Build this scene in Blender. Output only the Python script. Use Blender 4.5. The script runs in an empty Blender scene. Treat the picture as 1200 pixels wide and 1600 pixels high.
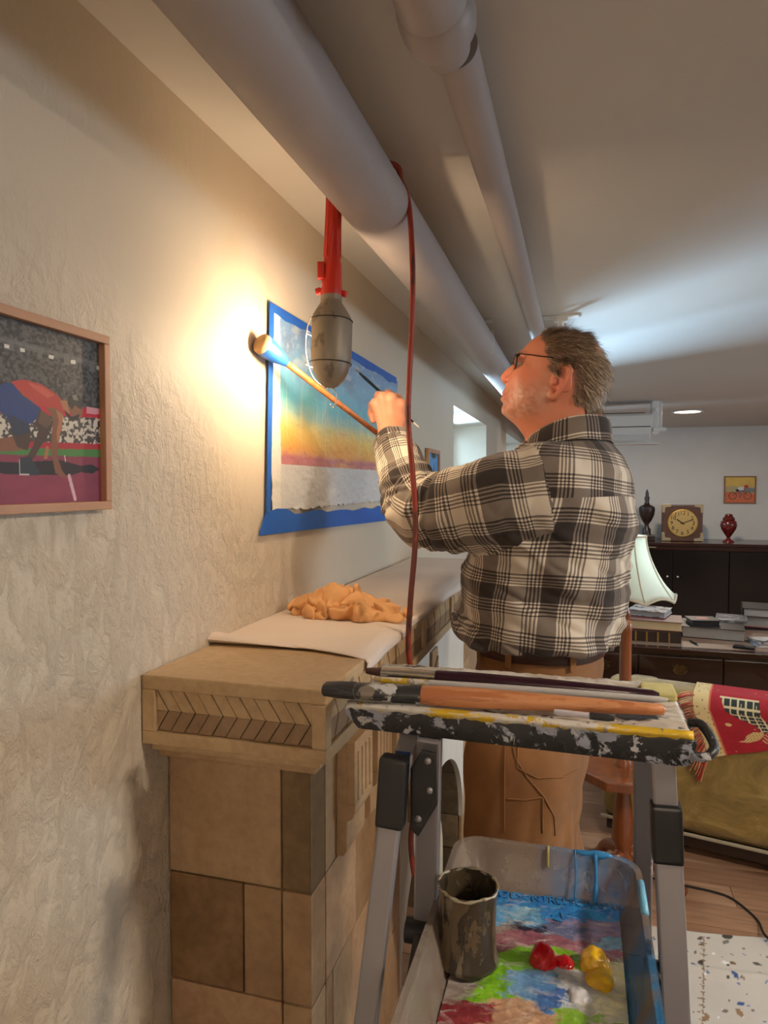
import bpy, bmesh, math, random
import numpy as np
from mathutils import Vector, Matrix, Euler, noise as mnoise
R = math.radians
random.seed(7)
rng = np.random.default_rng(7)
SC = bpy.context.scene
COL = SC.collection

# ------------------------------------------------------------ camera, world, exposure
CAM = Vector((0.64, 0.0, 1.52))
FPX = 1080.0
YAW = math.atan(308 / FPX)
PITCH = math.atan(43 / FPX)
cam_d = bpy.data.cameras.new('camera')
cam_d.sensor_fit = 'VERTICAL'
cam_d.sensor_height = 36
cam_d.lens = FPX / 1600 * 36
cam_d.clip_start = 0.05
cam = bpy.data.objects.new('camera', cam_d)
COL.objects.link(cam)
cam.location = CAM
cam.rotation_euler = (R(90) - PITCH, 0, YAW)
SC.camera = cam
SC.view_settings.view_transform = 'Standard'
SC.view_settings.look = 'None'
SC.view_settings.gamma = 1
SC.view_settings.use_curve_mapping = False
SC.view_settings.exposure = 0.32
SC.cycles.use_denoising = True
SC.cycles.max_bounces = 8
SC.cycles.diffuse_bounces = 5
SC.cycles.glossy_bounces = 3
SC.cycles.sample_clamp_indirect = 6

world = bpy.data.worlds.new('daylight')
SC.world = world
world.use_nodes = True
world.node_tree.nodes['Background'].inputs[0].default_value = (0.42, 0.70, 1.0, 1)
world.node_tree.nodes['Background'].inputs[1].default_value = 0.9


def lamp(name, kind, loc, energy, color, size=0.1, rot=None, size_y=None, aim=None, spread=None):
    l = bpy.data.lights.new(name, kind)
    l.energy = energy
    l.color = color
    if kind == 'AREA':
        l.size = size
        l.shape = 'DISK'
        if size_y:
            l.shape = 'RECTANGLE'
            l.size_y = size_y
        if spread:
            l.spread = R(spread)
    elif kind != 'SUN':
        l.shadow_soft_size = size
    o = bpy.data.objects.new(name, l)
    COL.objects.link(o)
    o.location = loc
    if rot:
        o.rotation_euler = rot
    if aim:
        o.rotation_euler = (Vector(aim) - Vector(loc)).to_track_quat('-Z', 'Y').to_euler()
    return o


WARM = (1.0, 0.84, 0.67)
COOL = (0.46, 0.73, 1.0)
# daylight thrown up through the small high windows by sunlit snow outside
lamp('snow_bounce', 'AREA', (-1.8, 6.4, 0.66), 190, COOL, 0.8, aim=(0.0, 4.25, 1.66), size_y=0.7, spread=80)
lamp('sky_through_window', 'AREA', (-0.75, 4.2, 1.95), 28, COOL, 1.3, aim=(1.5, 3.4, 1.2), size_y=0.6)
lamp('sky_through_far_window', 'AREA', (-0.75, 7.0, 1.9), 16, COOL, 1.3, aim=(1.5, 6.6, 1.2), size_y=0.6)
lamp('added_right_daylight', 'AREA', (5.75, 3.6, 1.6), 105, (0.62, 0.82, 1.0), 2.0, aim=(0.0, 3.2, 1.5), size_y=1.0)  # added cool fill daylight from the unseen right side
# recessed ceiling lamps: (x, y, watts); the one in view is at the far end
DOWNLIGHTS = [(1.51, 6.45, 17), (2.75, 3.4, 18), (2.05, 0.68, 30), (2.6, -1.2, 9)]
BULB_STRENGTH = 240.0   # the hanging work lamp's bulb
FILL_LAMP = (0.95, -1.75, 1.70, 74)   # unseen warm fill lamp added behind the camera: x, y, z, watts


# ------------------------------------------------------------ pixels of the photograph to room coordinates
FWD = Vector((-math.sin(YAW) * math.cos(PITCH), math.cos(YAW) * math.cos(PITCH), -math.sin(PITCH)))
RGT = Vector((math.cos(YAW), math.sin(YAW), 0))
UPV = RGT.cross(FWD)


def ray(px, py):
    return FWD + RGT * ((px - 600) / FPX) - UPV * ((py - 800) / FPX)


def at_w(px, py, w):
    return CAM + ray(px, py) * w


def on_x(px, py, x):
    d = ray(px, py)
    return CAM + d * ((x - CAM.x) / d.x)


def on_y(px, py, y):
    d = ray(px, py)
    return CAM + d * ((y - CAM.y) / d.y)


def on_z(px, py, z):
    d = ray(px, py)
    return CAM + d * ((z - CAM.z) / d.z)


# ------------------------------------------------------------ scene graph helpers
def wmat(o):
    m = o.matrix_basis.copy()
    if o.parent:
        m = wmat(o.parent) @ o.matrix_parent_inverse @ m
    return m


def adopt(o, parent):
    o.parent = parent
    o.matrix_parent_inverse = wmat(parent).inverted()


def tag(o, label=None, cat=None, group=None, kind=None):
    if label: o['label'] = label
    if cat: o['category'] = cat
    if group: o['group'] = group
    if kind: o['kind'] = kind
    return o


def thing(name, label, cat, loc=(0, 0, 0), group=None, kind=None):
    o = bpy.data.objects.new(name, None)
    o.empty_display_size = 0.05
    COL.objects.link(o)
    o.location = loc
    return tag(o, label, cat, group, kind)


def link_mesh(name, me, m=None, parent=None, smooth=False):
    if m is not None and not me.materials:
        me.materials.append(m)
    if smooth:
        me.polygons.foreach_set('use_smooth', [True] * len(me.polygons))
    o = bpy.data.objects.new(name, me)
    COL.objects.link(o)
    if parent is not None:
        adopt(o, parent)
    return o


def mesh_np(name, V, F, m=None, parent=None, smooth=True, uv=None, col=None):
    """V (n,3) array, F list of index tuples or (k,3|4) array; uv / col per vertex."""
    me = bpy.data.meshes.new(name)
    V = np.asarray(V, dtype=np.float32)
    if isinstance(F, np.ndarray):
        k, s = F.shape
        me.vertices.add(len(V)); me.vertices.foreach_set('co', V.ravel())
        me.loops.add(k * s); me.loops.foreach_set('vertex_index', F.astype(np.int32).ravel())
        me.polygons.add(k); me.polygons.foreach_set('loop_start', np.arange(0, k * s, s, dtype=np.int32))
        me.update(calc_edges=True)
        me.validate()
    else:
        me.from_pydata([tuple(map(float, v)) for v in V], [], F)
    if uv is not None:
        lay = me.uv_layers.new(name='UVMap')
        idx = np.empty(len(me.loops), dtype=np.int32)
        me.loops.foreach_get('vertex_index', idx)
        lay.data.foreach_set('uv', np.asarray(uv, dtype=np.float32)[idx].ravel())
    if col is not None:
        a = me.color_attributes.new('Col', 'FLOAT_COLOR', 'POINT')
        c = np.ones((len(V), 4), dtype=np.float32); c[:, :3] = col
        a.data.foreach_set('color', c.ravel())
    return link_mesh(name, me, m, parent, smooth)


class MB:
    """collects simple solids into one mesh"""
    def __init__(s):
        s.v = []; s.f = []

    def add(s, vs, fs):
        b = len(s.v)
        s.v += [tuple(v) for v in vs]
        s.f += [tuple(i + b for i in f) for f in fs]
        return s

    def box(s, lo, hi):
        x0, y0, z0 = lo; x1, y1, z1 = hi
        return s.add([(x0, y0, z0), (x1, y0, z0), (x1, y1, z0), (x0, y1, z0), (x0, y0, z1), (x1, y0, z1), (x1, y1, z1), (x0, y1, z1)],
                     [(0, 3, 2, 1), (4, 5, 6, 7), (0, 1, 5, 4), (1, 2, 6, 5), (2, 3, 7, 6), (3, 0, 4, 7)])

    def obox(s, c, size, rot=None):
        """oriented box: centre, full size, Matrix 3x3 or Euler tuple"""
        M = rot if isinstance(rot, Matrix) else (Euler(rot).to_matrix() if rot else Matrix.Identity(3))
        h = [q / 2 for q in size]
        vs = [Vector(c) + M @ Vector((a * h[0], b * h[1], d * h[2])) for d in (-1, 1) for a, b in ((-1, -1), (1, -1), (1, 1), (-1, 1))]
        return s.add(vs, [(0, 3, 2, 1), (4, 5, 6, 7), (0, 1, 5, 4), (1, 2, 6, 5), (2, 3, 7, 6), (3, 0, 4, 7)])

    def beam(s, a, b, w, h, up=(0, 0, 1)):
        a, b = Vector(a), Vector(b)
        z = (b - a).normalized(); x = z.cross(Vector(up)).normalized(); y = x.cross(z)
        M = Matrix((x, y, z)).transposed()
        return s.obox((a + b) / 2, (w, h, (b - a).length), M)

    def prism(s, poly, vec):
        """poly: list of 3D points (planar), extruded by vec"""
        n = len(poly); vec = Vector(vec)
        vs = [Vector(p) for p in poly] + [Vector(p) + vec for p in poly]
        fs = [tuple(range(n))[::-1], tuple(range(n, 2 * n))] + [(i, (i + 1) % n, n + (i + 1) % n, n + i) for i in range(n)]
        return s.add(vs, fs)

    def rings(s, rings, close=True, cap=True):
        n = len(rings[0]); vs = [p for r in rings for p in r]; fs = []
        for i in range(len(rings) - 1):
            for j in range(n if close else n - 1):
                k = (j + 1) % n
                fs.append((i * n + j, i * n + k, (i + 1) * n + k, (i + 1) * n + j))
        if cap and close:
            fs.append(tuple(range(n))[::-1]); fs.append(tuple(range(len(vs) - n, len(vs))))
        return s.add(vs, fs)

    def lathe(s, prof, c=(0, 0, 0), n=24, axis=(0, 0, 1), cap=True, sx=1, sy=1):
        q = Vector((0, 0, 1)).rotation_difference(Vector(axis).normalized()).to_matrix()
        rr = []
        for r, z in prof:
            rr.append([Vector(c) + q @ Vector((r * sx * math.cos(2 * math.pi * j / n), r * sy * math.sin(2 * math.pi * j / n), z)) for j in range(n)])
        return s.rings(rr, True, cap)

    def tube(s, pts, r, n=8, cap=True, flat=None):
        pts = [Vector(p) for p in pts]
        rs = r if isinstance(r, (list, tuple)) else [r] * len(pts)
        rr = []; prev = None
        for i, p in enumerate(pts):
            t = (pts[min(i + 1, len(pts) - 1)] - pts[max(i - 1, 0)]).normalized()
            if prev is None:
                x = t.cross(Vector((0, 0, 1)))
                if x.length < 1e-3: x = t.cross(Vector((0, 1, 0)))
                x.normalize()
            else:
                x = (prev - t * prev.dot(t)).normalized()
            prev = x; y = t.cross(x)
            k = flat or 1
            rr.append([p + x * rs[i] * math.cos(2 * math.pi * j / n) + y * rs[i] * k * math.sin(2 * math.pi * j / n) for j in range(n)])
        return s.rings(rr, True, cap)

    def build(s, name, m=None, parent=None, smooth=False, bevel=0, seg=2, angle=None):
        me = bpy.data.meshes.new(name)
        me.from_pydata([tuple(map(float, v)) for v in s.v], [], s.f)
        bm = bmesh.new(); bm.from_mesh(me)
        bmesh.ops.recalc_face_normals(bm, faces=bm.faces)
        if bevel:
            ed = [e for e in bm.edges if len(e.link_faces) == 2 and e.calc_face_angle(0) > R(30)]
            bmesh.ops.bevel(bm, geom=ed, offset=bevel, segments=seg, affect='EDGES', profile=0.6, clamp_overlap=True)
        if smooth:
            for f in bm.faces: f.smooth = True
            if angle:
                for e in bm.edges:
                    if len(e.link_faces) == 2 and e.calc_face_angle(0) > R(angle): e.smooth = False
        bm.to_mesh(me); bm.free()
        return link_mesh(name, me, m, parent)


def catmull(pts, n=8):
    P = [Vector(p) for p in pts]; out = []
    for i in range(len(P) - 1):
        p0 = P[max(i - 1, 0)]; p1 = P[i]; p2 = P[i + 1]; p3 = P[min(i + 2, len(P) - 1)]
        for k in range(n):
            t = k / n
            out.append(0.5 * ((2 * p1) + (p2 - p0) * t + (2 * p0 - 5 * p1 + 4 * p2 - p3) * t * t + (3 * p1 - p0 - 3 * p2 + p3) * t ** 3))
    out.append(P[-1])
    return out


def interp(x, xs, ys):
    return np.interp(x, xs, ys)


def noise2(shape, freq, seed=0, octaves=3):
    """smooth value noise on a raster, 0..1"""
    g = np.random.default_rng(seed); H, W = shape; out = np.zeros(shape); amp = 1; tot = 0
    for o in range(octaves):
        fy = max(2, int(freq[0] * 2 ** o)); fx = max(2, int(freq[1] * 2 ** o))
        a = g.random((fy + 2, fx + 2))
        y = np.linspace(0, fy, H); x = np.linspace(0, fx, W)
        yi = y.astype(int); xi = x.astype(int)
        ty = (y - yi)[:, None]; tx = (x - xi)[None, :]
        ty = ty * ty * (3 - 2 * ty); tx = tx * tx * (3 - 2 * tx)
        A = a[np.ix_(yi, xi)]; B = a[np.ix_(yi, xi + 1)]; C = a[np.ix_(yi + 1, xi)]; D = a[np.ix_(yi + 1, xi + 1)]
        out += amp * ((A * (1 - tx) + B * tx) * (1 - ty) + (C * (1 - tx) + D * tx) * ty)
        tot += amp; amp *= 0.5
    return out / tot


def lin(c):
    c = np.asarray(c, dtype=float) / 255.0
    return np.where(c <= 0.04045, c / 12.92, ((c + 0.055) / 1.055) ** 2.4)


def rgb(r, g, b):
    return tuple(float(v) for v in lin((r, g, b)))


# ------------------------------------------------------------ materials
class NT:
    def __init__(s, name):
        s.m = bpy.data.materials.new(name); s.m.use_nodes = True
        s.t = s.m.node_tree; s.n = s.t.nodes; s.l = s.t.links
        s.b = s.n['Principled BSDF']

    def node(s, typ, **kw):
        n = s.n.new(typ)
        for k, v in kw.items(): setattr(n, k, v)
        return n

    def link(s, a, b): s.l.new(a, b)

    def coord(s, kind='Object', scale=None):
        tc = s.node('ShaderNodeTexCoord')
        out = tc.outputs[kind]
        if scale:
            mp = s.node('ShaderNodeMapping'); mp.inputs['Scale'].default_value = scale
            s.link(out, mp.inputs[0]); out = mp.outputs[0]
        return out

    def noise(s, vec, scale, detail=4, rough=0.55, dist=0):
        n = s.node('ShaderNodeTexNoise'); n.inputs['Scale'].default_value = scale
        n.inputs['Detail'].default_value = detail; n.inputs['Roughness'].default_value = rough
        n.inputs['Distortion'].default_value = dist
        if vec is not None: s.link(vec, n.inputs['Vector'])
        return n.outputs['Fac']

    def ramp(s, fac, stops, interp='LINEAR'):
        r = s.node('ShaderNodeValToRGB'); r.color_ramp.interpolation = interp
        el = r.color_ramp.elements
        while len(el) < len(stops): el.new(0.5)
        for e, (p, c) in zip(el, stops):
            e.position = p
            e.color = (*c, 1) if hasattr(c, '__len__') else (c, c, c, 1)
        s.link(fac, r.inputs[0])
        return r.outputs[0]

    def math(s, op, a, b=None, c=None):
        n = s.node('ShaderNodeMath', operation=op)
        for i, q in enumerate((a, b, c)):
            if q is None: continue
            if isinstance(q, (int, float)): n.inputs[i].default_value = q
            else: s.link(q, n.inputs[i])
        return n.outputs[0]

    def mix(s, fac, a, b, mode='MIX'):
        n = s.node('ShaderNodeMix', data_type='RGBA', blend_type=mode)
        for i, q in ((0, fac), (6, a), (7, b)):
            if isinstance(q, (int, float)): n.inputs[i].default_value = q
            elif isinstance(q, tuple): n.inputs[i].default_value = (*q, 1)[:4]
            else: s.link(q, n.inputs[i])
        return n.outputs[2]

    def bump(s, h, strength=0.3, dist=0.01, prev=None):
        b = s.node('ShaderNodeBump'); b.inputs['Strength'].default_value = strength; b.inputs['Distance'].default_value = dist
        s.link(h, b.inputs['Height'])
        if prev is not None: s.link(prev, b.inputs['Normal'])
        s.link(b.outputs[0], s.b.inputs['Normal'])
        return b.outputs[0]

    def set(s, **kw):
        names = dict(color='Base Color', rough='Roughness', metal='Metallic', spec='Specular IOR Level', alpha='Alpha', trans='Transmission Weight',
                     ior='IOR', coat='Coat Weight', sheen='Sheen Weight', emit='Emission Color', emit_s='Emission Strength', sss='Subsurface Weight')
        for k, v in kw.items():
            i = s.b.inputs[names[k]]
            if isinstance(v, tuple): i.default_value = (*v, 1)
            elif isinstance(v, (int, float)): i.default_value = v
            else: s.link(v, i)
        return s


def mk(name, c, rough=0.5, metal=0.0, var=0.0, vscale=8.0, bump=0.0, bscale=60.0, bdist=0.003, c2=None, coords='Object', stretch=None, **kw):
    t = NT(name)
    vec = t.coord(coords, stretch)
    if var or c2:
        c2 = c2 or tuple(q * (1 - var) for q in c)
        f = t.ramp(t.noise(vec, vscale, 5), [(0.3, 0.0), (0.7, 1.0)])
        t.set(color=t.mix(f, c, c2))
    else:
        t.set(color=c)
    t.set(rough=rough, metal=metal, **kw)
    if bump:
        t.bump(t.noise(vec, bscale, 4), bump, bdist)
    return t.m


def mk_vcol(name, rough=0.5, bump=0.0, bscale=80, **kw):
    t = NT(name)
    a = t.node('ShaderNodeVertexColor', layer_name='Col')
    t.set(color=a.outputs[0], rough=rough, **kw)
    if bump: t.bump(t.noise(t.coord('Object'), bscale, 4), bump, 0.003)
    return t.m


def mk_wood(name, c1, c2, rough=0.4, scale=(2, 30, 30), coat=0.0, spec=0.5):
    t = NT(name)
    v = t.coord('Object', scale)
    f = t.ramp(t.noise(v, 2.0, 6, 0.6, 0.6), [(0.3, c1), (0.7, c2)])
    t.set(color=f, rough=rough, coat=coat, spec=spec)
    t.bump(t.noise(v, 4.0, 4), 0.08, 0.002)
    return t.m


def mk_splat(name, base, blobs, rough=0.4, metal=0.0, coords='Object', bump=0.25):
    """base colour under layers of paint: blobs = [(colour, scale, threshold, stretch, seed)]"""
    t = NT(name)
    cur = base; h = None
    for col, sc, th, st, sd in blobs:
        tc = t.node('ShaderNodeTexCoord')
        mp = t.node('ShaderNodeMapping')
        mp.inputs['Scale'].default_value = st; mp.inputs['Location'].default_value = (sd, sd * 1.7, sd * 0.6)
        t.link(tc.outputs[coords], mp.inputs[0])
        f = t.ramp(t.noise(mp.outputs[0], sc, 6, 0.62, 0.4), [(th, 0.0), (th + 0.025, 1.0)])
        cur = t.mix(f, cur, col)
        h = f if h is None else t.math('ADD', h, f)
    t.set(color=cur, rough=rough)
    if metal:
        t.set(metal=t.math('MULTIPLY', t.math('SUBTRACT', 1.0, t.math('MINIMUM', h, 1.0)), metal))
    t.bump(h, bump, 0.002)
    return t.m

# ============================================================ THE ROOM
XR, Y0, Y1, ZC = 5.2, -2.6, 8.3, 2.152

# textured plaster: trowelled relief, strong low down near the camera, smooth towards the ceiling and the far end
t = NT('plaster_rough')
v = t.coord('Object')
sep = t.node('ShaderNodeSeparateXYZ'); t.link(v, sep.inputs[0])
warp = t.noise(v, 3.0, 3)
edge = t.math('ADD', t.math('MULTIPLY', t.math('SUBTRACT', sep.outputs['Y'], 0.55), 0.62), sep.outputs['Z'])
edge = t.math('ADD', edge, t.math('MULTIPLY', t.math('SUBTRACT', warp, 0.5), 0.25))
mask = t.ramp(edge, [(0.0, 1.0), (1.0, 0.0)])
mr = t.node('ShaderNodeMapRange'); mr.inputs[1].default_value = 1.78; mr.inputs[2].default_value = 2.00; mr.inputs[3].default_value = 1.0; mr.inputs[4].default_value = 0.06
t.link(edge, mr.inputs[0])
mp = t.node('ShaderNodeMapping'); mp.inputs['Scale'].default_value = (1, 1.25, 0.8); mp.inputs['Rotation'].default_value = (0.5, 0, 0); t.link(v, mp.inputs[0])
n1 = t.ramp(t.noise(mp.outputs[0], 30, 6, 0.68, 0.5), [(0.46, 0.0), (0.64, 1.0)])
n2 = t.noise(v, 13, 4, 0.6, 0.6)
n3 = t.noise(v, 110, 3)
h = t.math('ADD', t.math('MULTIPLY', n1, 0.55), t.math('ADD', t.math('MULTIPLY', n2, 1.2), t.math('MULTIPLY', n3, 0.28)))
h = t.math('MULTIPLY', h, mr.outputs[0])
t.bump(h, .6, 0.0105)
t.set(color=t.mix(t.noise(v, 2.2, 4), rgb(214, 201, 182), rgb(202, 187, 165)), rough=0.55, spec=0.35)
M_WALL = t.m
M_WALL2 = mk('plaster_smooth', rgb(214, 210, 204), 0.6, var=0.06, vscale=3, bump=0.12, bscale=50, bdist=0.004)
M_CEIL = mk('ceiling_paint', rgb(200, 194, 186), 0.7, var=0.05, vscale=2, bump=0.06, bscale=40, bdist=0.004)
M_WHITE = mk('white_paint', rgb(226, 224, 220), 0.45, var=0.05, vscale=6)
M_PIPE = mk('pipe_paint', rgb(164, 153, 148), 0.5, var=0.06, vscale=5, bump=0.12, bscale=22, bdist=0.004)

# windows of the left wall: (near edge, far edge, sill, head)
WINS = [(3.56, 4.84, 1.30, 1.93), (6.17, 7.75, 1.30, 1.97)]
TW = 0.34
b = MB(); y = Y0
for a, c, zs, zh in WINS:
    b.box((-TW, y, 0), (0, a, ZC)); b.box((-TW, a, 0), (0, c, zs)); b.box((-TW, a, zh), (0, c, ZC)); y = c
b.box((-TW, y, 0), (0, Y1, ZC))
tag(b.build('wall_left', M_WALL), kind='structure')
tag(MB().box((-TW, Y1, 0), (XR + .2, Y1 + .2, ZC)).build('wall_back', M_WALL2), kind='structure')
RW = (2.6, 4.6, 1.05, 1.95)          # unseen window opening, added in the right wall to let in cool daylight
b = MB(); b.box((XR, Y0, 0), (XR + .2, RW[0], ZC)); b.box((XR, RW[1], 0), (XR + .2, Y1, ZC)); b.box((XR, RW[0], 0), (XR + .2, RW[1], RW[2])); b.box((XR, RW[0], RW[3]), (XR + .2, RW[1], ZC))
tag(b.build('wall_right', M_WALL2), kind='structure')
tag(MB().box((-TW, Y0 - .2, 0), (XR + .2, Y0, ZC)).build('wall_front', M_WALL2), kind='structure')
tag(MB().box((-TW, Y0 - .2, ZC), (XR + .2, Y1 + .2, ZC + .2)).build('ceiling', M_CEIL), kind='structure')
t = NT('window_glass')
tr = t.node('ShaderNodeBsdfTransparent'); gls = t.node('ShaderNodeBsdfGlossy'); gls.inputs['Roughness'].default_value = .02
ms_ = t.node('ShaderNodeMixShader'); ms_.inputs[0].default_value = .07;
t.link(tr.outputs[0], ms_.inputs[1]); t.link(gls.outputs[0], ms_.inputs[2]); t.link(ms_.outputs[0], t.n['Material Output'].inputs[0])
M_GLASS = t.m
for i, (a, c, zs, zh) in enumerate(WINS):
    w = thing('window_%d' % (i + 1), None, None, (-0.27, (a + c) / 2, zs), kind='structure')
    for nm, lo, hi in (('window_frame', (a, zs), (a + .05, zh)), ('window_frame', (c - .05, zs), (c, zh)), ('window_frame', (a + .05, zs), (c - .05, zs + .05)), ('window_frame', (a + .05, zh - .05), (c - .05, zh)), ('mullion', ((a + c) / 2 - .025, zs + .05), ((a + c) / 2 + .025, zh - .05))):
        MB().box((-.29, lo[0], lo[1]), (-.24, hi[0], hi[1])).build(nm, M_WHITE, w, bevel=.006)
    for q in ((a + .05, (a + c) / 2 - .025), ((a + c) / 2 + .025, c - .05)):
        MB().box((-.268, q[0], zs + .05), (-.262, q[1], zh - .05)).build('pane', M_GLASS, w)

w = thing('window_3', None, None, (XR + .15, 3.6, RW[2]), kind='structure')  # frame and pane of the added, unseen right-hand window
for nm, lo, hi in (('window_frame', (RW[0], RW[2]), (RW[0] + .06, RW[3])), ('window_frame', (RW[1] - .06, RW[2]), (RW[1], RW[3])), ('window_frame', (RW[0] + .06, RW[2]), (RW[1] - .06, RW[2] + .06)), ('window_frame', (RW[0] + .06, RW[3] - .06), (RW[1] - .06, RW[3]))):
    MB().box((XR + .12, lo[0], lo[1]), (XR + .17, hi[0], hi[1])).build(nm, M_WHITE, w, bevel=.006)
MB().box((XR + .142, RW[0] + .06, RW[2] + .06), (XR + .148, RW[1] - .06, RW[3] - .06)).build('pane', M_GLASS, w)

# floor: screed with laminate planks on it
M_SCREED = mk('screed', rgb(70, 62, 55), 0.8)
floor = tag(MB().box((-TW, Y0 - .2, -.2), (XR + .2, Y1 + .2, -.008)).build('floor', M_SCREED), kind='structure')
PLK = []
for i in range(3):
    c1 = [(188, 148, 120), (172, 132, 106), (198, 160, 132)][i]; c2 = [(152, 116, 92), (140, 106, 84), (164, 128, 102)][i]
    PLK.append(mk_wood('laminate_%d' % i, rgb(*c1), rgb(*c2), 0.42, (1.6, 22, 22)))
k = 0; y = 1.0
while y < 7.2:
    x = -rng.random() * 0.9
    while x < 4.0:
        x2 = min(x + 1.2, 4.4)
        if x2 > 0.02:
            MB().box((max(x, 0) + .0012, y + .0012, -.008), (x2 - .0012, y + .138, 0)).build('plank', PLK[k % 3], floor)
        k += int(rng.integers(1, 3)); x = x2
    y += 0.14

# ---------------- heating pipes under the ceiling
pipe = thing('heating_pipe', 'thick white painted pipe hung under the ceiling along the plastered wall', 'pipe', (0.25, 0, 2.067))
MB().lathe([(.063, 0), (.063, Y1 - Y0)], (0.25, Y0, 2.067), 40, (0, 1, 0)).build('pipe_run', M_PIPE, pipe, smooth=True, angle=40)
for yb in (-0.9, 5.1):
    MB().lathe([(.0655, 0), (.0655, .04)], (0.25, yb, 2.067), 40, (0, 1, 0)).build('clamp_band', M_PIPE, pipe, smooth=True, angle=40)
hy = on_z(766, 500, ZC).y
hb = MB().obox((0.25, hy, ZC - .003), (.11, .05, .006)).obox((.25, hy, ZC - .02), (.03, .02, .04))
hb.tube([(0.318, hy - .1, 2.09), (.325, hy - .1, 2.05), (.316, hy - .11, 2.0)], .0015, 5)
tag(hb.build('pipe_hanger', M_WHITE, pipe), kind='stuff')

p2 = thing('drain_pipe', 'slimmer white painted pipe with a bulky branch fitting at its near end', 'pipe', (0.47, 0, 2.11))
MB().lathe([(.030, 0), (.030, Y1 - .95)], (0.47, .95, 2.112), 28, (0, 1, 0)).build('pipe_run', M_PIPE, p2, smooth=True, angle=40)
MB().lathe([(.036, -2.2), (.036, .625), (.037, .632), (.049, .637), (.0525, .645), (.0535, .665), (.0525, .690), (.049, .698), (.0435, .703), (.0425, .72), (.0430, .80), (.0430, .832), (.0465, .838), (.0480, .850), (.0480, .872), (.0462, .884), (.0400, .890), (.0340, .896), (.0312, .93)], (0.462, 0, 2.098), 40, (0, 1, 0)).build('branch_fitting', M_PIPE, p2, smooth=True, angle=30)
MB().lathe([(.034, 0), (.034, .07), (.029, .075), (.029, 3.5)], (0.47, .755, 2.105), 28, (1, .12, 0)).build('branch_pipe', M_PIPE, p2, smooth=True, angle=50)
hy2 = on_z(875, 494, ZC).y
MB().obox((.56, hy2, ZC - .003), (.13, .05, .006)).obox((.56, hy2, ZC - .012), (.05, .03, .02)).lathe([(.011, 0), (.011, .07)], (.56, hy2, ZC - .08), 12).tube([(.56, hy2, ZC - .075), (.52, hy2, 2.09), (.5, hy2, 2.105)], .008, 8).build('pipe_hanger', M_WHITE, p2, smooth=True, angle=40)

# ---------------- recessed ceiling lamps
M_TRIM = mk('lamp_trim', rgb(230, 228, 224), 0.4)
t = NT('lamp_lens'); t.set(color=(1, .95, .85), emit=(1.0, 0.86, 0.68), emit_s=9.0); M_LENS = t.m
for i, (x, y, wt) in enumerate(DOWNLIGHTS):
    L = thing('ceiling_light', 'round recessed ceiling lamp glowing near the back wall' if i == 0 else ('', 'round recessed ceiling lamp above the sofa and desk', 'round recessed ceiling lamp nearest the ladder', 'round recessed ceiling lamp behind the ladder, over the front of the room')[i], 'lamp', (x, y, ZC))
    MB().lathe([(.105, 0), (.128, 0), (.128, .006), (.12, .012), (.105, .012)][::-1] + [(.105, 0)], (x, y, ZC - .012), 32, cap=False).build('trim_ring', M_TRIM, L, smooth=True, angle=40)
    MB().lathe([(.104, 0), (.104, .004)], (x, y, ZC - .009), 32).build('lens', M_LENS, L)
    l = lamp('ceiling_lamp_light', 'AREA', (x, y, ZC - .014), wt, WARM, 0.2)
    adopt(l, L)

# unseen warm fill lamp, added behind the camera to brighten the near end
sx_, sy_, sz_, sw_ = FILL_LAMP
SL = thing('added_fill_lamp', 'unseen white standing lamp with a drum shade, added to brighten the room', 'lamp', (sx_, sy_, 0))
MB().lathe([(.14, 0), (.14, .015), (.03, .03), (.012, .04), (.012, sz_ - .02)], (sx_, sy_, 0.001), 24).build('pole', M_WHITE, SL, smooth=True, angle=40)
t = NT('fill_lamp_shade'); tl = t.node('ShaderNodeBsdfTranslucent'); tl.inputs[0].default_value = (.9, .85, .78, 1); mxs = t.node('ShaderNodeMixShader'); mxs.inputs[0].default_value = .7
t.set(color=(.85, .8, .72)); t.link(t.b.outputs[0], mxs.inputs[1]); t.link(tl.outputs[0], mxs.inputs[2]); t.link(mxs.outputs[0], t.n['Material Output'].inputs[0])
MB().lathe([(.20, -.13), (.16, .13)], (sx_, sy_, sz_), 32, cap=False).build('lamp_shade', t.m, SL, smooth=True)
adopt(lamp('added_fill_bulb', 'POINT', (sx_, sy_, sz_ + .02), sw_, WARM, .05), SL)

# ============================================================ THE TILED FIREPLACE
def tile_mat(name, c, dark, rough=0.45):
    t = NT(name)
    v = t.coord('Object')
    f = t.ramp(t.noise(v, 7, 6, 0.65, 0.5), [(0.32, 0.0), (0.66, 1.0)])
    g = t.ramp(t.noise(v, 60, 4, 0.6), [(0.42, 0.0), (0.72, 1.0)])
    c1 = t.mix(f, c, dark)
    t.set(color=t.mix(t.math('MULTIPLY', g, 0.35), c1, tuple(q * 0.55 for q in dark)), rough=rough, spec=0.4)
    t.bump(t.noise(v, 120, 3), 0.15, 0.001)
    return t.m


TL = [tile_mat('tile_tan', rgb(188, 158, 122), rgb(168, 136, 100)), tile_mat('tile_buff', rgb(176, 144, 108), rgb(150, 118, 84)),
      tile_mat('tile_brown', rgb(150, 116, 80), rgb(118, 88, 58)), tile_mat('tile_olive', rgb(138, 112, 76), rgb(104, 82, 54)), tile_mat('tile_peach', rgb(194, 160, 126), rgb(172, 136, 100))]
M_MANT = tile_mat('mantel_glaze', rgb(200, 172, 134), rgb(182, 152, 112), 0.4)
M_MANT_D = tile_mat('mantel_glaze_dark', rgb(160, 132, 100), rgb(138, 110, 80), 0.5)  # darker glaze for the lower row of slats
M_GROUT = mk('grout', rgb(96, 80, 62), 0.85, bump=.2, bscale=120)

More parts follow.
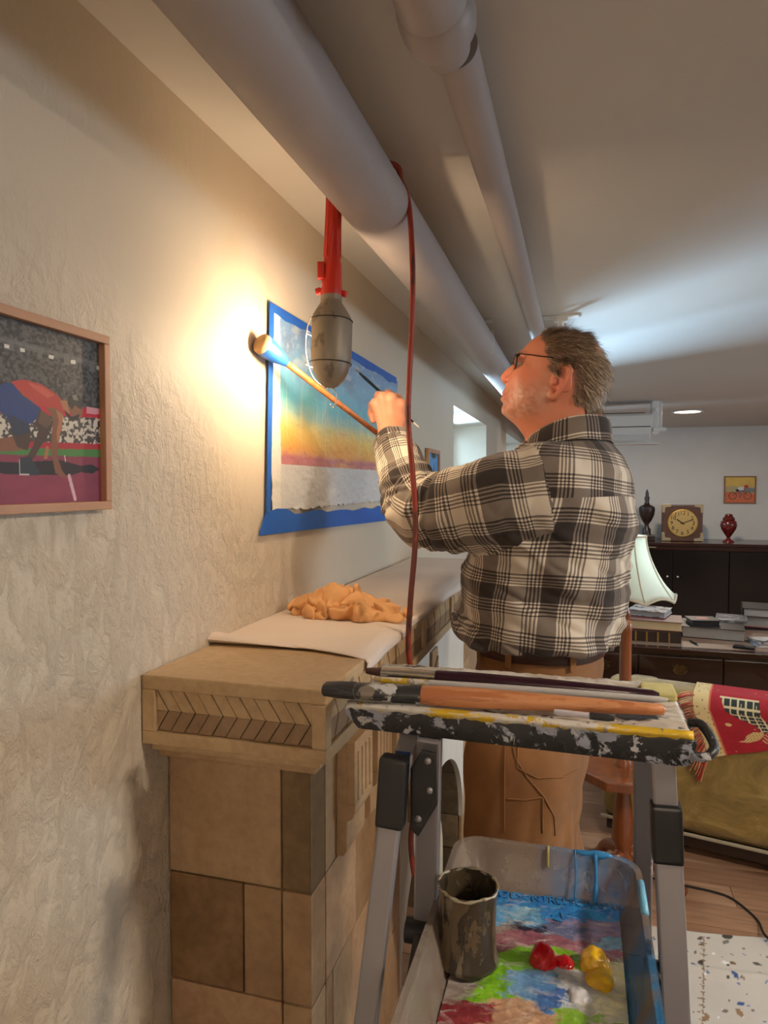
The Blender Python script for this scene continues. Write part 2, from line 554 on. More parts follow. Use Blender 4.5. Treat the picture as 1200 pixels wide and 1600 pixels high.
fp = thing('fireplace', 'tan art tile fireplace with herringbone mantel frieze and slotted brackets', 'fireplace', (0.125, 1.75, 0))
ZM = 1.232   # mantel top
YA, YB = 0.897, 2.62
MX = 0.30
BY, BX = 0.964, 0.25
YE = 2.52
# core behind the tiles, with the arched hearth left open
AC, AW, AZ, AH = 1.93, 0.43, 0.36, 0.33      # arch centre, half width, springing, rise


def arch_pts(cy, hw, zs, rise, n=20):
    return [(cy - hw * math.cos(math.pi * i / n), zs + rise * math.sin(math.pi * i / n)) for i in range(n + 1)]


core = MB()
core.box((0.001, BY + .008, 0), (BX - .008, AC - AW - .04, 1.09))
core.box((0.001, AC + AW + .04, 0), (BX - .008, YE - .008, 1.09))
core.box((0.001, AC - AW - .04, AZ + AH + .04), (BX - .008, AC + AW + .04, 1.09))
core.box((0.001, AC - AW - .04, 0), (0.03, AC + AW + .04, AZ + AH + .04))
core.build('core', M_GROUT, fp)

# mantel top and its frieze: frames with recessed herringbone tiles
MB().box((0.0015, YA, ZM - .022), (MX, YB, ZM)).build('mantel_slab', M_MANT, fp, bevel=.003)
ZF = ZM - .106
m = MB()
m.box((0.0015, YA + .012, ZF + .02), (MX - .012, YB - .012, ZM - .022))     # backing
m.build('frieze_backing', M_GROUT, fp)
fr = MB()
fr.box((0.0015, YA, ZF), (MX, YB, ZF + .020))
fr.box((0.0015, YA, ZF + .02), (.024, YA + .014, ZM - .022))
fr.box((MX - .022, YA, ZF + .02), (MX, YA + .022, ZM - .022))
ys = [YA + .022, 1.20, 1.55, 1.90, 2.25, YB]
for q in ys[1:]:
    fr.box((MX - .014, q - .025, ZF + .02), (MX, q, ZM - .022))
fr.build('frieze_frame', M_MANT, fp, bevel=.002)


def herring(origin, ux, uz, nrm, L, H, n, mats):
    """two rows of slanted slats in a recess; ux along, uz up, nrm outward"""
    ux, uz, nrm = Vector(ux), Vector(uz), Vector(nrm)
    o = Vector(origin); s = L / n; half = H / 2; sl = half * 0.62
    for row in (0, 1):
        for i in range(-1, n + 1):
            z0, z1 = (half, H) if row == 0 else (0, half)
            xa, xb = (i * s + sl, i * s) if row == 0 else (i * s, i * s + sl)
            if row == 1: xa, xb = i * s - 0 * sl, i * s + sl
            q = [(xa + .0007, z0), (xa + s - .0007, z0), (xb + s - .0007, z1), (xb + .0007, z1)]
            # clip in x to the recess
            poly = list(q)
            def clip(P, side, lim):
                out = []
                for j in range(len(P)):
                    a, c = P[j], P[(j + 1) % len(P)]
                    ia = a[0] >= lim if side > 0 else a[0] <= lim
                    ic = c[0] >= lim if side > 0 else c[0] <= lim
                    if ia: out.append(a)
                    if ia != ic:
                        k = (lim - a[0]) / (c[0] - a[0]); out.append((lim, a[1] + k * (c[1] - a[1])))
                return out
            poly = clip(poly, 1, 0.0)
            if len(poly) > 2: poly = clip(poly, -1, L)
            if len(poly) < 3: continue
            tilt = .0025 if (i % 2) else .0
            pts = [o + ux * a + uz * (c) for a, c in poly]
            MB().prism(pts, nrm * (.0055 + tilt * .5)).build('slat', mats[row], fp, bevel=.0007, seg=1)


herring((.024, YA + .012, ZF + .021), (1, 0, 0), (0, 0, 1), (0, -1, 0), MX - .022 - .024, .062, 11, (M_MANT, M_MANT_D))
for a, c in zip(ys[:-1], ys[1:]):
    herring((MX - .012, a, ZF + .021), (0, 1, 0), (0, 0, 1), (1, 0, 0), c - .025 - a, .062, 9, (M_MANT, M_MANT_D))
# stepped cornice below the frieze
for k, (dx, z0, z1) in enumerate(((.022, ZF - .0175, ZF), (.040, ZF - .034, ZF - .018))):
    MB().box((0.0015, YA + dx, z0), (MX - dx * .8, YB - dx, z1)).build('cornice_step', (M_MANT, TL[0])[k], fp, bevel=.003)

# tiles, in courses
ZT = ZF - .035
courses = [(0.893, ZT), (0.713, 0.891), (0.53, 0.711), (0.35, 0.528), (0.17, 0.348), (0.0, 0.168)]


def tile(lo, hi, m, bev=.003):
    MB().box(lo, hi).build('tile', m, fp, bevel=bev, seg=2)


side = [[(0.002, .199, 0)], [(0.002, .133, 2), (.135, .199, 1)], [(0.002, .199, 4)], [(0.002, .10, 1), (.102, .199, 0)], [(0.002, .199, 1)], [(0.002, .12, 2), (.122, .199, 0)]]
cornerm = [3, 1, 0, 1, 2, 1]
front0 = [[1.075], [1.18, 1.30, 1.41], [1.057, 1.155, 1.29, 1.40], [1.12, 1.26, 1.38], [1.08, 1.20, 1.34], [1.14, 1.27, 1.4]]
for ci, (z0, z1) in enumerate(courses):
    for x0, x1, mi in side[ci]:
        tile((x0, BY, z0), (x1, BY + .01, z1), TL[mi])
    tile((.201, BY - .0005, z0), (BX, BY + .06, z1), TL[cornerm[ci]], .004)
    yy = BY + .062; k = ci
    stops = front0[ci] + [1.50]
    for s in stops:
        if s - yy > .02:
            tile((BX - .012, yy, z0), (BX + (.0006 if k % 2 else 0), s, z1), TL[(0, 4, 1, 0, 4)[k % 5]])
        yy = s + .002; k += 1
    # beyond the arch
    yy = AC + AW + .002
    tile((BX - .012, yy, z0), (BX, YE, z1), TL[(1, 0)[ci % 2]])
    tile((0.002, YE - .01, z0), (BX - .014, YE, z1), TL[1])
# slotted brackets under the mantel
for yb in (1.075, 1.212, 1.35):
    br = MB()
    y0, y1 = yb, yb + .10
    # side profile (x, z): proud slotted head, ogee, plain foot
    prof = [(BX, ZT), (BX + .034, ZT), (BX + .034, .972), (BX + .030, .962), (BX + .022, .956), (BX + .019, .946), (BX + .019, .905), (BX + .012, .895), (BX, .895)]
    n = 5; sw = .008; gap = (y1 - y0 - 4 * sw) / 5
    # head with real slots: posts between slots in front of a recessed back
    back = [(x if x <= BX + .02 else BX + .02, z) for x, z in prof]
    br.prism([(x, y0, z) for x, z in back], (0, y1 - y0, 0))
    for q in range(5):
        ya = y0 + q * (gap + sw)
        br.box((BX + .018, ya, .985), (BX + .034, ya + gap, ZT - .02))
    br.box((BX + .018, y0, ZT - .02), (BX + .034, y1, ZT))
    br.prism([(BX + .018, y0, .985), (BX + .034, y0, .985), (BX + .034, y0, .972), (BX + .030, y0, .962), (BX + .022, y0, .956), (BX + .018, y0, .955)], (0, y1 - y0, 0))
    br.build('bracket', TL[0], fp, bevel=.0015, seg=1)

# pale painted surround with the arched opening
M_SURR = mk('surround_paint', rgb(214, 208, 198), 0.6, var=0.12, vscale=14, bump=.15, bscale=60)
ap = arch_pts(AC, AW, AZ, AH, 28)
outline = [(1.502, 0), (1.502, ZT - .001), (AC + AW - .002, ZT - .001), (AC + AW - .002, 0)]
s = MB(); x0, x1 = BX - .012, BX + .004
top = ZT - .001
ya_, yb_ = 1.502, AC + AW
prev = None
for i in range(len(ap) - 1):
    (a, za), (c, zc) = ap[i], ap[i + 1]
    s.add([(x1, a, za), (x1, c, zc), (x1, c, top), (x1, a, top), (x0, a, za), (x0, c, zc), (x0, c, top), (x0, a, top)],
          [(0, 1, 2, 3), (7, 6, 5, 4), (0, 4, 5, 1), (3, 2, 6, 7)] + ([(0, 3, 7, 4)] if i == 0 else []) + ([(1, 5, 6, 2)] if i == len(ap) - 2 else []))
s.build('arch_surround', M_SURR, fp)
# two upright frieze strips with slanted ribs on the surround
for yy in (1.56, 1.80):
    MB().box((BX + .004, yy, AZ + AH + .03), (BX + .012, yy + .075, ZT - .02)).build('rib_panel', TL[1], fp, bevel=.002)
    z = AZ + AH + .045
    while z < ZT - .07:
        MB().prism([(BX + .012, yy + .012, z), (BX + .012, yy + .063, z + .03), (BX + .012, yy + .063, z + .042), (BX + .012, yy + .012, z + .012)], (.004, 0, 0)).build('rib', TL[1], fp)
        z += .018
# stones lining the arch and the back of the hearth
ST = [tile_mat('stone_%d' % i, rgb(*c), rgb(*[q * .75 for q in c]), 0.8) for i, c in enumerate(((128, 112, 88), (112, 98, 76), (140, 122, 96)))]
lap = arch_pts(AC, AW, AZ, AH, 11)
for i in range(11):
    (a, za), (c, zc) = lap[i], lap[i + 1]
    def outw(p):
        dy, dz = p[0] - AC, (p[1] - AZ)
        l = math.hypot(dy, dz) or 1
        return (p[0] + dy / l * .032, p[1] + max(dz, 0) / l * .032)
    A, B_ = (a, za), (c, zc); A2, B2 = outw(A), outw(B_)
    e = .0015
    MB().prism([(0.03, A[0], A[1] + e), (0.03, B_[0], B_[1] + e), (0.03, B2[0], B2[1]), (0.03, A2[0], A2[1])], (BX - .044, 0, 0)).build('stone', ST[i % 3], fp, bevel=.003)
for sgn in (-1, 1):
    for z0 in (0.0, .12, .24):
        yq = AC + sgn * AW
        MB().box((.03, min(yq, yq + sgn * .034), z0 + .002), (BX - .014, max(yq, yq + sgn * .034), z0 + .118)).build('stone', ST[int(z0 * 10) % 3], fp, bevel=.004)
k = 0
for z0 in np.arange(0, .69, .115):
    yq = AC - AW + .0
    while yq < AC + AW - .01:
        w_ = .16 + .06 * ((k * 7) % 3)
        yn = min(yq + w_, AC + AW)
        zt = min(z0 + .113, .70)
        MB().box((.03, yq + .002, z0 + .001), (.042 + .003 * (k % 3), yn - .002, zt)).build('stone', ST[(k * 5) % 3], fp, bevel=.004)
        yq = yn; k += 1
# cream hoop of the fire screen standing in the opening
hp = [(BX - .02, 1.50, .02), (BX - .02, 1.50, .40)] + [(BX - .02, y_, z_) for y_, z_ in arch_pts(1.76, .26, .42, .20, 16)] + [(BX - .02, 2.02, .40), (BX - .02, 2.02, .02)]
M_CREAM = mk('cream_enamel', rgb(206, 196, 170), 0.4, var=.2, vscale=12)
tag(MB().tube(hp, .019, 12).build('arch_hoop', M_CREAM, fp, smooth=True), 'cream enamelled hoop inside the arch')
# hearth of dark tiles
hearth = tag(MB().box((BX + .02, 1.0, 0), (.66, 2.62, .004)).build('hearth', M_GROUT), kind='structure')
M_SLATE = [mk('slate_%d' % i, rgb(*c), 0.45, var=.25, vscale=9) for i, c in enumerate(((44, 42, 40), (52, 48, 44)))]
k = 0
for x in np.arange(BX + .022, .65, .13):
    for y in np.arange(1.0, 2.6, .15):
        MB().box((x, y, .004), (min(x + .127, .66), min(y + .147, 2.62), .012)).build('tile', M_SLATE[k % 2], hearth, bevel=.002, seg=1); k += 1

# ============================================================ RASTERS: flat print painted into vertex colours of fine grids
class Raster:
    """origin (a0, b0) = low corner, (a1, b1) = high corner in the plane's own metres"""
    def __init__(s, a0, a1, b0, b1, W, H, base):
        s.a0, s.a1, s.b0, s.b1, s.W, s.H = a0, a1, b0, b1, W, H
        A, B = np.meshgrid(np.linspace(a0, a1, W), np.linspace(b0, b1, H))
        s.A, s.B = A, B
        s.C = np.zeros((H, W, 3)); s.C[:] = base

    def mask(s, poly):
        m = np.zeros(s.A.shape, bool); n = len(poly)
        for i in range(n):
            x1, y1 = poly[i]; x2, y2 = poly[(i + 1) % n]
            if y1 == y2: continue
            c = ((y1 > s.B) != (y2 > s.B)) & (s.A < (x2 - x1) * (s.B - y1) / (y2 - y1) + x1)
            m ^= c
        return m

    def poly(s, pts, col, k=1.0, tex=None):
        m = s.mask(pts)
        c = np.asarray(col, float)
        v = c if tex is None else c * tex[m][:, None]
        s.C[m] = s.C[m] * (1 - k) + v * k
        return m

    def line(s, pts, w, col):
        for (x1, y1), (x2, y2) in zip(pts[:-1], pts[1:]):
            dx, dy = x2 - x1, y2 - y1; L = dx * dx + dy * dy + 1e-12
            t = np.clip(((s.A - x1) * dx + (s.B - y1) * dy) / L, 0, 1)
            d = np.hypot(s.A - x1 - t * dx, s.B - y1 - t * dy)
            s.C[d < w / 2] = col

    def ell(s, c, rx, ry, col, rot=0):
        u = s.A - c[0]; v = s.B - c[1]; cr, sr = math.cos(rot), math.sin(rot)
        m = ((u * cr + v * sr) / rx) ** 2 + ((-u * sr + v * cr) / ry) ** 2 < 1
        s.C[m] = col
        return m

    def build(s, name, P, m, parent=None, keep=None, disp=None):
        """P(A, B) -> (x, y, z) arrays"""
        X, Y, Z = P(s.A, s.B)
        V = np.stack([X.ravel(), Y.ravel(), Z.ravel()], 1)
        i = np.arange((s.H - 1) * (s.W - 1)); r = i // (s.W - 1); q = i % (s.W - 1)
        a = r * s.W + q
        F = np.stack([a, a + 1, a + s.W + 1, a + s.W], 1)
        if keep is not None:
            kk = keep.ravel(); F = F[kk[F].all(1)]
        return mesh_np(name, V, F, m, parent, True, col=np.clip(s.C.reshape(-1, 3), 0, 1))


def fit(px, py):                       # pixel -> (along the wall, height) on the plastered wall
    p = on_x(px, py, 0.012)
    return (p.y, p.z)


# ---------------- the seascape being painted on the wall
V_PAINT = mk_vcol('oil_paint', 0.38, bump=0.35, bscale=70)
sy0, sz1 = fit(442, 493); _, sz0 = fit(442, 792); sy1 = fit(622, 640)[0]
szh = fit(442, 724)[1]
oy0 = fit(427, 480)[0]; oy1 = sy1 + .02; oz1 = fit(427, 478)[1]; oz0 = fit(425, 798)[1]
mur = thing('seascape_painting', 'half finished sunset seascape on the plaster wall edged with blue masking tape', 'painting', (0.0, (oy0 + oy1) / 2, oz0))
r = Raster(oy0 - .004, oy1, oz0 - .004, oz1 + .004, 460, 260, lin((222, 220, 214)))
H_, W_ = r.A.shape
nz = noise2((H_, W_), (10, 14), 3, 4); st = noise2((H_, W_), (5, 60), 5, 3); cl = noise2((H_, W_), (9, 12), 11, 4); cl2 = noise2((H_, W_), (22, 34), 12, 3)
vv = (r.B - szh) / (sz1 - szh)           # 0 horizon .. 1 top
stops = np.array([0.0, .05, .10, .16, .24, .30, .36, .46, .6, .75, .9, 1.0])
cols = np.array([lin(c) for c in ((186, 120, 128), (196, 132, 120), (222, 166, 92), (228, 182, 88), (232, 200, 110), (212, 205, 140), (160, 196, 186), (104, 182, 200), (112, 176, 206), (126, 172, 204), (124, 158, 196), (116, 150, 192))])
q = np.clip(vv + (nz - .5) * .05 + (st - .5) * .04, 0, 1)
sky = np.stack([np.interp(q, stops, cols[:, k]) for k in range(3)], 2)
band = np.clip((cl - .5) * 6, 0, 1) * np.clip((vv - .52) * 5, 0, 1)
sky = sky * (1 - band[..., None] * .55) + lin((108, 118, 150)) * band[..., None] * .55
hi = np.clip((cl2 - .58) * 8, 0, 1) * np.clip((vv - .5) * 4, 0, 1)
sky = sky * (1 - hi[..., None] * .45) + lin((206, 208, 206)) * hi[..., None] * .45
sun = np.exp(-((r.A - (sy0 + .42)) / .10) ** 2 - ((r.B - (szh + .03)) / .05) ** 2)[..., None]
sky = sky * (1 - sun * .75) + lin((240, 170, 84)) * sun * .75
pk = np.clip(1 - abs(vv - .045 - (nz - .5) * .06) / .03, 0, 1)[..., None]
sky = sky * (1 - pk * .8) + lin((182, 112, 134)) * pk * .8
pk = np.clip(1 - abs(vv - .285 - (nz - .5) * .05) / .018, 0, 1)[..., None] * np.clip((cl - .4) * 5, 0, 1)[..., None]
sky = sky * (1 - pk * .6) + lin((214, 158, 132)) * pk * .6
drip = (np.clip((noise2((H_, W_), (2, 110), 8, 2) - .66) * 10, 0, 1) * np.clip(1 - abs(vv - .3) / .4, 0, 1))[..., None]
sky = sky * (1 - drip * .5) + lin((232, 222, 176)) * drip * .5
mid = (vv > -.003 + (nz - .5) * .01) & (vv < 1.0 + (st - .5) * .03) & (r.A > sy0 + (st - .5) * .002)
r.C[mid] = sky[mid]
low = (~mid) & (r.A > sy0) & (vv < 0)
r.C[low] = (lin((206, 207, 208)) * (0.94 + .1 * nz)[..., None])[low]
smear = (vv < -.42) & (nz + st > 1.05); r.C[smear] = lin((190, 188, 186))
ridge = noise2((H_, W_), (26, 30), 21, 3); ed = noise2((H_, W_), (60, 60), 33, 2)
keep = ((r.A > oy0 + .010 * (ed - .5)) & (r.B > oz0 + .012 * (ed - .6)) & (r.B < oz1 - .028 * (ed - .3)))
r.build('painted_area', lambda A, B: (.0035 + .0035 * ridge, A, B), V_PAINT, mur, keep)
M_TAPE = mk('masking_tape', rgb(34, 96, 190), 0.5, var=.12, vscale=30, bump=.1, bscale=200)


def strip(name, quad_px, m, parent, th=.0012, jag=0, n=24, off=.0012, jside=None):
    """tape strip between two pixel lines (a->b upper, d->c lower), slightly torn on one edge"""
    a, b_, c, d = [Vector(on_x(x, y, off)) for x, y in quad_px]
    vs = []; g = random.Random(str(quad_px))
    for i in range(n + 1):
        k = i / n
        u = a.lerp(b_, k); l = d.lerp(c, k)
        if jag:
            j = g.uniform(0, jag)
            if jside == 'u': u = u.lerp(l, j)
            elif jside == 'l': l = l.lerp(u, j)
        vs += [u, l, u + Vector((th, 0, 0)), l + Vector((th, 0, 0))]
    fs = []
    for i in range(n):
        o = i * 4
        fs += [(o + 2, o + 3, o + 7, o + 6), (o, o + 4, o + 5, o + 1), (o, o + 2, o + 6, o + 4), (o + 1, o + 5, o + 7, o + 3)]
    fs += [(0, 1, 3, 2), (n * 4, n * 4 + 2, n * 4 + 3, n * 4 + 1)]
    return MB().add(vs, fs).build(name, m, parent)


strip('tape_strip', [(421, 471), (619, 590), (619, 604), (419, 486)], M_TAPE, mur, jag=.45, jside='l', off=.006)
strip('tape_strip', [(421, 474), (428, 479), (422, 797), (416, 800)], M_TAPE, mur, off=.0075)
strip('tape_strip', [(417, 793), (640, 788), (640, 809), (404, 837)], M_TAPE, mur, jag=.30, jside='u', off=.005)

# ---------------- framed sprinter
FRM = mk_wood('frame_wood', rgb(196, 150, 116), rgb(176, 128, 96), 0.45, (30, 3, 3))


def frame_box(parent, x0, x1, a0, a1, z0, z1, w, m, axis='x', bev=.0015):
    """four rails of a picture frame lying on a wall; axis 'x' = left wall, 'y' = back wall (x0 = front, x1 = wall)"""
    for (p0, p1, q0, q1) in ((a0, a1, z1 - w, z1), (a0, a1, z0, z0 + w), (a0, a0 + w, z0 + w, z1 - w), (a1 - w, a1, z0 + w, z1 - w)):
        if axis == 'x': MB().box((x0, p0, q0), (x1, p1, q1)).build('frame_rail', m, parent, bevel=bev)
        else: MB().box((p0, x0, q0), (p1, x1, q1)).build('frame_rail', m, parent, bevel=bev)


yR = on_x(170, 525, .016).y; zT = on_x(170, 526, .016).z; zB = on_x(170, 796, .016).z
yL = yR - .40
pic = thing('framed_picture', 'wood framed painting of a sprinter crouched at the start line', 'picture', (0, (yL + yR) / 2, zB), 'framed sports paintings')
frame_box(pic, .0025, .018, yL, yR, zB, zT, .0115, FRM)
MB().box((.0025, yL + .008, zB + .008), (.0075, yR - .008, zT - .008)).build('backing_board', mk('board', rgb(80, 64, 50), .8), pic)


def px(x, y):
    p = on_x(x, y, .0085); return (p.y, p.z)


def pz(x, y):                            # coordinates read off a 4.445x enlargement whose corner is (0, 460)
    return px(x / 4.445, 460 + y / 4.445)


r = Raster(yL + .010, yR - .010, zB + .010, zT - .010, 380, 250, lin((74, 72, 70)))
sh = r.A.shape
nf = noise2(sh, (70, 100), 4, 2); nc = noise2(sh, (60, 90), 9, 2)
r.C *= (0.35 + 1.3 * np.clip((nf - .3) * 2.4, 0, 1))[..., None]
E = 1200  # right edge of the strip picture
XL = -900
def hband(x0, y0a, x1, y1a, y1b, y0b, c, tex=None, k=1.0): return r.poly([pz(x0, y0a), pz(x1, y1a), pz(x1, y1b), pz(x0, y0b)], lin(c), k, tex)
hband(XL, 40, 720, 480, 520, 110, (92, 92, 92), .5 + nf); hband(0, 305, 720, 490, 500, 320, (110, 108, 104), .7 + .5 * nf)
for xs in (-300, -120, 60, 260, 445, 620):
    ys_ = 300 + xs * .26
    hband(xs, ys_, xs + 34, ys_ + 8, ys_ + 78, ys_ + 70, (104, 102, 100))
for xs in (-200, 30, 140, 340, 490, 670): r.poly([pz(xs, 345 + (xs - 30) * .235), pz(xs + 34, 352 + (xs - 30) * .235), pz(xs + 34, 378 + (xs - 30) * .235), pz(xs, 370 + (xs - 30) * .235)], lin((216, 214, 204)))
hband(XL, 640, 720, 800, 860, 780, (196, 34, 52)); hband(600, 780, 690, 795, 835, 825, (214, 150, 160))
m = hband(XL, 780, 720, 862, 1040, 1010, (90, 84, 80)); r.C[m] = np.where(nc[m][:, None] > .52, lin((206, 196, 180)), lin((74, 66, 60)))
hband(XL, 980, 720, 1040, 1080, 1050, (176, 36, 48)); hband(XL, 1050, 720, 1078, 1130, 1085, (72, 128, 58))
m = hband(XL, 1085, 720, 1130, 1600, 1600, (136, 54, 74)); r.C[m] *= (0.75 + .5 * noise2(sh, (14, 8), 2, 3))[m][:, None]
r.poly([pz(-300, 1160), pz(140, 1165), pz(420, 1150), pz(560, 1190), pz(640, 1180), pz(695, 1215), pz(640, 1245), pz(560, 1235), pz(500, 1255), pz(120, 1250), pz(-300, 1230)], lin((38, 26, 28)))
r.line([pz(448, 1120), pz(456, 1160)], .0018, lin((220, 180, 180))); r.line([pz(480, 1262), pz(522, 1420)], .0055, lin((214, 176, 184)))
SKD, SKM, SKL = lin((74, 54, 42)), lin((132, 84, 58)), lin((176, 112, 74))
r.poly([pz(-320, 1010), pz(0, 1000), pz(90, 985), pz(190, 1030), pz(190, 1075), pz(80, 1090), pz(-320, 1095)], SKM)
r.poly([pz(60, 930), pz(210, 930), pz(215, 1010), pz(190, 1085), pz(120, 1060)], SKD)
r.poly([pz(-30, 640), pz(40, 615), pz(90, 612), pz(150, 700), pz(285, 790), pz(250, 870), pz(200, 905), pz(180, 960), pz(90, 930), pz(30, 830), pz(-60, 800)], lin((40, 62, 118)))
r.poly([pz(60, 830), pz(200, 900), pz(210, 960), pz(120, 985), pz(80, 960)], lin((46, 52, 70)))
r.poly([pz(280, 795), pz(350, 850), pz(368, 905), pz(330, 990), pz(280, 1060), pz(235, 1140), pz(180, 1140), pz(230, 1050), pz(265, 960), pz(245, 880)], SKD)
r.poly([pz(285, 800), pz(350, 850), pz(360, 900), pz(320, 930), pz(265, 890)], lin((104, 76, 60)))
r.poly([pz(140, 1130), pz(215, 1130), pz(270, 1230), pz(265, 1260), pz(135, 1250)], lin((46, 50, 58)))
r.line([pz(135, 1150), pz(138, 1250), pz(200, 1252)], .0014, lin((200, 196, 190)))
r.poly([pz(75, 605), pz(170, 590), pz(290, 625), pz(390, 690), pz(440, 745), pz(470, 800), pz(440, 830), pz(400, 790), pz(350, 800), pz(330, 790), pz(250, 760), pz(160, 700)], lin((186, 62, 52)))
r.poly([pz(190, 610), pz(290, 640), pz(380, 700), pz(330, 720), pz(230, 650)], lin((206, 88, 72)))
r.poly([pz(320, 785), pz(390, 790), pz(440, 830), pz(430, 930), pz(405, 1040), pz(400, 1130), pz(430, 1220), pz(470, 1272), pz(430, 1270), pz(385, 1240), pz(355, 1100), pz(358, 960), pz(370, 870)], SKM)
r.poly([pz(390, 800), pz(440, 835), pz(425, 940), pz(400, 1040), pz(392, 960), pz(410, 880)], SKL)
r.poly([pz(415, 735), pz(470, 740), pz(500, 790), pz(480, 830), pz(440, 800)], SKL)
r.poly([pz(320, 1050), pz(340, 1060), pz(330, 1140), pz(305, 1145)], SKL)
r.ell(pz(525, 780), .0135, .016, SKM, .3)
r.poly([pz(468, 760), pz(470, 715), pz(510, 688), pz(555, 705), pz(580, 770), pz(560, 800), pz(520, 770), pz(500, 800)], lin((44, 38, 36)))
r.poly([pz(500, 700), pz(530, 695), pz(545, 740), pz(510, 730)], lin((120, 116, 108)))
r.poly([pz(445, 800), pz(500, 850), pz(555, 830), pz(545, 865), pz(505, 885), pz(465, 850)], lin((40, 30, 28)))
r.build('canvas', lambda A, B: (.0085 + 0 * A, A, B), mk_vcol('print_paint', .5, bump=.15, bscale=200), pic)

# ---------------- small blue picture beyond the seascape
a0, a1 = fit(668, 722)[0], fit(686, 722)[0]; z1, z0 = fit(668, 700)[1], fit(668, 747)[1]
sp = thing('framed_picture', 'small wooden framed blue picture on the wall before the window', 'picture', (0, (a0 + a1) / 2, z0))
frame_box(sp, .002, .018, a0, a1, z0, z1, .018, FRM)
r = Raster(a0 + .016, a1 - .016, z0 + .016, z1 - .016, 60, 60, lin((86, 150, 206)))
r.C *= (.85 + .3 * noise2(r.A.shape, (5, 5), 1, 3))[..., None]
r.poly([(a0 + .12, z0), (a0 + .15, z0 + .075), (a0 + .17, z0)], lin((60, 76, 90))); r.ell((a0 + .14, z0 + .1), .05, .012, lin((52, 70, 60)))
r.build('canvas', lambda A, B: (.009 + 0 * A, A, B), V_PAINT, sp)

# ---------------- the work lamp hanging between wall and pipe
LW = 1.34
top = at_w(521, 338, LW + .0); bot = at_w(514, 608, LW)
ax = (top - bot).normalized()
lamp_t = thing('work_lamp', 'hanging work lamp with red plastic handle and worn grey metal reflector', 'lamp', tuple(bot))
M_RED = mk_splat('red_plastic', rgb(206, 44, 26), [(rgb(40, 18, 14), 26, .66, (1, 1, 1), 3)], .38, bump=.05)
M_REFL = mk_splat('worn_zinc', rgb(146, 136, 122), [(rgb(110, 98, 84), 18, .55, (1, 1, .5), 1), (rgb(40, 32, 26), 24, .68, (1, 1, .6), 6)], .5, .55, bump=.1)
M_WIRE = mk('bright_wire', rgb(210, 206, 198), .25, .9)
L = (Vector(at_w(521, 345, LW)) - bot).length


def ptz(k): return bot + ax * k


pxm = FPX / LW      # pixels per metre at the lamp
# axial frame: n0 = direction of the middle of the closed side of the shell
n0 = Vector((.78, -.62, 0)); n0 = (n0 - ax * n0.dot(ax)).normalized(); n1 = ax.cross(n0)
hz = lambda y: (608 - y) / pxm
Rr = 34.0 / pxm
prof = [(.16 * Rr, hz(607)), (.42 * Rr, hz(603)), (.68 * Rr, hz(594)), (.86 * Rr, hz(582)), (.97 * Rr, hz(566)), (Rr, hz(552)), (Rr, hz(505)), (.93 * Rr, hz(496)), (.72 * Rr, hz(484)), (.52 * Rr, hz(474)), (.48 * Rr, hz(468))]
for name, sect in (('reflector', 180),):
    outer = []; n = 36
    for off in (0, -.0016):
        for rr_, zz in prof:
            ring = []
            for j in range(n + 1):
                a = R(-sect / 2 + sect * j / n)
                ring.append(ptz(zz) + (n0 * math.cos(a) + n1 * math.sin(a)) * (rr_ + off))
            outer.append(ring)
    m = MB(); K = len(prof)
    m.rings(outer[:K], close=False, cap=False); m.rings(outer[K:], close=False, cap=False)
    N = n + 1
    for i in range(K - 1):      # rims
        for j in (0, n):
            a, b_ = i * N + j, (i + 1) * N + j
            m.f.append((a, b_, K * N + b_, K * N + a))
    m.build('reflector', M_REFL, lamp_t, smooth=True, angle=50)
for y in (502, 569):            # pressed beads
    MB().tube([ptz(hz(y)) + (n0 * math.cos(R(t)) + n1 * math.sin(R(t))) * (Rr + .0002) for t in range(-95, 96, 5)], .0009, 6).build('bead', mk('bead_dark', rgb(60, 50, 42), .6, .4) if y == 502 else bpy.data.materials['bead_dark'], lamp_t, smooth=True)
MB().lathe([(.50 * Rr, hz(476)), (.49 * Rr, hz(462))], bot, 28, ax).build('neck', M_REFL, lamp_t, smooth=True, angle=50)
MB().lathe([(.0205, hz(464)), (.0215, hz(460)), (.0205, hz(452)), (.0195, hz(432)), (.0188, hz(412)), (.0165, hz(408)), (.0165, hz(404)), (.0150, hz(345)), (.0145, hz(300)), (.012, hz(285)), (.0085, hz(262)), (.0065, hz(250))], bot, 20, ax).build('handle', M_RED, lamp_t, smooth=True, angle=40)
side_v = RGT
m = MB()
for k in range(10):
    a = 2 * math.pi * k / 10
    d = (n0 * math.cos(a) + n1 * math.sin(a))
    m.tube([ptz(hz(403)) + d * .0163, ptz(hz(345)) + d * .0148, ptz(hz(300)) + d * .0143], .0016, 5)
tag(m.build('handle_ribs', M_RED, lamp_t, smooth=True), kind='stuff')
MB().obox(ptz(hz(426)) - side_v * .017 - Vector((0, .012, 0)), (.014, .016, .032), (0, 0, .3)).build('switch_housing', M_RED, lamp_t, bevel=.003)
for sg in (-1, 1):
    MB().obox(ptz(hz(457 + 2 * sg)) + side_v * sg * .025, (.012, .010, .012), (0, sg * .3, 0)).build('clamp_lug', M_RED, lamp_t, bevel=.003)
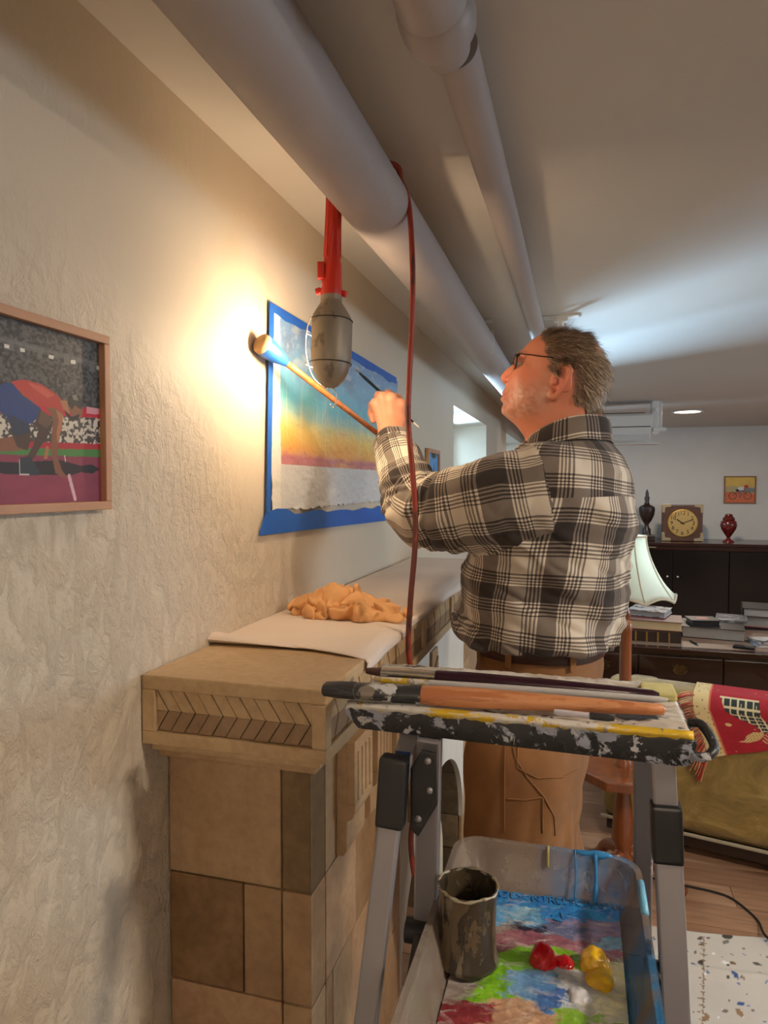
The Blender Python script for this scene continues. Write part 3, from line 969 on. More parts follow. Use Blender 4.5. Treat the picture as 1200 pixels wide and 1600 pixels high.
# wire guard on the open side and the hook below
cage = []
for sg in (-1, 1):
    d = (-n0 * math.cos(R(75)) + n1 * sg * math.sin(R(75)))
    pts = [ptz(hz(500)) + d * Rr * .96, ptz(hz(520)) + d * Rr * 1.12, ptz(hz(548)) + d * Rr * 1.16, ptz(hz(575)) + d * Rr * 1.0, ptz(hz(596)) + d * Rr * .68, ptz(hz(607)) + d * Rr * .15]
    MB().tube(catmull(pts, 6), .0012, 6).build('guard_wire', M_WIRE, lamp_t, smooth=True)
d = -n0
pts = [ptz(hz(486)) + d * Rr * .7, ptz(hz(520)) + d * Rr * 1.15, ptz(hz(560)) + d * Rr * 1.15, ptz(hz(592)) + d * Rr * .8, ptz(hz(607)) + d * Rr * .1]
MB().tube(catmull(pts, 6), .0012, 6).build('guard_wire', M_WIRE, lamp_t, smooth=True)
for y in (520, 570):
    MB().tube([ptz(hz(y)) + (-n0 * math.cos(R(t)) + n1 * math.sin(R(t))) * Rr * 1.13 for t in range(-76, 77, 8)], .0011, 6).build('guard_wire', M_WIRE, lamp_t, smooth=True)
hk = [at_w(519, 606, LW), at_w(524, 612, LW), at_w(525, 624, LW), at_w(524, 633, LW), at_w(520, 637, LW), at_w(516, 632, LW)]
MB().tube(catmull(hk, 6), .0013, 6).build('hook', M_WIRE, lamp_t, smooth=True)
t = NT('bulb_glow'); t.set(color=(1, .9, .7), emit=(1.0, .74, .46), emit_s=BULB_STRENGTH)
MB().lathe([(.008, .0), (.015, .006), (.020, .018), (.0205, .028), (.016, .042), (.011, .055), (.011, .068)], ptz(hz(575)) - n0 * .022, 20, ax).build('bulb', t.m, lamp_t, smooth=True)
MB().lathe([(.013, 0), (.013, .03)], ptz(hz(575)) + ax * .066 - n0 * .012, 16, ax).build('socket', M_RED, lamp_t)
# its red brown cord, over the pipe and down in front of the mantel
cw = LW
htop = ptz(hz(251))
cp = [htop, Vector((.166, 1.262, 2.115)), Vector((.195, 1.27, 2.134)), Vector((.25, 1.285, 2.1365)), Vector((.295, 1.297, 2.126))]
cp += [at_w(x, y, cw) for x, y in ((626, 282), (634, 300), (639, 322), (643, 370), (645, 440), (643, 520), (639, 600), (638, 660), (644, 730), (649, 800), (648, 860), (642, 930), (638, 1000), (641, 1040), (652, 1100), (656, 1160), (652, 1220), (646, 1270), (642, 1320), (648, 1370), (658, 1420), (664, 1480), (668, 1560))]
lastp = cp[-1]
cp += [Vector((lastp.x + .01, lastp.y, .45)), Vector((lastp.x + .03, lastp.y + .02, .12)), Vector((lastp.x + .07, lastp.y + .05, .02)), Vector((lastp.x + .2, lastp.y + .2, .019)), Vector((lastp.x + .1, lastp.y + .45, .019))]
M_CORD = mk_splat('red_cord', rgb(150, 54, 34), [(rgb(96, 40, 30), 14, .56, (1, 1, .3), 2), (rgb(40, 24, 20), 30, .68, (1, 1, .5), 5)], .45, bump=.05)
cord = MB().tube(catmull(cp, 6), .0056, 10).build('power_cord', M_CORD, None, smooth=True)
tag(cord, 'red brown electric cord looped over the thick pipe and hanging to the floor', 'cord')

# ---------------- mahl stick
ms = thing('mahl_stick', 'wooden mahl stick with padded end wrapped in blue tape, resting on the painting', 'stick', tuple(at_w(410, 537, 1.385)))
h0 = at_w(409, 537, 1.385); h1 = at_w(584, 673, 1.63)
sd = (h1 - h0).normalized()
MB().tube([h0 + sd * .03, h0.lerp(h1, .5), h0.lerp(h1, 1.32)], [.0072, .0064, .0056], 12).build('stick', mk_wood('stick_wood', rgb(176, 112, 62), rgb(132, 76, 40), .45, (20, 20, 20)), ms, smooth=True)
MB().lathe([(.004, -.008), (.016, -.0075), (.0208, -.003), (.0214, .004), (.0205, .014), (.017, .026)], h0, 28, sd).build('pad', mk('pad_cloth', rgb(206, 170, 122), .8, var=.2, vscale=40), ms, smooth=True, angle=60)
MB().lathe([(.0213, .006), (.0217, .014), (.0205, .026), (.0178, .040), (.0150, .050), (.0105, .062), (.0085, .070)], h0, 20, sd, cap=False).build('tape_wrap', M_TAPE, ms, smooth=True)

# ---------------- cream dust sheet on the mantel
M_SHEET = mk('sheet_canvas', rgb(222, 206, 192), .8, var=.07, vscale=5, bump=.25, bscale=400, bdist=.001)
zt = ZM + .0022
n_s, n_t = 46, 110
p_fl = on_z(318, 1004, zt); p_fr = on_z(604, 1033, zt)
V = []; UVs = []
for j in range(n_t + 1):
    tt = j / n_t
    for i in range(n_s + 1):
        ss = i / n_s
        y0_ = p_fl.y + (p_fr.y - p_fl.y) * ss + .02 * math.sin(ss * 3.1)
        yy = y0_ + (2.60 - y0_) * tt
        xx = (.008 + (p_fl.x - .0) * (1 - tt) ** 3) + ss * (MX + .004 - .008 - p_fl.x * (1 - tt) ** 3)
        zz = zt + .002 * (1 + mnoise.noise(Vector((xx * 9, yy * 5, 1)))) + .004 * max(0, mnoise.noise(Vector((xx * 4 + 3, yy * 2.4, 5))))
        if ss > .9:
            k = (ss - .9) / .1
            drop = .016 + .006 * math.sin(yy * 7)
            xx = MX + .0035 + .002 * math.sin(yy * 30); zz = zt - drop * (k ** .8) + .001
            if ss < .93: xx = MX - .002 + .0055 * (ss - .9) / .03
        V.append((xx, yy, zz))
F = [(j * (n_s + 1) + i, j * (n_s + 1) + i + 1, (j + 1) * (n_s + 1) + i + 1, (j + 1) * (n_s + 1) + i) for j in range(n_t) for i in range(n_s)]
sheet = mesh_np('dust_sheet', V, F, M_SHEET, None, True)
md = sheet.modifiers.new('thick', 'SOLIDIFY'); md.thickness = .0016; md.offset = 1
tag(sheet, 'cream canvas dust sheet spread along the mantel top', 'cloth')
# its doubled-over near corner
f0 = on_z(316, 1006, zt); f1 = on_z(470, 1020, zt)
m = MB(); rr_ = []
for k in range(15):
    q = k / 14
    c = f0.lerp(f1, q); hgt = .016 * (1 - q) ** .9 + .0004
    ring = []
    for j in range(12):
        a = 2 * math.pi * j / 12
        ring.append((c.x + .004 * (1 - q), c.y + .022 + .004 * q + .024 * math.cos(a) * (1 - .8 * q), zt + .0015 + hgt * (.5 + .5 * math.sin(a))))
    rr_.append(ring)
m.rings(rr_)
m.build('folded_corner', M_SHEET, sheet, smooth=True, angle=70)

# ---------------- crumpled chamois on the sheet
rc = on_z(533, 966, zt + .004)
M_RAG = mk('chamois', rgb(222, 166, 108), .75, var=.14, vscale=10, bump=.3, bscale=260, bdist=.001)
RAG_AT = (rc.x, rc.y + .03, zt + .004)

# ============================================================ THE FAR END OF THE ROOM
# ---------------- wall mounted air conditioner
WB = Y1
def bk(px_, py_, y=WB - .01):
    return on_y(px_, py_, y)


M_AC = mk('ac_plastic', rgb(214, 212, 208), .4)
M_DARK = mk('dark_slot', rgb(30, 30, 32), .6)
ay = 5.55; ab = ay + .24
x0 = bk(925, 660, ay).x - .22; x1 = bk(1019, 660, ay).x
zt_ = bk(1000, 645, ay).z; zb_ = bk(1000, 690, ay).z
ac = thing('air_conditioner', 'white air conditioner hung under the ceiling before the back wall', 'air conditioner', ((x0 + x1) / 2, ay, zb_))
zm = zb_ + (zt_ - zb_) * .52
MB().prism([(x0, ab, zb_ + .02), (x0, ay + .10, zb_), (x0, ay + .012, zm - .01), (x0, ay, zm), (x0, ay, zt_ - .02), (x0, ay + .02, zt_), (x0, ab, zt_)], (x1 - x0, 0, 0)).build('casing', M_AC, ac, bevel=.006)
MB().obox(((x0 + x1) / 2, ay + .048, zm - (zm - zb_) * .5 - .006), (x1 - x0 - .04, .006, .10), (-.70, 0, 0)).build('flap', M_AC, ac, bevel=.002)
MB().box((x0 + .01, ay - .001, zm - .003), (x1 - .01, ay + .02, zm + .003)).build('slot', M_DARK, ac)
MB().box((x0 + .03, ay + .03, zt_), (x1 - .05, ab - .03, zt_ + .006)).build('intake_grille', M_DARK, ac)
MB().box((x0, ay + .09, zb_ - .014), (x1 + .06, ab, zb_ - .002)).build('base_plate', M_AC, ac, bevel=.003)
xr = bk(1033, 650, ay + .1).x
MB().box((x1 + .002, ay + .04, zb_ + .06), (xr - .02, ab, ZC - .001)).build('hanging_bracket', M_AC, ac, bevel=.004)
MB().box((xr - .018, ay + .06, zb_ + .08), (xr + .004, ab - .02, ZC - .001)).build('hanging_bracket', M_AC, ac, bevel=.004)
MB().box((x1 + .01, ay + .02, zb_ + .075), (xr + .03, ay + .05, zb_ + .105)).build('side_bracket', M_AC, ac, bevel=.003)
MB().box((x0 + .01, ay + .06, zt_ + .001), (x0 + .05, ab, ZC - .001)).build('hanging_bracket', M_AC, ac, bevel=.004)
MB().lathe([(.012, 0), (.014, .03)], ((x1 + xr) / 2, ay + .038, ZC - .07), 12, (0, -1, 0)).build('screw_cap', M_WHITE, ac)

# ---------------- black cabinet against the back wall
CF = 7.62
cz = on_y(1100, 849, CF).z
cx0 = on_y(1000, 849, CF).x - .25; cx1 = on_y(1200, 849, CF).x + .75
cab = thing('tall_cabinet', 'black glossy cabinet with a dark red top against the back wall', 'cabinet', ((cx0 + cx1) / 2, WB - .3, 0))
M_BLACK = mk('black_lacquer', rgb(18, 16, 17), .18, spec=.5)
M_MAHO = mk_wood('mahogany_dark', rgb(52, 24, 20), rgb(34, 16, 14), .22, (3, 20, 20), .3)
MB().box((cx0, CF - .02, cz - .03), (cx1, WB - .03, cz)).build('top_board', M_MAHO, cab, bevel=.006)
MB().box((cx0 + .03, CF + .03, .0), (cx1 - .03, WB - .04, cz - .031)).build('carcass', M_BLACK, cab, bevel=.004)
MB().box((cx0 + .02, CF - .004, cz - .075), (cx1 - .02, CF + .028, cz - .032)).build('fascia', M_MAHO, cab, bevel=.006)
nd = 4; xa = cx0 + .04; wd = (cx1 - cx0 - .08) / nd
for i in range(nd):
    d = MB().box((xa + i * wd + .006, CF + .006, .06), (xa + (i + 1) * wd - .006, CF + .028, cz - .08)).build('door', M_BLACK, cab, bevel=.004)
    xh = xa + (i + 1) * wd - .05 if i % 2 == 0 else xa + i * wd + .05
    MB().lathe([(.006, 0), (.006, .012), (.013, .018), (.011, .026)], (xh, CF + .006, cz * .62), 12, (0, -1, 0)).build('knob', mk('nickel', rgb(190, 186, 176), .25, .9) if i == 0 else bpy.data.materials['nickel'], d, smooth=True)
xq = on_y(1020, 858, CF).x
MB().box((xq - .10, CF - .02, cz - .056), (xq + .03, CF - .006, cz - .046)).build('pull_bar', bpy.data.materials['nickel'], cab, bevel=.002)

# things on the cabinet
UY = 7.86
pxm_ = lambda w: FPX / w
wU = (Vector((on_y(1010, 840, UY))) - CAM).dot(FWD)
M_URN = mk('urn_dark_wood', rgb(46, 30, 26), .35, var=.3, vscale=14)
def s_(n): return n / pxm_(wU)
c = on_y(1010, 845, UY); c.z = cz + .0005
urn = thing('urn', 'dark brown lidded urn with a pointed finial on the cabinet', 'urn', tuple(c))
MB().box((c.x - s_(12), UY - s_(12), cz + .0005), (c.x + s_(12), UY + s_(12), cz + s_(9))).build('plinth', M_URN, urn, bevel=.01)
MB().lathe([(s_(6.5), s_(9)), (s_(6), s_(18)), (s_(3.5), s_(21)), (s_(3), s_(25)), (s_(7), s_(31)), (s_(11), s_(40)), (s_(12), s_(48)), (s_(11.5), s_(52))], (c.x, UY, cz), 24).build('vase_body', M_URN, urn, smooth=True, angle=50)
MB().lathe([(s_(11.5), s_(52)), (s_(9), s_(54)), (s_(4.5), s_(56)), (s_(3), s_(60)), (s_(4), s_(66)), (s_(2.4), s_(70)), (s_(2.6), s_(73)), (s_(1.2), s_(78)), (.001, s_(80))], (c.x, UY, cz), 20).build('lid', M_URN, urn, smooth=True, angle=60)
c2 = on_y(1138, 846, UY)
M_URN2 = mk('urn_red_lacquer', rgb(108, 30, 26), .22, var=.4, vscale=20, coat=.5)
u2 = thing('urn', 'reddish brown lacquered lidded jar on a narrow foot on the cabinet', 'urn', (c2.x, UY, cz))
MB().lathe([(s_(8.5), 0), (s_(8), s_(2)), (s_(4), s_(4)), (s_(2.4), s_(7)), (s_(5), s_(11)), (s_(10), s_(19)), (s_(12), s_(25)), (s_(11), s_(31)), (s_(7.5), s_(34))], (c2.x, UY, cz + .0006), 24).build('jar_body', M_URN2, u2, smooth=True, angle=60)
MB().lathe([(s_(8.5), s_(34)), (s_(8.8), s_(36)), (s_(6), s_(39)), (s_(5.2), s_(42)), (s_(2), s_(43))], (c2.x, UY, cz), 20).build('lid', M_URN2, u2, smooth=True, angle=40)
c3 = on_y(996, 846, UY + .05)
orn = tag(MB().lathe([(s_(10), 0), (s_(10), s_(18)), (s_(9), s_(24)), (s_(6), s_(28)), (s_(1), s_(29.5))], (c3.x - s_(6), UY + .2, cz + .0006), 24).build('vase', M_BLACK, None, smooth=True), 'small black round-topped pot behind the dark urn', 'pot')

# clock
c = on_y(1065, 846, UY); half = s_(29)
ck = thing('clock', 'square brown wooden clock with gold dial and metal corners', 'clock', (c.x, UY, cz))
M_CLK = mk_wood('clock_wood', rgb(92, 60, 46), rgb(70, 44, 34), .4, (3, 14, 14))
MB().box((c.x - half, UY - .04, cz + .001), (c.x + half, UY + .05, cz + s_(56))).build('case', M_CLK, ck, bevel=.01)
cc = Vector((c.x, UY - .041, cz + s_(28)))
ck.location.z += .0
M_DIAL = mk('gold_dial', rgb(206, 180, 120), .32, .75)
MB().lathe([(s_(21.5), 0), (s_(21.5), .006), (s_(20), .008), (s_(20), .0)], cc, 48, (0, -1, 0), cap=False).build('dial_rim', mk('brass', rgb(170, 136, 70), .35, .8), ck, smooth=True, angle=30)
dial = MB().lathe([(s_(20), 0), (s_(20), .003)], cc, 48, (0, -1, 0)).build('dial', M_DIAL, ck)
M_INK = mk('black_ink', rgb(26, 20, 16), .5)


def text_mesh(txt, size, M, name, m, parent, depth=.0008):
    cu = bpy.data.curves.new(name, 'FONT'); cu.body = txt; cu.size = size; cu.align_x = 'CENTER'; cu.align_y = 'CENTER'; cu.extrude = depth; cu.resolution_u = 3
    tmp = bpy.data.objects.new('tmp_text', cu); COL.objects.link(tmp)
    bpy.context.view_layer.update()
    dg = bpy.context.evaluated_depsgraph_get()
    me = bpy.data.meshes.new_from_object(tmp.evaluated_get(dg)); me.name = name
    me.transform(M)
    bpy.data.objects.remove(tmp); bpy.data.curves.remove(cu)
    me.materials.clear()
    return link_mesh(name, me, m, parent)


for k in range(1, 13):
    a = R(90 - 30 * k)
    p = cc + Vector((math.cos(a), 0, math.sin(a))) * s_(15.6) + Vector((0, -.0042, 0))
    text_mesh(str(k), s_(8.6), Matrix.Translation(p) @ Matrix.Rotation(R(90), 4, 'X'), 'numeral', M_INK, dial)
for ang, ln, w_ in ((R(90 - 30 * 10.18), s_(10), .011), (R(90 - 6 * 11.5), s_(17), .008)):
    e = cc + Vector((math.cos(ang), 0, math.sin(ang))) * ln + Vector((0, -.008, 0)); st_ = cc - Vector((math.cos(ang), 0, math.sin(ang))) * s_(3) + Vector((0, -.008, 0))
    MB().beam(st_, e, w_, .002, (0, 1, 0)).build('hand', M_INK, ck)
M_PEW = mk('pewter', rgb(168, 154, 128), .4, .7)
for sx in (-1, 1):
    for sz in (-1, 1):
        o = Vector((c.x + sx * half, UY - .041, cz + .006 + s_(28) + sz * (s_(28) - .003)))
        L_ = s_(13); w_ = s_(5)
        pts = [(0, 0), (-L_, 0), (-L_, -w_ * .8), (-L_ * .62, -w_ * .9), (-w_, -w_), (-w_ * .9, -L_ * .62), (-w_ * .8, -L_), (0, -L_)]
        poly = [o + Vector((sx * (a + .004), 0, sz * (b_ + .004))) for a, b_ in pts]
        MB().prism(poly, (0, -.008, 0)).build('corner_mount', M_PEW, ck, bevel=.002)

# cyclist picture on the back wall
pa = bk(1132, 744, WB - .02); pb = bk(1181, 787, WB - .02)
cyc = thing('framed_picture', 'small framed painting of a cyclist on the back wall above the jar', 'picture', ((pa.x + pb.x) / 2, WB, pb.z), 'framed sports paintings')
frame_box(cyc, WB - .02, WB - .0025, pa.x, pb.x, pb.z, pa.z, .012, mk_wood('frame_oak', rgb(150, 104, 62), rgb(120, 80, 46), .45, (20, 20, 3)), 'y')
r = Raster(pa.x + .010, pb.x - .010, pb.z + .010, pa.z - .010, 110, 96, lin((214, 176, 84)))
W0, H0 = pb.x - pa.x - .02, pa.z - pb.z - .02
P = lambda u, v: (pa.x + .01 + u * W0, pb.z + .01 + v * H0)
nq = noise2(r.A.shape, (6, 5), 8, 3)
r.C *= (.85 + .3 * nq)[..., None]
r.poly([P(0, .62), P(.3, .66), P(.6, .58), P(1, .62), P(1, .4), P(0, .4)], lin((176, 160, 116)))
r.poly([P(.45, .55), P(.7, .6), P(1, .55), P(1, .4), P(.4, .4)], lin((118, 120, 124)))
r.poly([P(0, .42), P(1, .36), P(1, 0), P(0, 0)], lin((204, 104, 66)))
BK = lin((58, 26, 24))
for u in (.26, .76):
    pts = [P(u + .125 * math.cos(a), .27 + .14 * math.sin(a)) for a in np.linspace(0, 2 * math.pi, 20)]
    r.line(pts, .007, BK)
r.line([P(.26, .27), P(.42, .45), P(.66, .46), P(.76, .27)], .006, BK); r.line([P(.42, .45), P(.5, .24), P(.66, .46)], .006, lin((160, 40, 40)))
r.poly([P(.34, .5), P(.4, .42), P(.52, .46), P(.46, .56)], lin((22, 26, 40)))
r.poly([P(.4, .56), P(.5, .47), P(.66, .5), P(.64, .62), P(.5, .62)], lin((204, 210, 216)))
r.line([P(.64, .56), P(.68, .42)], .012, lin((150, 90, 60))); r.line([P(.46, .44), P(.55, .32), P(.5, .2)], .014, lin((140, 84, 60)))
r.ell(P(.71, .63), .022, .018, lin((186, 44, 34)))
r.build('canvas', lambda A, B: (A, WB - .012 + 0 * A, B), V_PAINT, cyc)

# ---------------- desk with books
DZ = .69
d0 = on_z(980, 1009, DZ); d1 = on_z(1200, 1026, DZ)
DY = d0.y
dxa, dxb = d0.x - .32, d0.x + 1.45
desk = thing('writing_desk', 'dark mahogany desk with brass drawer pulls behind the sofa, strewn with books', 'desk', ((dxa + dxb) / 2, DY + .3, 0))
M_DESK = mk_wood('desk_mahogany', rgb(58, 26, 22), rgb(36, 17, 15), .2, (2, 18, 18), .4)
MB().box((dxa, DY, DZ - .03), (dxb, DY + .62, DZ)).build('desk_top', M_DESK, desk, bevel=.005)
MB().box((dxa + .08, DY + .05, DZ - .0002), (dxb - .06, DY + .58, DZ + .0008)).build('writing_panel', mk('tan_leather', rgb(128, 104, 88), .5, var=.1, vscale=6), desk)
MB().box((dxa + .02, DY + .03, DZ - .20), (dxb - .02, DY + .6, DZ - .031)).build('apron', M_DESK, desk)
MB().box((dxa + .012, DY + .010, DZ - .215), (dxb - .012, DY + .60, DZ - .2)).build('lower_moulding', M_DESK, desk, bevel=.004)
xs = [dxa + .03, dxa + .52, dxa + .93, dxb - .03]
cxm = on_y(1063, 1040, DY).x
xs = [dxa + .03, cxm - .2, cxm + .2, dxb - .03]
M_BRASS = bpy.data.materials['brass']; M_AGED = mk('aged_brass', rgb(96, 72, 40), .45, .7, var=.4, vscale=60)
for a, b_ in zip(xs[:-1], xs[1:]):
    d = MB().box((a + .004, DY + .012, DZ - .188), (b_ - .004, DY + .029, DZ - .045)).build('drawer', M_DESK, desk, bevel=.004)
    xm, zz = (a + b_) / 2, DZ - .105
    bp = [(.8 * q_, .8 * w_) for q_, w_ in [(-.045, -.012), (-.03, -.02), (0, -.028), (.03, -.02), (.045, -.012), (.036, .006), (.05, .022), (.03, .016), (.018, .03), (0, .018), (-.018, .03), (-.03, .016), (-.05, .022), (-.036, .006)]]
    MB().prism([(xm + u, DY + .0115, zz + v) for u, v in bp], (0, -.003, 0)).build('backplate', M_AGED, d)
    MB().tube([(xm + .032 * math.cos(t), DY + .004, zz - .004 + .022 * math.sin(t)) for t in np.linspace(math.pi, 2 * math.pi, 10)], .003, 6).build('bail_handle', M_AGED, d, smooth=True)
for x in (dxa + .05, cxm - .2, cxm + .2, dxb - .05):
    for y in (DY + .05, DY + .57):
        MB().lathe([(.022, 0), (.026, .03), (.018, .06), (.024, .30), (.030, .42), (.022, .45), (.032, DZ - .216)], (x, y, 0), 16).build('leg', M_DESK, desk, smooth=True, angle=40)


def book(name, label, cat, c, size, rz, cover, pages=None, tilt=0, z=None, spine=None, group='books and binders on the desk'):
    """a closed book lying flat: boards, page block, spine on the near long side"""
    w_, l_, h_ = size
    M4 = Matrix.Rotation(rz, 3, 'Z') @ Matrix.Rotation(tilt, 3, 'Y')
    c = Vector(c); base = c.copy()
    o = thing(name, label, cat, tuple(base), group)
    up = M4 @ Vector((0, 0, 1)); fx = M4 @ Vector((1, 0, 0)); fy = M4 @ Vector((0, 1, 0))
    th = min(.003, h_ * .2)
    q = c + up * (h_ / 2)
    MB().obox(q - up * (h_ / 2 - th / 2), (w_, l_, th), M4).build('back_cover', cover, o)
    MB().obox(q + up * (h_ / 2 - th / 2), (w_, l_, th), M4).build('front_cover', cover, o)
    MB().obox(q + fx * .002 + fy * 0, (w_ - .012, l_ - .012, h_ - 2 * th - .0004), M4).build('page_block', pages or PAGES, o)
    if spine:
        s_side = {'near': -fy, 'far': fy, 'left': -fx, 'right': fx}[spine]
        if spine in ('near', 'far'): MB().obox(q + s_side * (l_ / 2 - .001), (w_, .004, h_), M4).build('spine', cover, o)
        else: MB().obox(q + s_side * (w_ / 2 - .001), (.004, l_, h_), M4).build('spine', cover, o)
    return o, q, M4


PAGES = mk('paper_pages', rgb(206, 186, 150), .8)
GREY_P = mk('paper_grey', rgb(150, 148, 146), .6)
M_MAR = mk('maroon_leather', rgb(88, 26, 30), .4); M_DKB = mk('dark_brown_leather', rgb(44, 28, 24), .4); M_BLKB = mk('black_vinyl', rgb(30, 30, 33), .35)
M_REDB = mk('red_board', rgb(140, 28, 34), .4); M_GLOSS = mk_splat('magazine_gloss', rgb(196, 192, 190), [(rgb(60, 58, 62), 14, .52, (1, 1, 1), 3), (rgb(150, 60, 54), 18, .66, (1, 1, 1), 8)], .3, bump=0)
M_GLOSS2 = mk_splat('magazine_dark', rgb(90, 88, 92), [(rgb(190, 188, 186), 16, .56, (1, 1, 1), 4)], .3, bump=0)


def dk(px_, py_, z): return on_z(px_, py_, z)


zA = DZ + .0012
c = dk(1020, 1003, zA); sc = .26
b1, q, M4 = book('book', 'thick dark brown book with raised spine bands, lowest on the desk', 'book', (c.x, c.y + .11, zA), (.285, .21, .052), R(-2), M_DKB, None, 0, spine='near')
for k in range(4):
    MB().obox(q + Vector((-.085 + .055 * k, -.109, 0)), (.008, .006, .053), M4).build('spine_band', M_BRASS, b1)
c = dk(1022, 985, zA + .053)
book('photo_album', 'maroon photo album with cream pages lying on the dark banded book', 'book', (c.x, c.y + .11, zA + .0535), (.30, .225, .050), R(-6), M_MAR, PAGES, R(0), spine='left')
c = dk(1022, 966, zA + .105)
book('magazine', 'pale magazine stack lying on the maroon album', 'magazine', (c.x - .01, c.y + .14, zA + .1045), (.20, .19, .030), R(-18), M_GLOSS, GREY_P)
c = dk(1120, 1000, zA)
book('ring_binder', 'thick black ring binder with grey sheets, under the small black case', 'binder', (c.x + .0, c.y + .13, zA), (.31, .25, .060), R(-9), M_BLKB, GREY_P, spine='left')
c3_ = dk(1105, 980, zA + .061)
book('box_file', 'small black case with a red label lying on the ring binder', 'case', (c3_.x - .01, c3_.y + .10, zA + .0605), (.15, .13, .030), R(8), M_BLKB, M_BLKB)
MB().obox((c3_.x - .01, c3_.y + .10, zA + .0912), (.06, .05, .001), (0, 0, R(8))).build('label_patch', mk('label_red', rgb(190, 90, 84), .4), bpy.data.objects['box_file'])
c = dk(1142, 975, zA + .061)
book('magazine', 'glossy grey magazine on the ring binder beside the small black case', 'magazine', (c.x + .03, c.y + .15, zA + .0605), (.16, .21, .012), R(-12), M_GLOSS2, GREY_P)
c = dk(1192, 990, zA)
book('book', 'red hardback under the black binder at the stack by the sofa end', 'book', (c.x + .10, c.y + .27, zA), (.30, .24, .062), R(-14), M_REDB, GREY_P, spine='left')
book('ring_binder', 'black binder lying on the red hardback', 'binder', (c.x + .10, c.y + .27, zA + .0625), (.30, .25, .048), R(-10), M_BLKB, GREY_P, spine='left')
c = dk(1190, 1006, zA)
book('magazine', 'white picture magazine lying in front of the red hardback', 'magazine', (c.x + .07, c.y + .01, zA), (.24, .15, .022), R(12), M_GLOSS, GREY_P)
c = dk(1163, 1013, zA)
ph = thing('mobile_phone', 'black mobile phone lying near the desk edge', 'phone', (c.x, c.y, zA))
MB().obox((c.x, c.y, zA + .006), (.10, .055, .011), (0, 0, R(-20))).build('phone_case', M_BLACK, ph, bevel=.003)
MB().obox((c.x, c.y, zA + .012), (.088, .046, .0012), (0, 0, R(-20))).build('screen', mk('screen_glass', rgb(20, 24, 30), .08), ph)
c = dk(1085, 1006, zA)
pen = thing('pen', 'short dark pen lying on the tan desk panel', 'pen', (c.x, c.y, zA))
MB().tube([(c.x - .012, c.y + .05, zA + .005), (c.x + .010, c.y - .03, zA + .005)], .005, 8).build('barrel', M_BLKB, pen, smooth=True)
MB().lathe([(.005, 0), (.0015, .012)], (c.x + .010, c.y - .03, zA + .005), 8, (.27, -.96, 0)).build('tip', bpy.data.materials['nickel'], pen, smooth=True)
c = dk(1072, 992, zA)
pch = tag(MB().lathe([(.034, 0), (.04, .012), (.036, .03), (.02, .042), (.002, .046)], (c.x - .035, c.y - .01, zA), 16, sx=.8, sy=.6).build('leather_pouch', mk('olive_leather', rgb(104, 92, 66), .6, var=.3, vscale=30), None, smooth=True), 'small olive leather pouch at the corner of the maroon album', 'pouch')

# ---------------- sofa seen from behind, rotated a little
SA = R(-13.5)
s0 = on_z(938, 1276, .10); s0 = Vector((s0.x, s0.y, 0))
sx = Vector((math.cos(SA), math.sin(SA), 0)); sy = Vector((-math.sin(SA), math.cos(SA), 0))
MS = Matrix.Rotation(SA, 3, 'Z')
def sp_(u, v, z): return s0 + sx * u + sy * v + Vector((0, 0, z))


t = NT('olive_velvet'); v = t.coord('Object')
f = t.ramp(t.noise(v, 4.5, 6, 0.7, 2.2), [(.35, rgb(116, 95, 46)), (.55, rgb(146, 121, 64)), (.72, rgb(176, 152, 94))])
t.set(color=f, rough=.75, sheen=.25); t.bump(t.noise(v, 160, 3), .2, .002); M_VELV = t.m
sofa = thing('sofa', 'olive velvet sofa seen from behind on a dark wooden base', 'sofa', tuple(sp_(.9, .36, 0)))
SL = 1.75
m = MB().obox(sp_(SL / 2, .10, .40), (SL, .20, .57), MS)
bk_ = m.build('backrest', M_VELV, sofa, smooth=True, bevel=.055, seg=4)
for u in (.08, SL - .08):
    MB().obox(sp_(u, .42, .355), (.16, .44, .44), MS).build('armrest', M_VELV, sofa, smooth=True, bevel=.05, seg=4)
for k in range(2):
    MB().obox(sp_(.16 + (SL - .32) * (.25 + .5 * k), .44, .34), ((SL - .34) / 2, .46, .17), MS).build('seat_cushion', M_VELV, sofa, smooth=True, bevel=.045, seg=4)
MB().obox(sp_(SL / 2, .35, .175), (SL - .02, .62, .15), MS).build('seat_box', M_VELV, sofa, bevel=.015)
MB().obox(sp_(SL / 2, .004, .108), (SL, .012, .012), MS).build('welt', mk('pale_piping', rgb(170, 160, 138), .6), sofa, bevel=.003)
M_BASEW = mk('sofa_base_wood', rgb(38, 26, 20), .45)
MB().obox(sp_(SL / 2, .33, .072), (SL - .04, .60, .054), MS).build('plinth', M_BASEW, sofa, bevel=.004)
for u in (.10, SL - .10):
    for vv_ in (.06, .60):
        MB().obox(sp_(u, vv_, .0225), (.06, .06, .044), MS).build('leg', M_BASEW, sofa, bevel=.004)

# red throw over the back
tz_top = .40 + .285 + .006
pl = []
def on_face(px_, py_, off=-.012):
    d = ray(px_, py_); n = -sy; p0 = sp_(0, off, 0)
    return CAM + d * ((p0 - CAM).dot(n) / d.dot(n))
def fuv(px_, py_):
    p = on_face(px_, py_); return ((p - s0).dot(sx), p.z)
ua, _ = fuv(1082, 1085); ub, zlow = fuv(1108, 1183); ue, zre = fuv(1200, 1166)
NU, NVv = 420, 200
Ltop = .30; 
r = Raster(0, 1, 0, 1, NU, NVv, lin((158, 18, 36)))
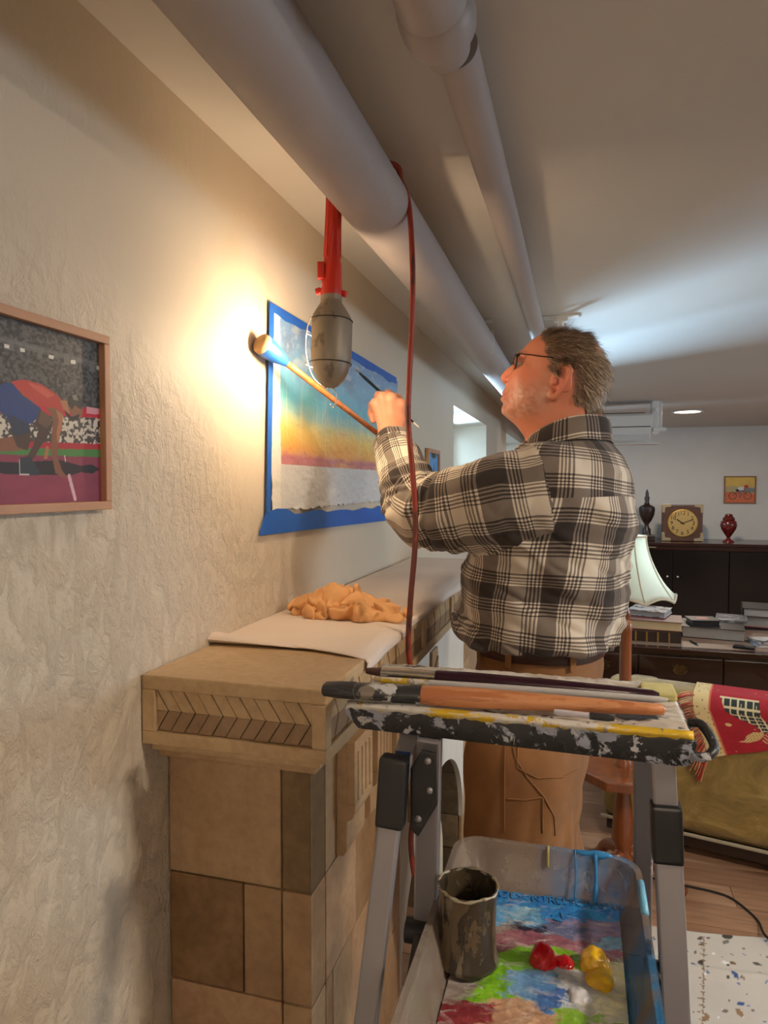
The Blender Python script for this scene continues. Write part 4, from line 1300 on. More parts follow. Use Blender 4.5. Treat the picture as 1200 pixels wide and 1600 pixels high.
# coordinates: a along the back (0 left .. 1 right = 1.0 m), b from hem (0) to the top edge (.62) and over it
UW = .95
r.C *= (.85 + .3 * noise2(r.A.shape, (30, 40), 6, 3))[..., None]
r.C[r.A < .062] = lin((206, 182, 132)); r.C[(r.A > .060) & (r.A < .069)] = lin((196, 96, 70))
g_ = random.Random(4)
for _ in range(70):
    a_, b_ = g_.random() * .06, g_.random(); r.ell((a_, b_), .003, .006, lin((120, 70, 50)))
r.ell((.035, .33), .013, .03, lin((150, 30, 30)))
for _ in range(60):
    a_, b_ = .08 + g_.random() * .9, g_.random(); r.ell((a_, b_), .003, .006, lin((214, 170, 130)))
r.ell((.115, .42), .012, .026, lin((206, 176, 120)))
# dark tartan leaf and flowers
leaf = [(.10, .72), (.245, .72), (.255, .55), (.275, .42), (.285, .30), (.34, .26), (.34, .20), (.27, .24), (.225, .30), (.215, .42), (.20, .46), (.16, .54), (.125, .62)]
m = r.mask(leaf); g1 = ((r.A * 36) % 1 < .22) | ((r.B * 15.6) % 1 < .22) | (((r.A * 72) % 1 < .1) & ((r.B * 15.6) % 1 < .6))
r.C[m] = np.where(g1[m][:, None], lin((212, 196, 158)), lin((36, 48, 48)))
m = r.mask([(.125, .17), (.15, .19), (.165, .26), (.195, .32), (.23, .31), (.225, .25), (.20, .18), (.16, .15)]); g2 = (np.sin(r.A * 520) * np.sin(r.B * 190) > -.2); r.C[m] = np.where(g2[m][:, None], lin((216, 186, 130)), lin((150, 110, 60)))
m = r.mask([(.205, .14), (.235, .30), (.265, .30), (.285, .22), (.27, .12), (.235, .08)]); g2 = (np.sin(r.A * 400 + r.B * 60) > .1); r.C[m] = np.where(g2[m][:, None], lin((206, 150, 110)), lin((150, 34, 46)))
for ce in ((.55, .4), (.72, .25), (.86, .5)):
    m = r.ell(ce, .06, .14, lin((206, 180, 126))); m = r.ell(ce, .035, .08, lin((150, 34, 46)))
zhL, zhR = fuv(1110, 1184)[1], fuv(1200, 1166)[1]
slopeh = (zhR - zhL) / (ue - ub)
def thr(A, B):
    U = ua + (ub - ua) * np.clip((.62 - B) / .62, 0, 1) + A * UW
    hem = zhL + slopeh * A * UW * .8
    zt2_ = tz_top
    Lf = zt2_ - .055 - hem
    Bn = B / .62
    z = np.where(Bn < 1, hem + Lf * Bn, 0); vq = np.full_like(A, -.010)
    th_ = np.clip((B - .62) / .14, 0, 1) * math.pi / 2
    z = np.where(Bn >= 1, zt2_ - .055 + .055 * np.sin(th_), z); vq = np.where(Bn >= 1, -.010 + .058 * (1 - np.cos(th_)), vq)
    vq = np.where(B > .76, .048 + (B - .76) * .5, vq)
    vq = vq - .004 * np.sin(A * 40 + 1) * (Bn < 1) * (1 - Bn) - .002
    P_ = np.array(s0)[None, None, :] + np.array(sx)[None, None, :] * U[..., None] + np.array(sy)[None, None, :] * vq[..., None]
    return P_[..., 0], P_[..., 1], z
throw = r.build('throw_blanket', thr, mk_vcol('woven_throw', .8, bump=.3, bscale=300), None)
md = throw.modifiers.new('thick', 'SOLIDIFY'); md.thickness = .004; md.offset = -1
tag(throw, 'red woven throw with cream border and fringe draped over the sofa back', 'blanket')
m = MB(); g_ = random.Random(9); fcols = [mk('fringe_red', rgb(176, 62, 48), .8), mk('fringe_cream', rgb(214, 180, 134), .8), mk('fringe_green', rgb(76, 74, 50), .8)]
ms_ = [MB(), MB(), MB()]
for k in range(230):
    b_ = k / 230 * .74
    A1 = np.array([[0.0]]); B1 = np.array([[b_]])
    X, Y, Z = thr(A1, B1); p = Vector((X[0, 0], Y[0, 0], Z[0, 0])) - sy * .003
    ln = .085 + g_.random() * .03
    drop = .3 + .9 * (1 - b_ / .74)
    e = p + (-sx * (.8 - .45 * (1 - b_ / .74)) + Vector((0, 0, -drop))).normalized() * ln - sy * (.004 + .012 * g_.random()) + sx * g_.uniform(-.012, .012)
    ms_[k % 3 if k % 7 else 0].tube([p, p.lerp(e, .5) + Vector((0, 0, .006)), e], [.0022, .002, .0012], 4)
for q, mm in zip(ms_, fcols): tag(q.build('fringe', mm, throw), kind='stuff')

# ---------------- floor lamp with a little octagonal table
TZ = .47
tc_ = on_z(975, 1196, TZ)
wl = (tc_ - CAM).dot(FWD)
lx, ly = tc_.x, tc_.y
M_CHERRY = mk_wood('cherry_wood', rgb(146, 82, 42), rgb(104, 54, 26), .3, (14, 14, 2), .3)
fl = thing('floor_lamp', 'wooden floor lamp with octagonal table and pale bell shade behind the man', 'lamp', (lx, ly, 0))
oc = [(lx + .185 * math.cos(R(22.5 + 45 * k)), ly + .185 * math.sin(R(22.5 + 45 * k)), TZ - .035) for k in range(8)]
MB().prism(oc, (0, 0, .035)).build('table_top', M_CHERRY, fl, bevel=.006)
MB().lathe([(.03, .10), (.042, .12), (.03, .145), (.026, .16), (.042, .19), (.038, .26), (.026, .37), (.028, .385), (.038, .40), (.036, TZ - .036)], (lx, ly, 0), 24).build('lower_column', M_CHERRY, fl, smooth=True, angle=45)
for k in range(3):
    a = R(90 + 120 * k + 30)
    d = Vector((math.cos(a), math.sin(a), 0))
    b0 = Vector((lx, ly, 0))
    MB().tube(catmull([b0 + d * .02 + Vector((0, 0, .14)), b0 + d * .10 + Vector((0, 0, .12)), b0 + d * .17 + Vector((0, 0, .05)), b0 + d * .22 + Vector((0, 0, .019))], 5), [.022] * 8 + [.019] * 8, 10).build('foot', M_CHERRY, fl, smooth=True)
wz = lambda y: CAM.z + (757 - y) * wl / FPX
MB().lathe([(.034, TZ), (.030, TZ + .02), (.022, TZ + .03), (.0215, wz(985)), (.0225, wz(975)), (.018, wz(969)), (.012, wz(966)), (.0175, wz(960)), (.012, wz(952)), (.008, wz(945)), (.008, wz(840))], (lx, ly, 0), 20).build('upper_column', M_CHERRY, fl, smooth=True, angle=50)
ppx = FPX / wl
t = NT('shade_silk')
t.set(color=rgb(236, 240, 234), rough=.8, trans=0.0)
tl = t.node('ShaderNodeBsdfTranslucent'); tl.inputs[0].default_value = (*rgb(236, 244, 240), 1)
mxs = t.node('ShaderNodeMixShader'); mxs.inputs[0].default_value = .55
t.link(t.b.outputs[0], mxs.inputs[1]); t.link(tl.outputs[0], mxs.inputs[2]); t.link(mxs.outputs[0], t.n['Material Output'].inputs[0])
M_SHADE = t.m
M_BRAID = mk('shade_braid', rgb(206, 200, 180), .7)
rb, rt_ = 73 / ppx, 29 / ppx
zb0, zt0 = wz(931), wz(836)
def shade_r(k): return rt_ + (rb - rt_) * (k ** 1.75)
m = MB(); ns = 48; rings = []
for i in range(13):
    k = i / 12; ring = []
    for j in range(ns):
        a = 2 * math.pi * j / ns
        fr_ = (j % 6) / 6; sc_ = abs(math.sin(math.pi * fr_))
        rad = shade_r(k) * (1 - .035 * sc_)
        zz = zt0 + (zb0 - zt0) * k + (.018 * sc_ * k ** 6)
        ring.append((lx + rad * math.cos(a + .3), ly + rad * math.sin(a + .3), zz))
    rings.append(ring)
m.rings(rings, True, False)
shd = m.build('lamp_shade', M_SHADE, fl, smooth=True)
md = shd.modifiers.new('thick', 'SOLIDIFY'); md.thickness = .0015
for j in range(0, ns, 6):
    MB().tube([Vector(r_[j]) + (Vector(r_[j]) - Vector((lx, ly, r_[j][2]))).normalized() * .001 for r_ in rings], .003, 6).build('rib', M_BRAID, shd, smooth=True)
MB().tube([rings[-1][j % ns] for j in range(ns + 1)], .0055, 6).build('hem_braid', M_BRAID, shd, smooth=True)
MB().tube([rings[0][j % ns] for j in range(ns + 1)], .004, 6).build('top_braid', M_BRAID, shd, smooth=True)
t = NT('lamp_bulb'); t.set(color=(1, 1, 1), emit=(.85, 1.0, .96), emit_s=4.0)
MB().lathe([(.012, 0), (.03, .03), (.03, .055), (.015, .08), (.002, .085)], (lx, ly, wz(900)), 16).build('bulb', t.m, fl, smooth=True)
adopt(lamp('floor_lamp_bulb', 'POINT', (lx, ly + .045, wz(885)), 4.6, (.90, 1.0, .98), .03), fl)

# ---------------- painter's drop cloth and cable on the floor
p0 = on_z(1000, 1425, .01)
r = Raster(.82, 2.4, .9, 2.50, 370, 330, lin((206, 202, 196)))
nz = noise2(r.A.shape, (8, 10), 15, 4); r.C *= (.86 + .22 * nz)[..., None]
g_ = random.Random(12)
for _ in range(1300):
    c = g_.choice([(92, 88, 84), (70, 66, 62), (70, 110, 170), (60, 90, 150), (150, 120, 90), (120, 116, 112), (240, 240, 240), (120, 96, 60)])
    a_, b_ = g_.uniform(.8, 2.6), g_.uniform(.9, 2.5); s1 = g_.choice([.0022, .003, .004, .007]) * (1 if g_.random() < .9 else 2)
    r.ell((a_, b_), s1, s1 * g_.uniform(.4, 2.2), lin(c), g_.uniform(0, 3))
s_l = on_z(1098, 1460, .006), on_z(1096, 1600, .006)
g_ = random.Random(3)
pts = [tuple(s_l[0].lerp(s_l[1], k / 14))[:2] for k in range(15)]
for k in range(14):
    x, y = pts[k]; w_ = g_.uniform(.004, .014); r.line([(x - w_, y), (x + w_ * .6, y - .004)], .004, lin((130, 100, 70)))
r.line(pts, .003, lin((140, 112, 84)))
e1, e2 = on_z(1040, 1452, .006), on_z(1190, 1462, .006)
def clothz(A, B):
    edge = 2.50 + 0 * A
    wv = .006 + .006 * (noise2(A.shape, (10, 12), 41, 3)) + .012 * np.exp(-((B - (2.34 - .04 * A)) / .022) ** 2)
    yy = B + .03 * np.sin(A * 5.2) * ((B - .9) / 1.6)
    return A, yy, wv
dc_ = r.build('drop_cloth', clothz, mk_vcol('canvas_splattered', .85, bump=.3, bscale=300), None)
md = dc_.modifiers.new('thick', 'SOLIDIFY'); md.thickness = .002; md.offset = 1
tag(dc_, 'white paint spattered canvas drop cloth spread on the floor', 'cloth')
cb = [on_z(x, y, .005) for x, y in ((1020, 1372), (1062, 1382), (1110, 1392), (1140, 1402), (1165, 1420), (1185, 1440))] + [on_z(1196, 1462, .024), on_z(1230, 1490, .024)]
tag(MB().tube(catmull(cb, 6), .004, 8).build('lamp_cable', mk('black_cable', rgb(30, 26, 24), .5), None, smooth=True), 'thin black cable trailing over the laminate onto the drop cloth', 'cable')

# ============================================================ STEPLADDER WITH ITS LITTLE SHELF
PZ = 1.24
nl = on_z(524, 1098, PZ); nr = on_z(1078, 1158, PZ); fr_ = on_z(1048, 1076, PZ); fl_ = on_z(572, 1040, PZ)
LX0, LX1, LY0, LY1 = .348, .765, .832, 1.010
lad = thing('stepladder', 'aluminium stepladder with black joints and a paint crusted top shelf', 'ladder', ((LX0 + LX1) / 2, .9, 0))
WHT, BLK, YEL, GRY, BLU = rgb(224, 220, 212), rgb(32, 32, 34), rgb(228, 186, 34), rgb(168, 164, 166), rgb(176, 186, 214)
M_SHELF = mk_splat('shelf_crust', rgb(196, 186, 172), [(rgb(58, 56, 56), 15, .60, (.6, 1.6, 1), 3), (rgb(220, 216, 210), 13, .50, (.5, 1.6, 1), 9), (rgb(226, 186, 40), 9, .66, (.5, 1.8, 1), 4), (rgb(150, 70, 60), 20, .72, (1, 1, 1), 6)], .45, bump=.5)
M_EDGE = mk_splat('shelf_edge', rgb(34, 34, 36), [(rgb(158, 162, 178), 20, .55, (1, 1, 1), 2), (rgb(196, 196, 200), 52, .60, (1, 1, 1), 7), (rgb(30, 30, 32), 34, .54, (1, 1, 1), 11), (rgb(150, 30, 40), 14, .74, (1, 1, 1), 5)], .42, bump=.4)
M_YEL = mk_splat('yellow_paint', rgb(222, 184, 50), [(rgb(222, 217, 208), 11, .455, (1, 1, 1), 3), (rgb(150, 140, 128), 40, .60, (1, 1, 1), 5), (rgb(80, 70, 60), 20, .66, (1, 1, 1), 8)], .4, bump=.3)
# tray shaped shelf: black body with a chamfered left end, pale crusted deck, raised lips
body = [(LX0 + .0, PZ - .004), (LX0 + .003, PZ - .016), (LX0 + .020, PZ - .034), (LX1 - .01, PZ - .040), (LX1, PZ - .036), (LX1 + .004, PZ - .012), (LX1, PZ - .004)]
MB().prism([(x, LY0, z) for x, z in body], (0, LY1 - LY0, 0)).build('shelf_body', M_EDGE, lad, smooth=True, bevel=.004, angle=40)
deck = MB(); nx, ny = 90, 40; vs = []
for j in range(ny + 1):
    for i in range(nx + 1):
        u, v = i / nx, j / ny
        x = LX0 + .004 + u * (LX1 - LX0 - .006); y = LY0 + .002 + v * (LY1 - LY0 - .004)
        z = PZ - .003 + .0022 * mnoise.noise(Vector((x * 60, y * 90, 2))) + .0015 * mnoise.noise(Vector((x * 160, y * 160, 5)))
        if v > .86: z += .010 * min(1, (v - .86) / .04)
        if .30 < v < .80 and .05 < u < .93: z -= .003
        vs.append((x, y, z))
deck_o = mesh_np('shelf_deck', vs, [(j * (nx + 1) + i, j * (nx + 1) + i + 1, (j + 1) * (nx + 1) + i + 1, (j + 1) * (nx + 1) + i) for j in range(ny) for i in range(nx)], M_SHELF, lad, True)
deck_o.modifiers.new('thick', 'SOLIDIFY').thickness = .006
g_ = random.Random(2)
lip = []
for i in range(60):
    k = i / 59
    lip.append([(LX0 + .004 + k * (LX1 - LX0 - .004), LY0 - .0015 - .0012 * g_.random(), PZ - .0055 - .003 * g_.random()), (LX0 + .004 + k * (LX1 - LX0 - .004), LY0 + .006, PZ + .0012), (LX0 + .004 + k * (LX1 - LX0 - .004), LY0 + .010, PZ - .006)])
MB().rings(lip, True, True).build('paint_lip', M_YEL, lad, smooth=True)
MB().box((LX1 - .045, LY1 - .055, PZ - .002), (LX1 - .002, LY1 - .003, PZ + .0085)).build('end_cap', mk('dried_yellow', rgb(222, 214, 140), .5, var=.2, vscale=40), lad, bevel=.003)
hkp = [(LX1 + .002, LY0 + .055, PZ - .006), (LX1 + .014, LY0 + .05, PZ - .004), (LX1 + .022, LY0 + .03, PZ - .012), (LX1 + .022, LY0 + .008, PZ - .018), (LX1 + .012, LY0 - .002, PZ - .024), (LX1 + .0, LY0 + .002, PZ - .026)]
MB().tube(catmull(hkp, 5), .0055, 8).build('bucket_hook', M_EDGE, lad, smooth=True)

M_ALU = mk_splat('brushed_aluminium', rgb(150, 146, 150), [(rgb(214, 212, 210), 12, .63, (1, 1, .35), 4), (rgb(110, 100, 94), 16, .70, (1, 1, .4), 8)], .42, .5, bump=.08)
M_JOINT = mk_splat('black_joint', rgb(26, 26, 28), [(rgb(200, 200, 200), 22, .70, (1, 1, 1), 3)], .4, bump=.15)


def rail(name, a, b, w, d, m, bev=.003):
    """U channel rail from a to b, open towards the inside"""
    return MB().beam(a, b, w, d, (0, 1, 0)).build(name, m, lad, bevel=bev)


def wpt(px_, py_, w): return at_w(px_, py_, w)


# left front leg, its black joint and the second (rear) leg
jl0, jl1 = wpt(617, 1182, .835), wpt(610, 1290, .835)
fL0 = wpt(612, 1262, .835); fL1 = wpt(572, 1600, .80)
dirL = (fL1 - fL0).normalized(); kL = (fL0.z - .02) / -dirL.z
footL = fL0 + dirL * kL
rail('leg', fL0, footL, .027, .016, M_ALU)
uL0 = Vector((fL0.x + .008, LY0 + .030, PZ - .035)); rail('upper_leg', uL0, fL0 + Vector((0, .004, 0)), .024, .018, M_ALU)
MB().beam(jl0, jl1, .034, .026, (0, 1, 0)).build('leg_joint', M_JOINT, lad, bevel=.004)
MB().obox(uL0.lerp(fL0, .38) + Vector((0, -.0096, 0)), (.019, .0012, .020)).build('sticker', mk('blue_sticker', rgb(46, 70, 110), .4, var=.5, vscale=90), lad)
# gusset plate with rivets beside it
g0 = Vector((jl0.x + .030, jl0.y + .012, jl0.z - .024))
pl_ = [Vector((0, 0, .030)), Vector((.018, 0, .028)), Vector((.020, 0, -.035)), Vector((-.004, 0, -.078)), Vector((-.014, 0, -.070)), Vector((-.014, 0, .006))]
gs = MB().prism([g0 + p for p in pl_], (0, .006, 0)).build('gusset', M_JOINT, lad, bevel=.002)
for q in ((.008, .018), (.010, -.018), (-.004, -.055)):
    MB().lathe([(.0045, 0), (.004, .002), (.001, .003)], g0 + Vector((q[0], 0, q[1])), 10, (0, -1, 0)).build('rivet', M_ALU, gs, smooth=True)
rL0 = Vector((g0.x + .004, g0.y + .03, PZ - .036)); rL1 = wpt(662, 1600, .93)
dirR = (rL1 - rL0).normalized(); rfoot = rL0 + dirR * ((rL0.z - .02) / -dirR.z)
rail('rear_leg', rL0, rfoot, .030, .020, M_ALU)
# right leg
jr0, jr1 = wpt(1040, 1255, .80), wpt(1043, 1345, .80)
fR0 = wpt(1044, 1335, .80); fR1 = wpt(1056, 1600, .775)
dR = (fR1 - fR0).normalized(); footR = fR0 + dR * ((fR0.z - .02) / -dR.z)
rail('leg', fR0, footR, .030, .020, M_ALU)
uR0 = wpt(1035, 1172, .805); uR0.z = min(uR0.z, PZ - .040)
rail('upper_leg', uR0, fR0 + Vector((0, .002, 0)), .027, .018, M_ALU)
MB().beam(jr0, jr1, .034, .026, (0, 1, 0)).build('leg_joint', M_JOINT, lad, bevel=.004)
rR0 = Vector((uR0.x - .01, LY1 - .03, PZ - .038)); rR1 = Vector((uR0.x + .03, 1.34, .02))
rail('rear_leg', rR0, rR1, .026, .018, M_ALU)
for f in (footL, rfoot, footR, rR1):
    MB().obox((f.x, f.y, .016), (.045, .04, .032)).build('rubber_foot', M_JOINT, lad, bevel=.006)
# the folding step that carries the tray, with its pivots
SZ = .915
stp = MB().box((.452, .47, SZ - .022), (.735, 1.03, SZ)).build('step', M_JOINT, lad, bevel=.004)
for y in np.arange(.50, 1.0, .06):
    MB().box((.47, y, SZ), (.72, y + .02, SZ + .002)).build('tread_rib', M_JOINT, stp, bevel=.001, seg=1)
pv = wpt(655, 1455, .90)
MB().lathe([(.016, 0), (.016, .034), (.012, .037)], pv - Vector((.017, 0, 0)), 20, (1, 0, 0)).build('pivot', M_JOINT, lad, smooth=True, angle=40)
MB().beam(pv, (.462, .66, SZ - .01), .010, .018, (0, 0, 1)).build('side_arm', M_JOINT, lad, bevel=.002)
pv2 = wpt(1026, 1520, .79)
MB().lathe([(.013, 0), (.013, .034), (.010, .037)], pv2 - Vector((.014, 0, 0)), 20, (1, 0, 0)).build('pivot', M_JOINT, lad, smooth=True, angle=40)
MB().beam(pv2 + Vector((-.005, 0, 0)), (.728, .82, SZ - .01), .010, .018, (0, 0, 1)).build('side_arm', M_JOINT, lad, bevel=.002)
for z in (.62, .32):
    k = (footL.z - z) / (footL.z - fL0.z); a = fL0.lerp(footL, 1 - k * 1); 
    pA = fL0 + dirL * ((fL0.z - z) / -dirL.z); pB = fR0 + dR * ((fR0.z - z) / -dR.z)
    MB().obox((pA + pB) / 2, ((pB - pA).length - .03, .09, .022)).build('step', M_ALU, lad, bevel=.003)
MB().beam(rL0.lerp(rfoot, .55), rR0.lerp(rR1, .55), .018, .012, (0, 1, 0)).build('rear_brace', M_ALU, lad)

# ---------------- brushes on the shelf
def brush_line(p0, p1, w0, w1, z):
    a, b = on_z(*p0, z), on_z(*p1, z); return a, b


M_BRB = mk_splat('dark_bristle', rgb(34, 34, 38), [(rgb(60, 62, 68), 30, .55, (1, 14, 14), 1)], .6, bump=.2)
# wide flat brush with thick orange wood handle
zb = PZ + .012
a = on_z(506, 1076, zb); b_ = on_z(1040, 1109, zb)
dv = (b_ - a).normalized(); side_ = Vector((-dv.y, dv.x, 0))
Lb = (b_ - a).length
br = thing('paintbrush', 'wide paintbrush with thick orange wooden handle lying nearest the shelf edge', 'brush', tuple(a.lerp(b_, .5)), 'brushes on the ladder shelf')
def fr2(k, px_): return a + dv * (Lb * k)
kk = lambda x: (x - 506) / (1040 - 506)
def slab(name, stops, m, parent, n=14):
    """flattened tapered body: stops = [(fraction, half width, half height)]"""
    rr = []
    for f, hw, hh in stops:
        c = a + dv * (Lb * f)
        rr.append([c + side_ * hw * math.cos(2 * math.pi * j / n) * (abs(math.cos(2 * math.pi * j / n)) ** -.25 if abs(math.cos(2 * math.pi * j / n)) > .05 else 1) + Vector((0, 0, hh * math.sin(2 * math.pi * j / n))) for j in range(n)])
    return MB().rings(rr).build(name, m, parent, smooth=True, angle=60)
M_ORW = mk_splat('orange_wood', rgb(206, 142, 96), [(rgb(184, 116, 74), 12, .50, (1, 6, 6), 2), (rgb(216, 206, 190), 18, .70, (1, 1, 1), 5), (rgb(70, 100, 60), 30, .76, (1, 1, 1), 9)], .42, bump=.08)
M_FERR = mk_splat('crusted_ferrule', rgb(150, 142, 132), [(rgb(44, 46, 50), 18, .46, (1, 1, 1), 2), (rgb(210, 212, 216), 24, .58, (1, 1, 1), 6), (rgb(60, 74, 60), 16, .68, (1, 1, 1), 3)], .4, .5, bump=.35)
slab('bristles', [(0, .0115, .0065), (.006, .0145, .0085), (.05, .0160, .0100), (kk(560), .0160, .0105)], M_BRB, br)
slab('ferrule', [(kk(556), .0158, .0095), (kk(580), .0162, .0102), (kk(640), .0150, .0112), (kk(670), .0145, .0115)], M_FERR, br)
slab('handle', [(kk(668), .0135, .0108), (kk(690), .0150, .0120), (kk(760), .0150, .0122), (kk(840), .0115, .0105), (kk(940), .0085, .0085), (kk(1010), .0072, .0072), (kk(1034), .0066, .0066), (1.0, .003, .003)], M_ORW, br)
# long dark handled brush with bright ferrule, lying behind it
zb = PZ + .010
a = on_z(572, 1048, zb); b_ = on_z(1030, 1086, zb); dv = (b_ - a).normalized(); side_ = Vector((-dv.y, dv.x, 0)); Lb = (b_ - a).length
kk = lambda x: (x - 572) / (1030 - 572)
br2 = thing('paintbrush', 'dark purple handled brush with bright metal ferrule lying at the far side of the shelf', 'brush', tuple(a.lerp(b_, .5)), 'brushes on the ladder shelf')
M_PUR = mk_splat('purple_lacquer', rgb(50, 22, 36), [(rgb(200, 198, 196), 20, .72, (1, 1, 1), 4)], .2, bump=.05)
slab('bristles', [(0, .003, .004), (.02, .006, .005), (kk(604), .008, .0065)], mk('brown_bristle', rgb(72, 40, 36), .6, bump=.2, bscale=300), br2)
slab('ferrule', [(kk(600), .0085, .007), (kk(640), .0085, .0078), (kk(694), .008, .008)], mk_splat('bright_ferrule', rgb(206, 200, 190), [(rgb(90, 80, 70), 22, .64, (1, 1, 1), 3)], .18, .85, bump=.1), br2)
slab('handle', [(kk(692), .0095, .0085), (kk(740), .0105, .0095), (kk(860), .0095, .009), (kk(980), .0072, .007), (kk(1020), .006, .006), (1.0, .0025, .003)], M_PUR, br2)
# slim white brush between them, and a short dark one
zb = PZ + .007
a = on_z(585, 1062, zb); b_ = on_z(1044, 1094, zb); dv = (b_ - a).normalized(); side_ = Vector((-dv.y, dv.x, 0)); Lb = (b_ - a).length
kk = lambda x: (x - 585) / (1044 - 585)
br3 = thing('paintbrush', 'slim white handled brush lying between the orange and the purple brush', 'brush', tuple(a.lerp(b_, .5)), 'brushes on the ladder shelf')
slab('bristles', [(0, .003, .002), (kk(600), .006, .004)], mk('pale_bristle', rgb(190, 170, 120), .7), br3)
slab('ferrule', [(kk(598), .006, .0045), (kk(660), .0058, .005), (kk(680), .005, .005)], M_YEL, br3)
slab('handle', [(kk(678), .0055, .005), (kk(820), .006, .0055), (kk(960), .005, .005), (kk(1030), .004, .004), (1, .002, .002)], mk_splat('white_handle', rgb(196, 194, 194), [(rgb(80, 76, 76), 20, .66, (1, 1, 1), 3)], .4), br3)
zb = PZ + .006
a = on_z(866, 1112, zb); b_ = on_z(960, 1123, zb); dv = (b_ - a).normalized(); side_ = Vector((-dv.y, dv.x, 0)); Lb = (b_ - a).length
br4 = thing('palette_knife', 'short tool with white shaft and black tip poking from under the orange brush', 'tool', tuple(a.lerp(b_, .5)))
slab('shaft', [(0, .0035, .003), (.1, .004, .0035), (.62, .004, .0035)], mk('lilac_white', rgb(206, 202, 212), .35), br4)
slab('tip', [(.6, .0045, .004), (.9, .0045, .004), (1, .0025, .0025)], M_BRB, br4)

# ---------------- paint tray
TZ0 = .918; TZ1 = TZ0 + .066
tx0, tx1, ty0, ty1 = .468, .722, .52, 1.025
tray = thing('paint_tray', 'clear plastic tray smeared with bright paints on the ladder step', 'tray', ((tx0 + tx1) / 2, (ty0 + ty1) / 2, TZ0))


def rrect(x0, x1, y0, y1, r, z, n=7):
    out = []
    for cx, cy, a0 in ((x1 - r, y1 - r, 0), (x0 + r, y1 - r, 90), (x0 + r, y0 + r, 180), (x1 - r, y0 + r, 270)):
        for k in range(n + 1):
            a = R(a0 + 90 * k / n); out.append((cx + r * math.cos(a), cy + r * math.sin(a), z))
    return out


t = NT('dirty_clear_plastic'); v = t.coord('Object')
smear = t.ramp(t.noise(v, 13, 6, .6, .6), [(.35, 0.0), (.75, 1.0)])
mp = t.node('ShaderNodeMapping'); mp.inputs['Scale'].default_value = (1, 1, .25); t.link(v, mp.inputs[0])
blue = t.ramp(t.noise(mp.outputs[0], 9, 4, .6), [(.43, 0.0), (.54, 1.0)])
sepx = t.node('ShaderNodeSeparateXYZ'); t.link(v, sepx.inputs[0])
fx = t.ramp(sepx.outputs['X'], [(.55, 0.0), (.66, 1.0)])
colr = t.mix(t.math('MULTIPLY', blue, fx), t.mix(smear, rgb(176, 164, 150), rgb(120, 100, 92)), rgb(70, 140, 196))
t.set(color=colr, rough=.22, spec=.5)
tr = t.node('ShaderNodeBsdfTransparent'); tr.inputs[0].default_value = (.95, .95, .95, 1)
mxs = t.node('ShaderNodeMixShader')
t.link(t.math('ADD', t.math('MULTIPLY', smear, .35), .42), mxs.inputs[0]); t.link(tr.outputs[0], mxs.inputs[1]); t.link(t.b.outputs[0], mxs.inputs[2])
t.link(mxs.outputs[0], t.n['Material Output'].inputs[0]); t.bump(t.noise(v, 40, 4), .3, .002)
M_PLAS = t.m
ins = .024
outer = [rrect(tx0 + ins, tx1 - ins, ty0 + ins, ty1 - ins, .022, TZ0 + .0005), rrect(tx0 + ins - .006, tx1 - ins + .006, ty0 + ins - .006, ty1 - ins + .006, .026, TZ0 + .006), rrect(tx0 + .004, tx1 - .004, ty0 + .004, ty1 - .004, .036, TZ1 - .003), rrect(tx0 - .004, tx1 + .004, ty0 - .004, ty1 + .004, .040, TZ1), rrect(tx0 - .004, tx1 + .004, ty0 - .004, ty1 + .004, .040, TZ1 + .003), rrect(tx0 + .004, tx1 - .004, ty0 + .004, ty1 - .004, .036, TZ1 + .002), rrect(tx0 + ins - .004, tx1 - ins + .004, ty0 + ins - .004, ty1 - ins + .004, .026, TZ0 + .008), rrect(tx0 + ins + .002, tx1 - ins - .002, ty0 + ins + .002, ty1 - ins - .002, .021, TZ0 + .0035)]
MB().rings(outer).build('basin', M_PLAS, tray, smooth=True, angle=50)
ZP = TZ0 + .0045
r = Raster(tx0 + ins + .001, tx1 - ins - .001, ty0 + ins + .001, ty1 - ins - .001, 300, 560, lin((150, 138, 130)))
shp = r.A.shape
n1, n2, n3 = noise2(shp, (16, 5), 51, 4), noise2(shp, (30, 14), 52, 4), noise2(shp, (60, 20), 53, 3)
r.C *= (.75 + .5 * n1)[..., None]
def pp(*pts): return [tuple(on_z(x, y, ZP))[:2] for x, y in pts]
def blob(pts, c, c2=None, jag=.004):
    """patch of paint with a ragged edge and streaks"""
    sv = (r.A, r.B); r.A = sv[0] + .030 * (n2 - .5) + .012 * (n3 - .5); r.B = sv[1] + .034 * (n1 - .5) + .016 * (n2 - .5) + .008 * (n3 - .5)
    m = r.mask(pp(*pts)); r.A, r.B = sv
    kq = np.clip((n2 - .3) * 2.5, 0, 1)[..., None]; cc_ = lin(c) * (0.80 + .40 * n1)[..., None] if c2 is None else (lin(c) * (1 - kq) + lin(c2) * kq) * (.9 + .2 * n3)[..., None]
    r.C[m] = cc_[m]
blob([(770, 1385), (1010, 1405), (1010, 1485), (760, 1440)], (58, 150, 214), (42, 116, 196))
blob([(850, 1440), (990, 1445), (990, 1480), (880, 1480)], (150, 138, 172), (120, 112, 150))
blob([(770, 1420), (850, 1425), (840, 1450), (770, 1445)], (150, 196, 222), (90, 160, 214))
blob([(890, 1440), (960, 1445), (950, 1475), (880, 1470)], (142, 122, 150), (150, 138, 172))
blob([(800, 1452), (870, 1448), (880, 1462), (815, 1470)], (44, 40, 64))
blob([(850, 1450), (910, 1452), (900, 1475), (850, 1470)], (104, 112, 152))
blob([(770, 1455), (985, 1475), (985, 1500), (765, 1500)], (146, 84, 104), (170, 120, 130))
blob([(930, 1470), (1000, 1470), (1000, 1495), (940, 1490)], (84, 160, 206), (150, 170, 186))
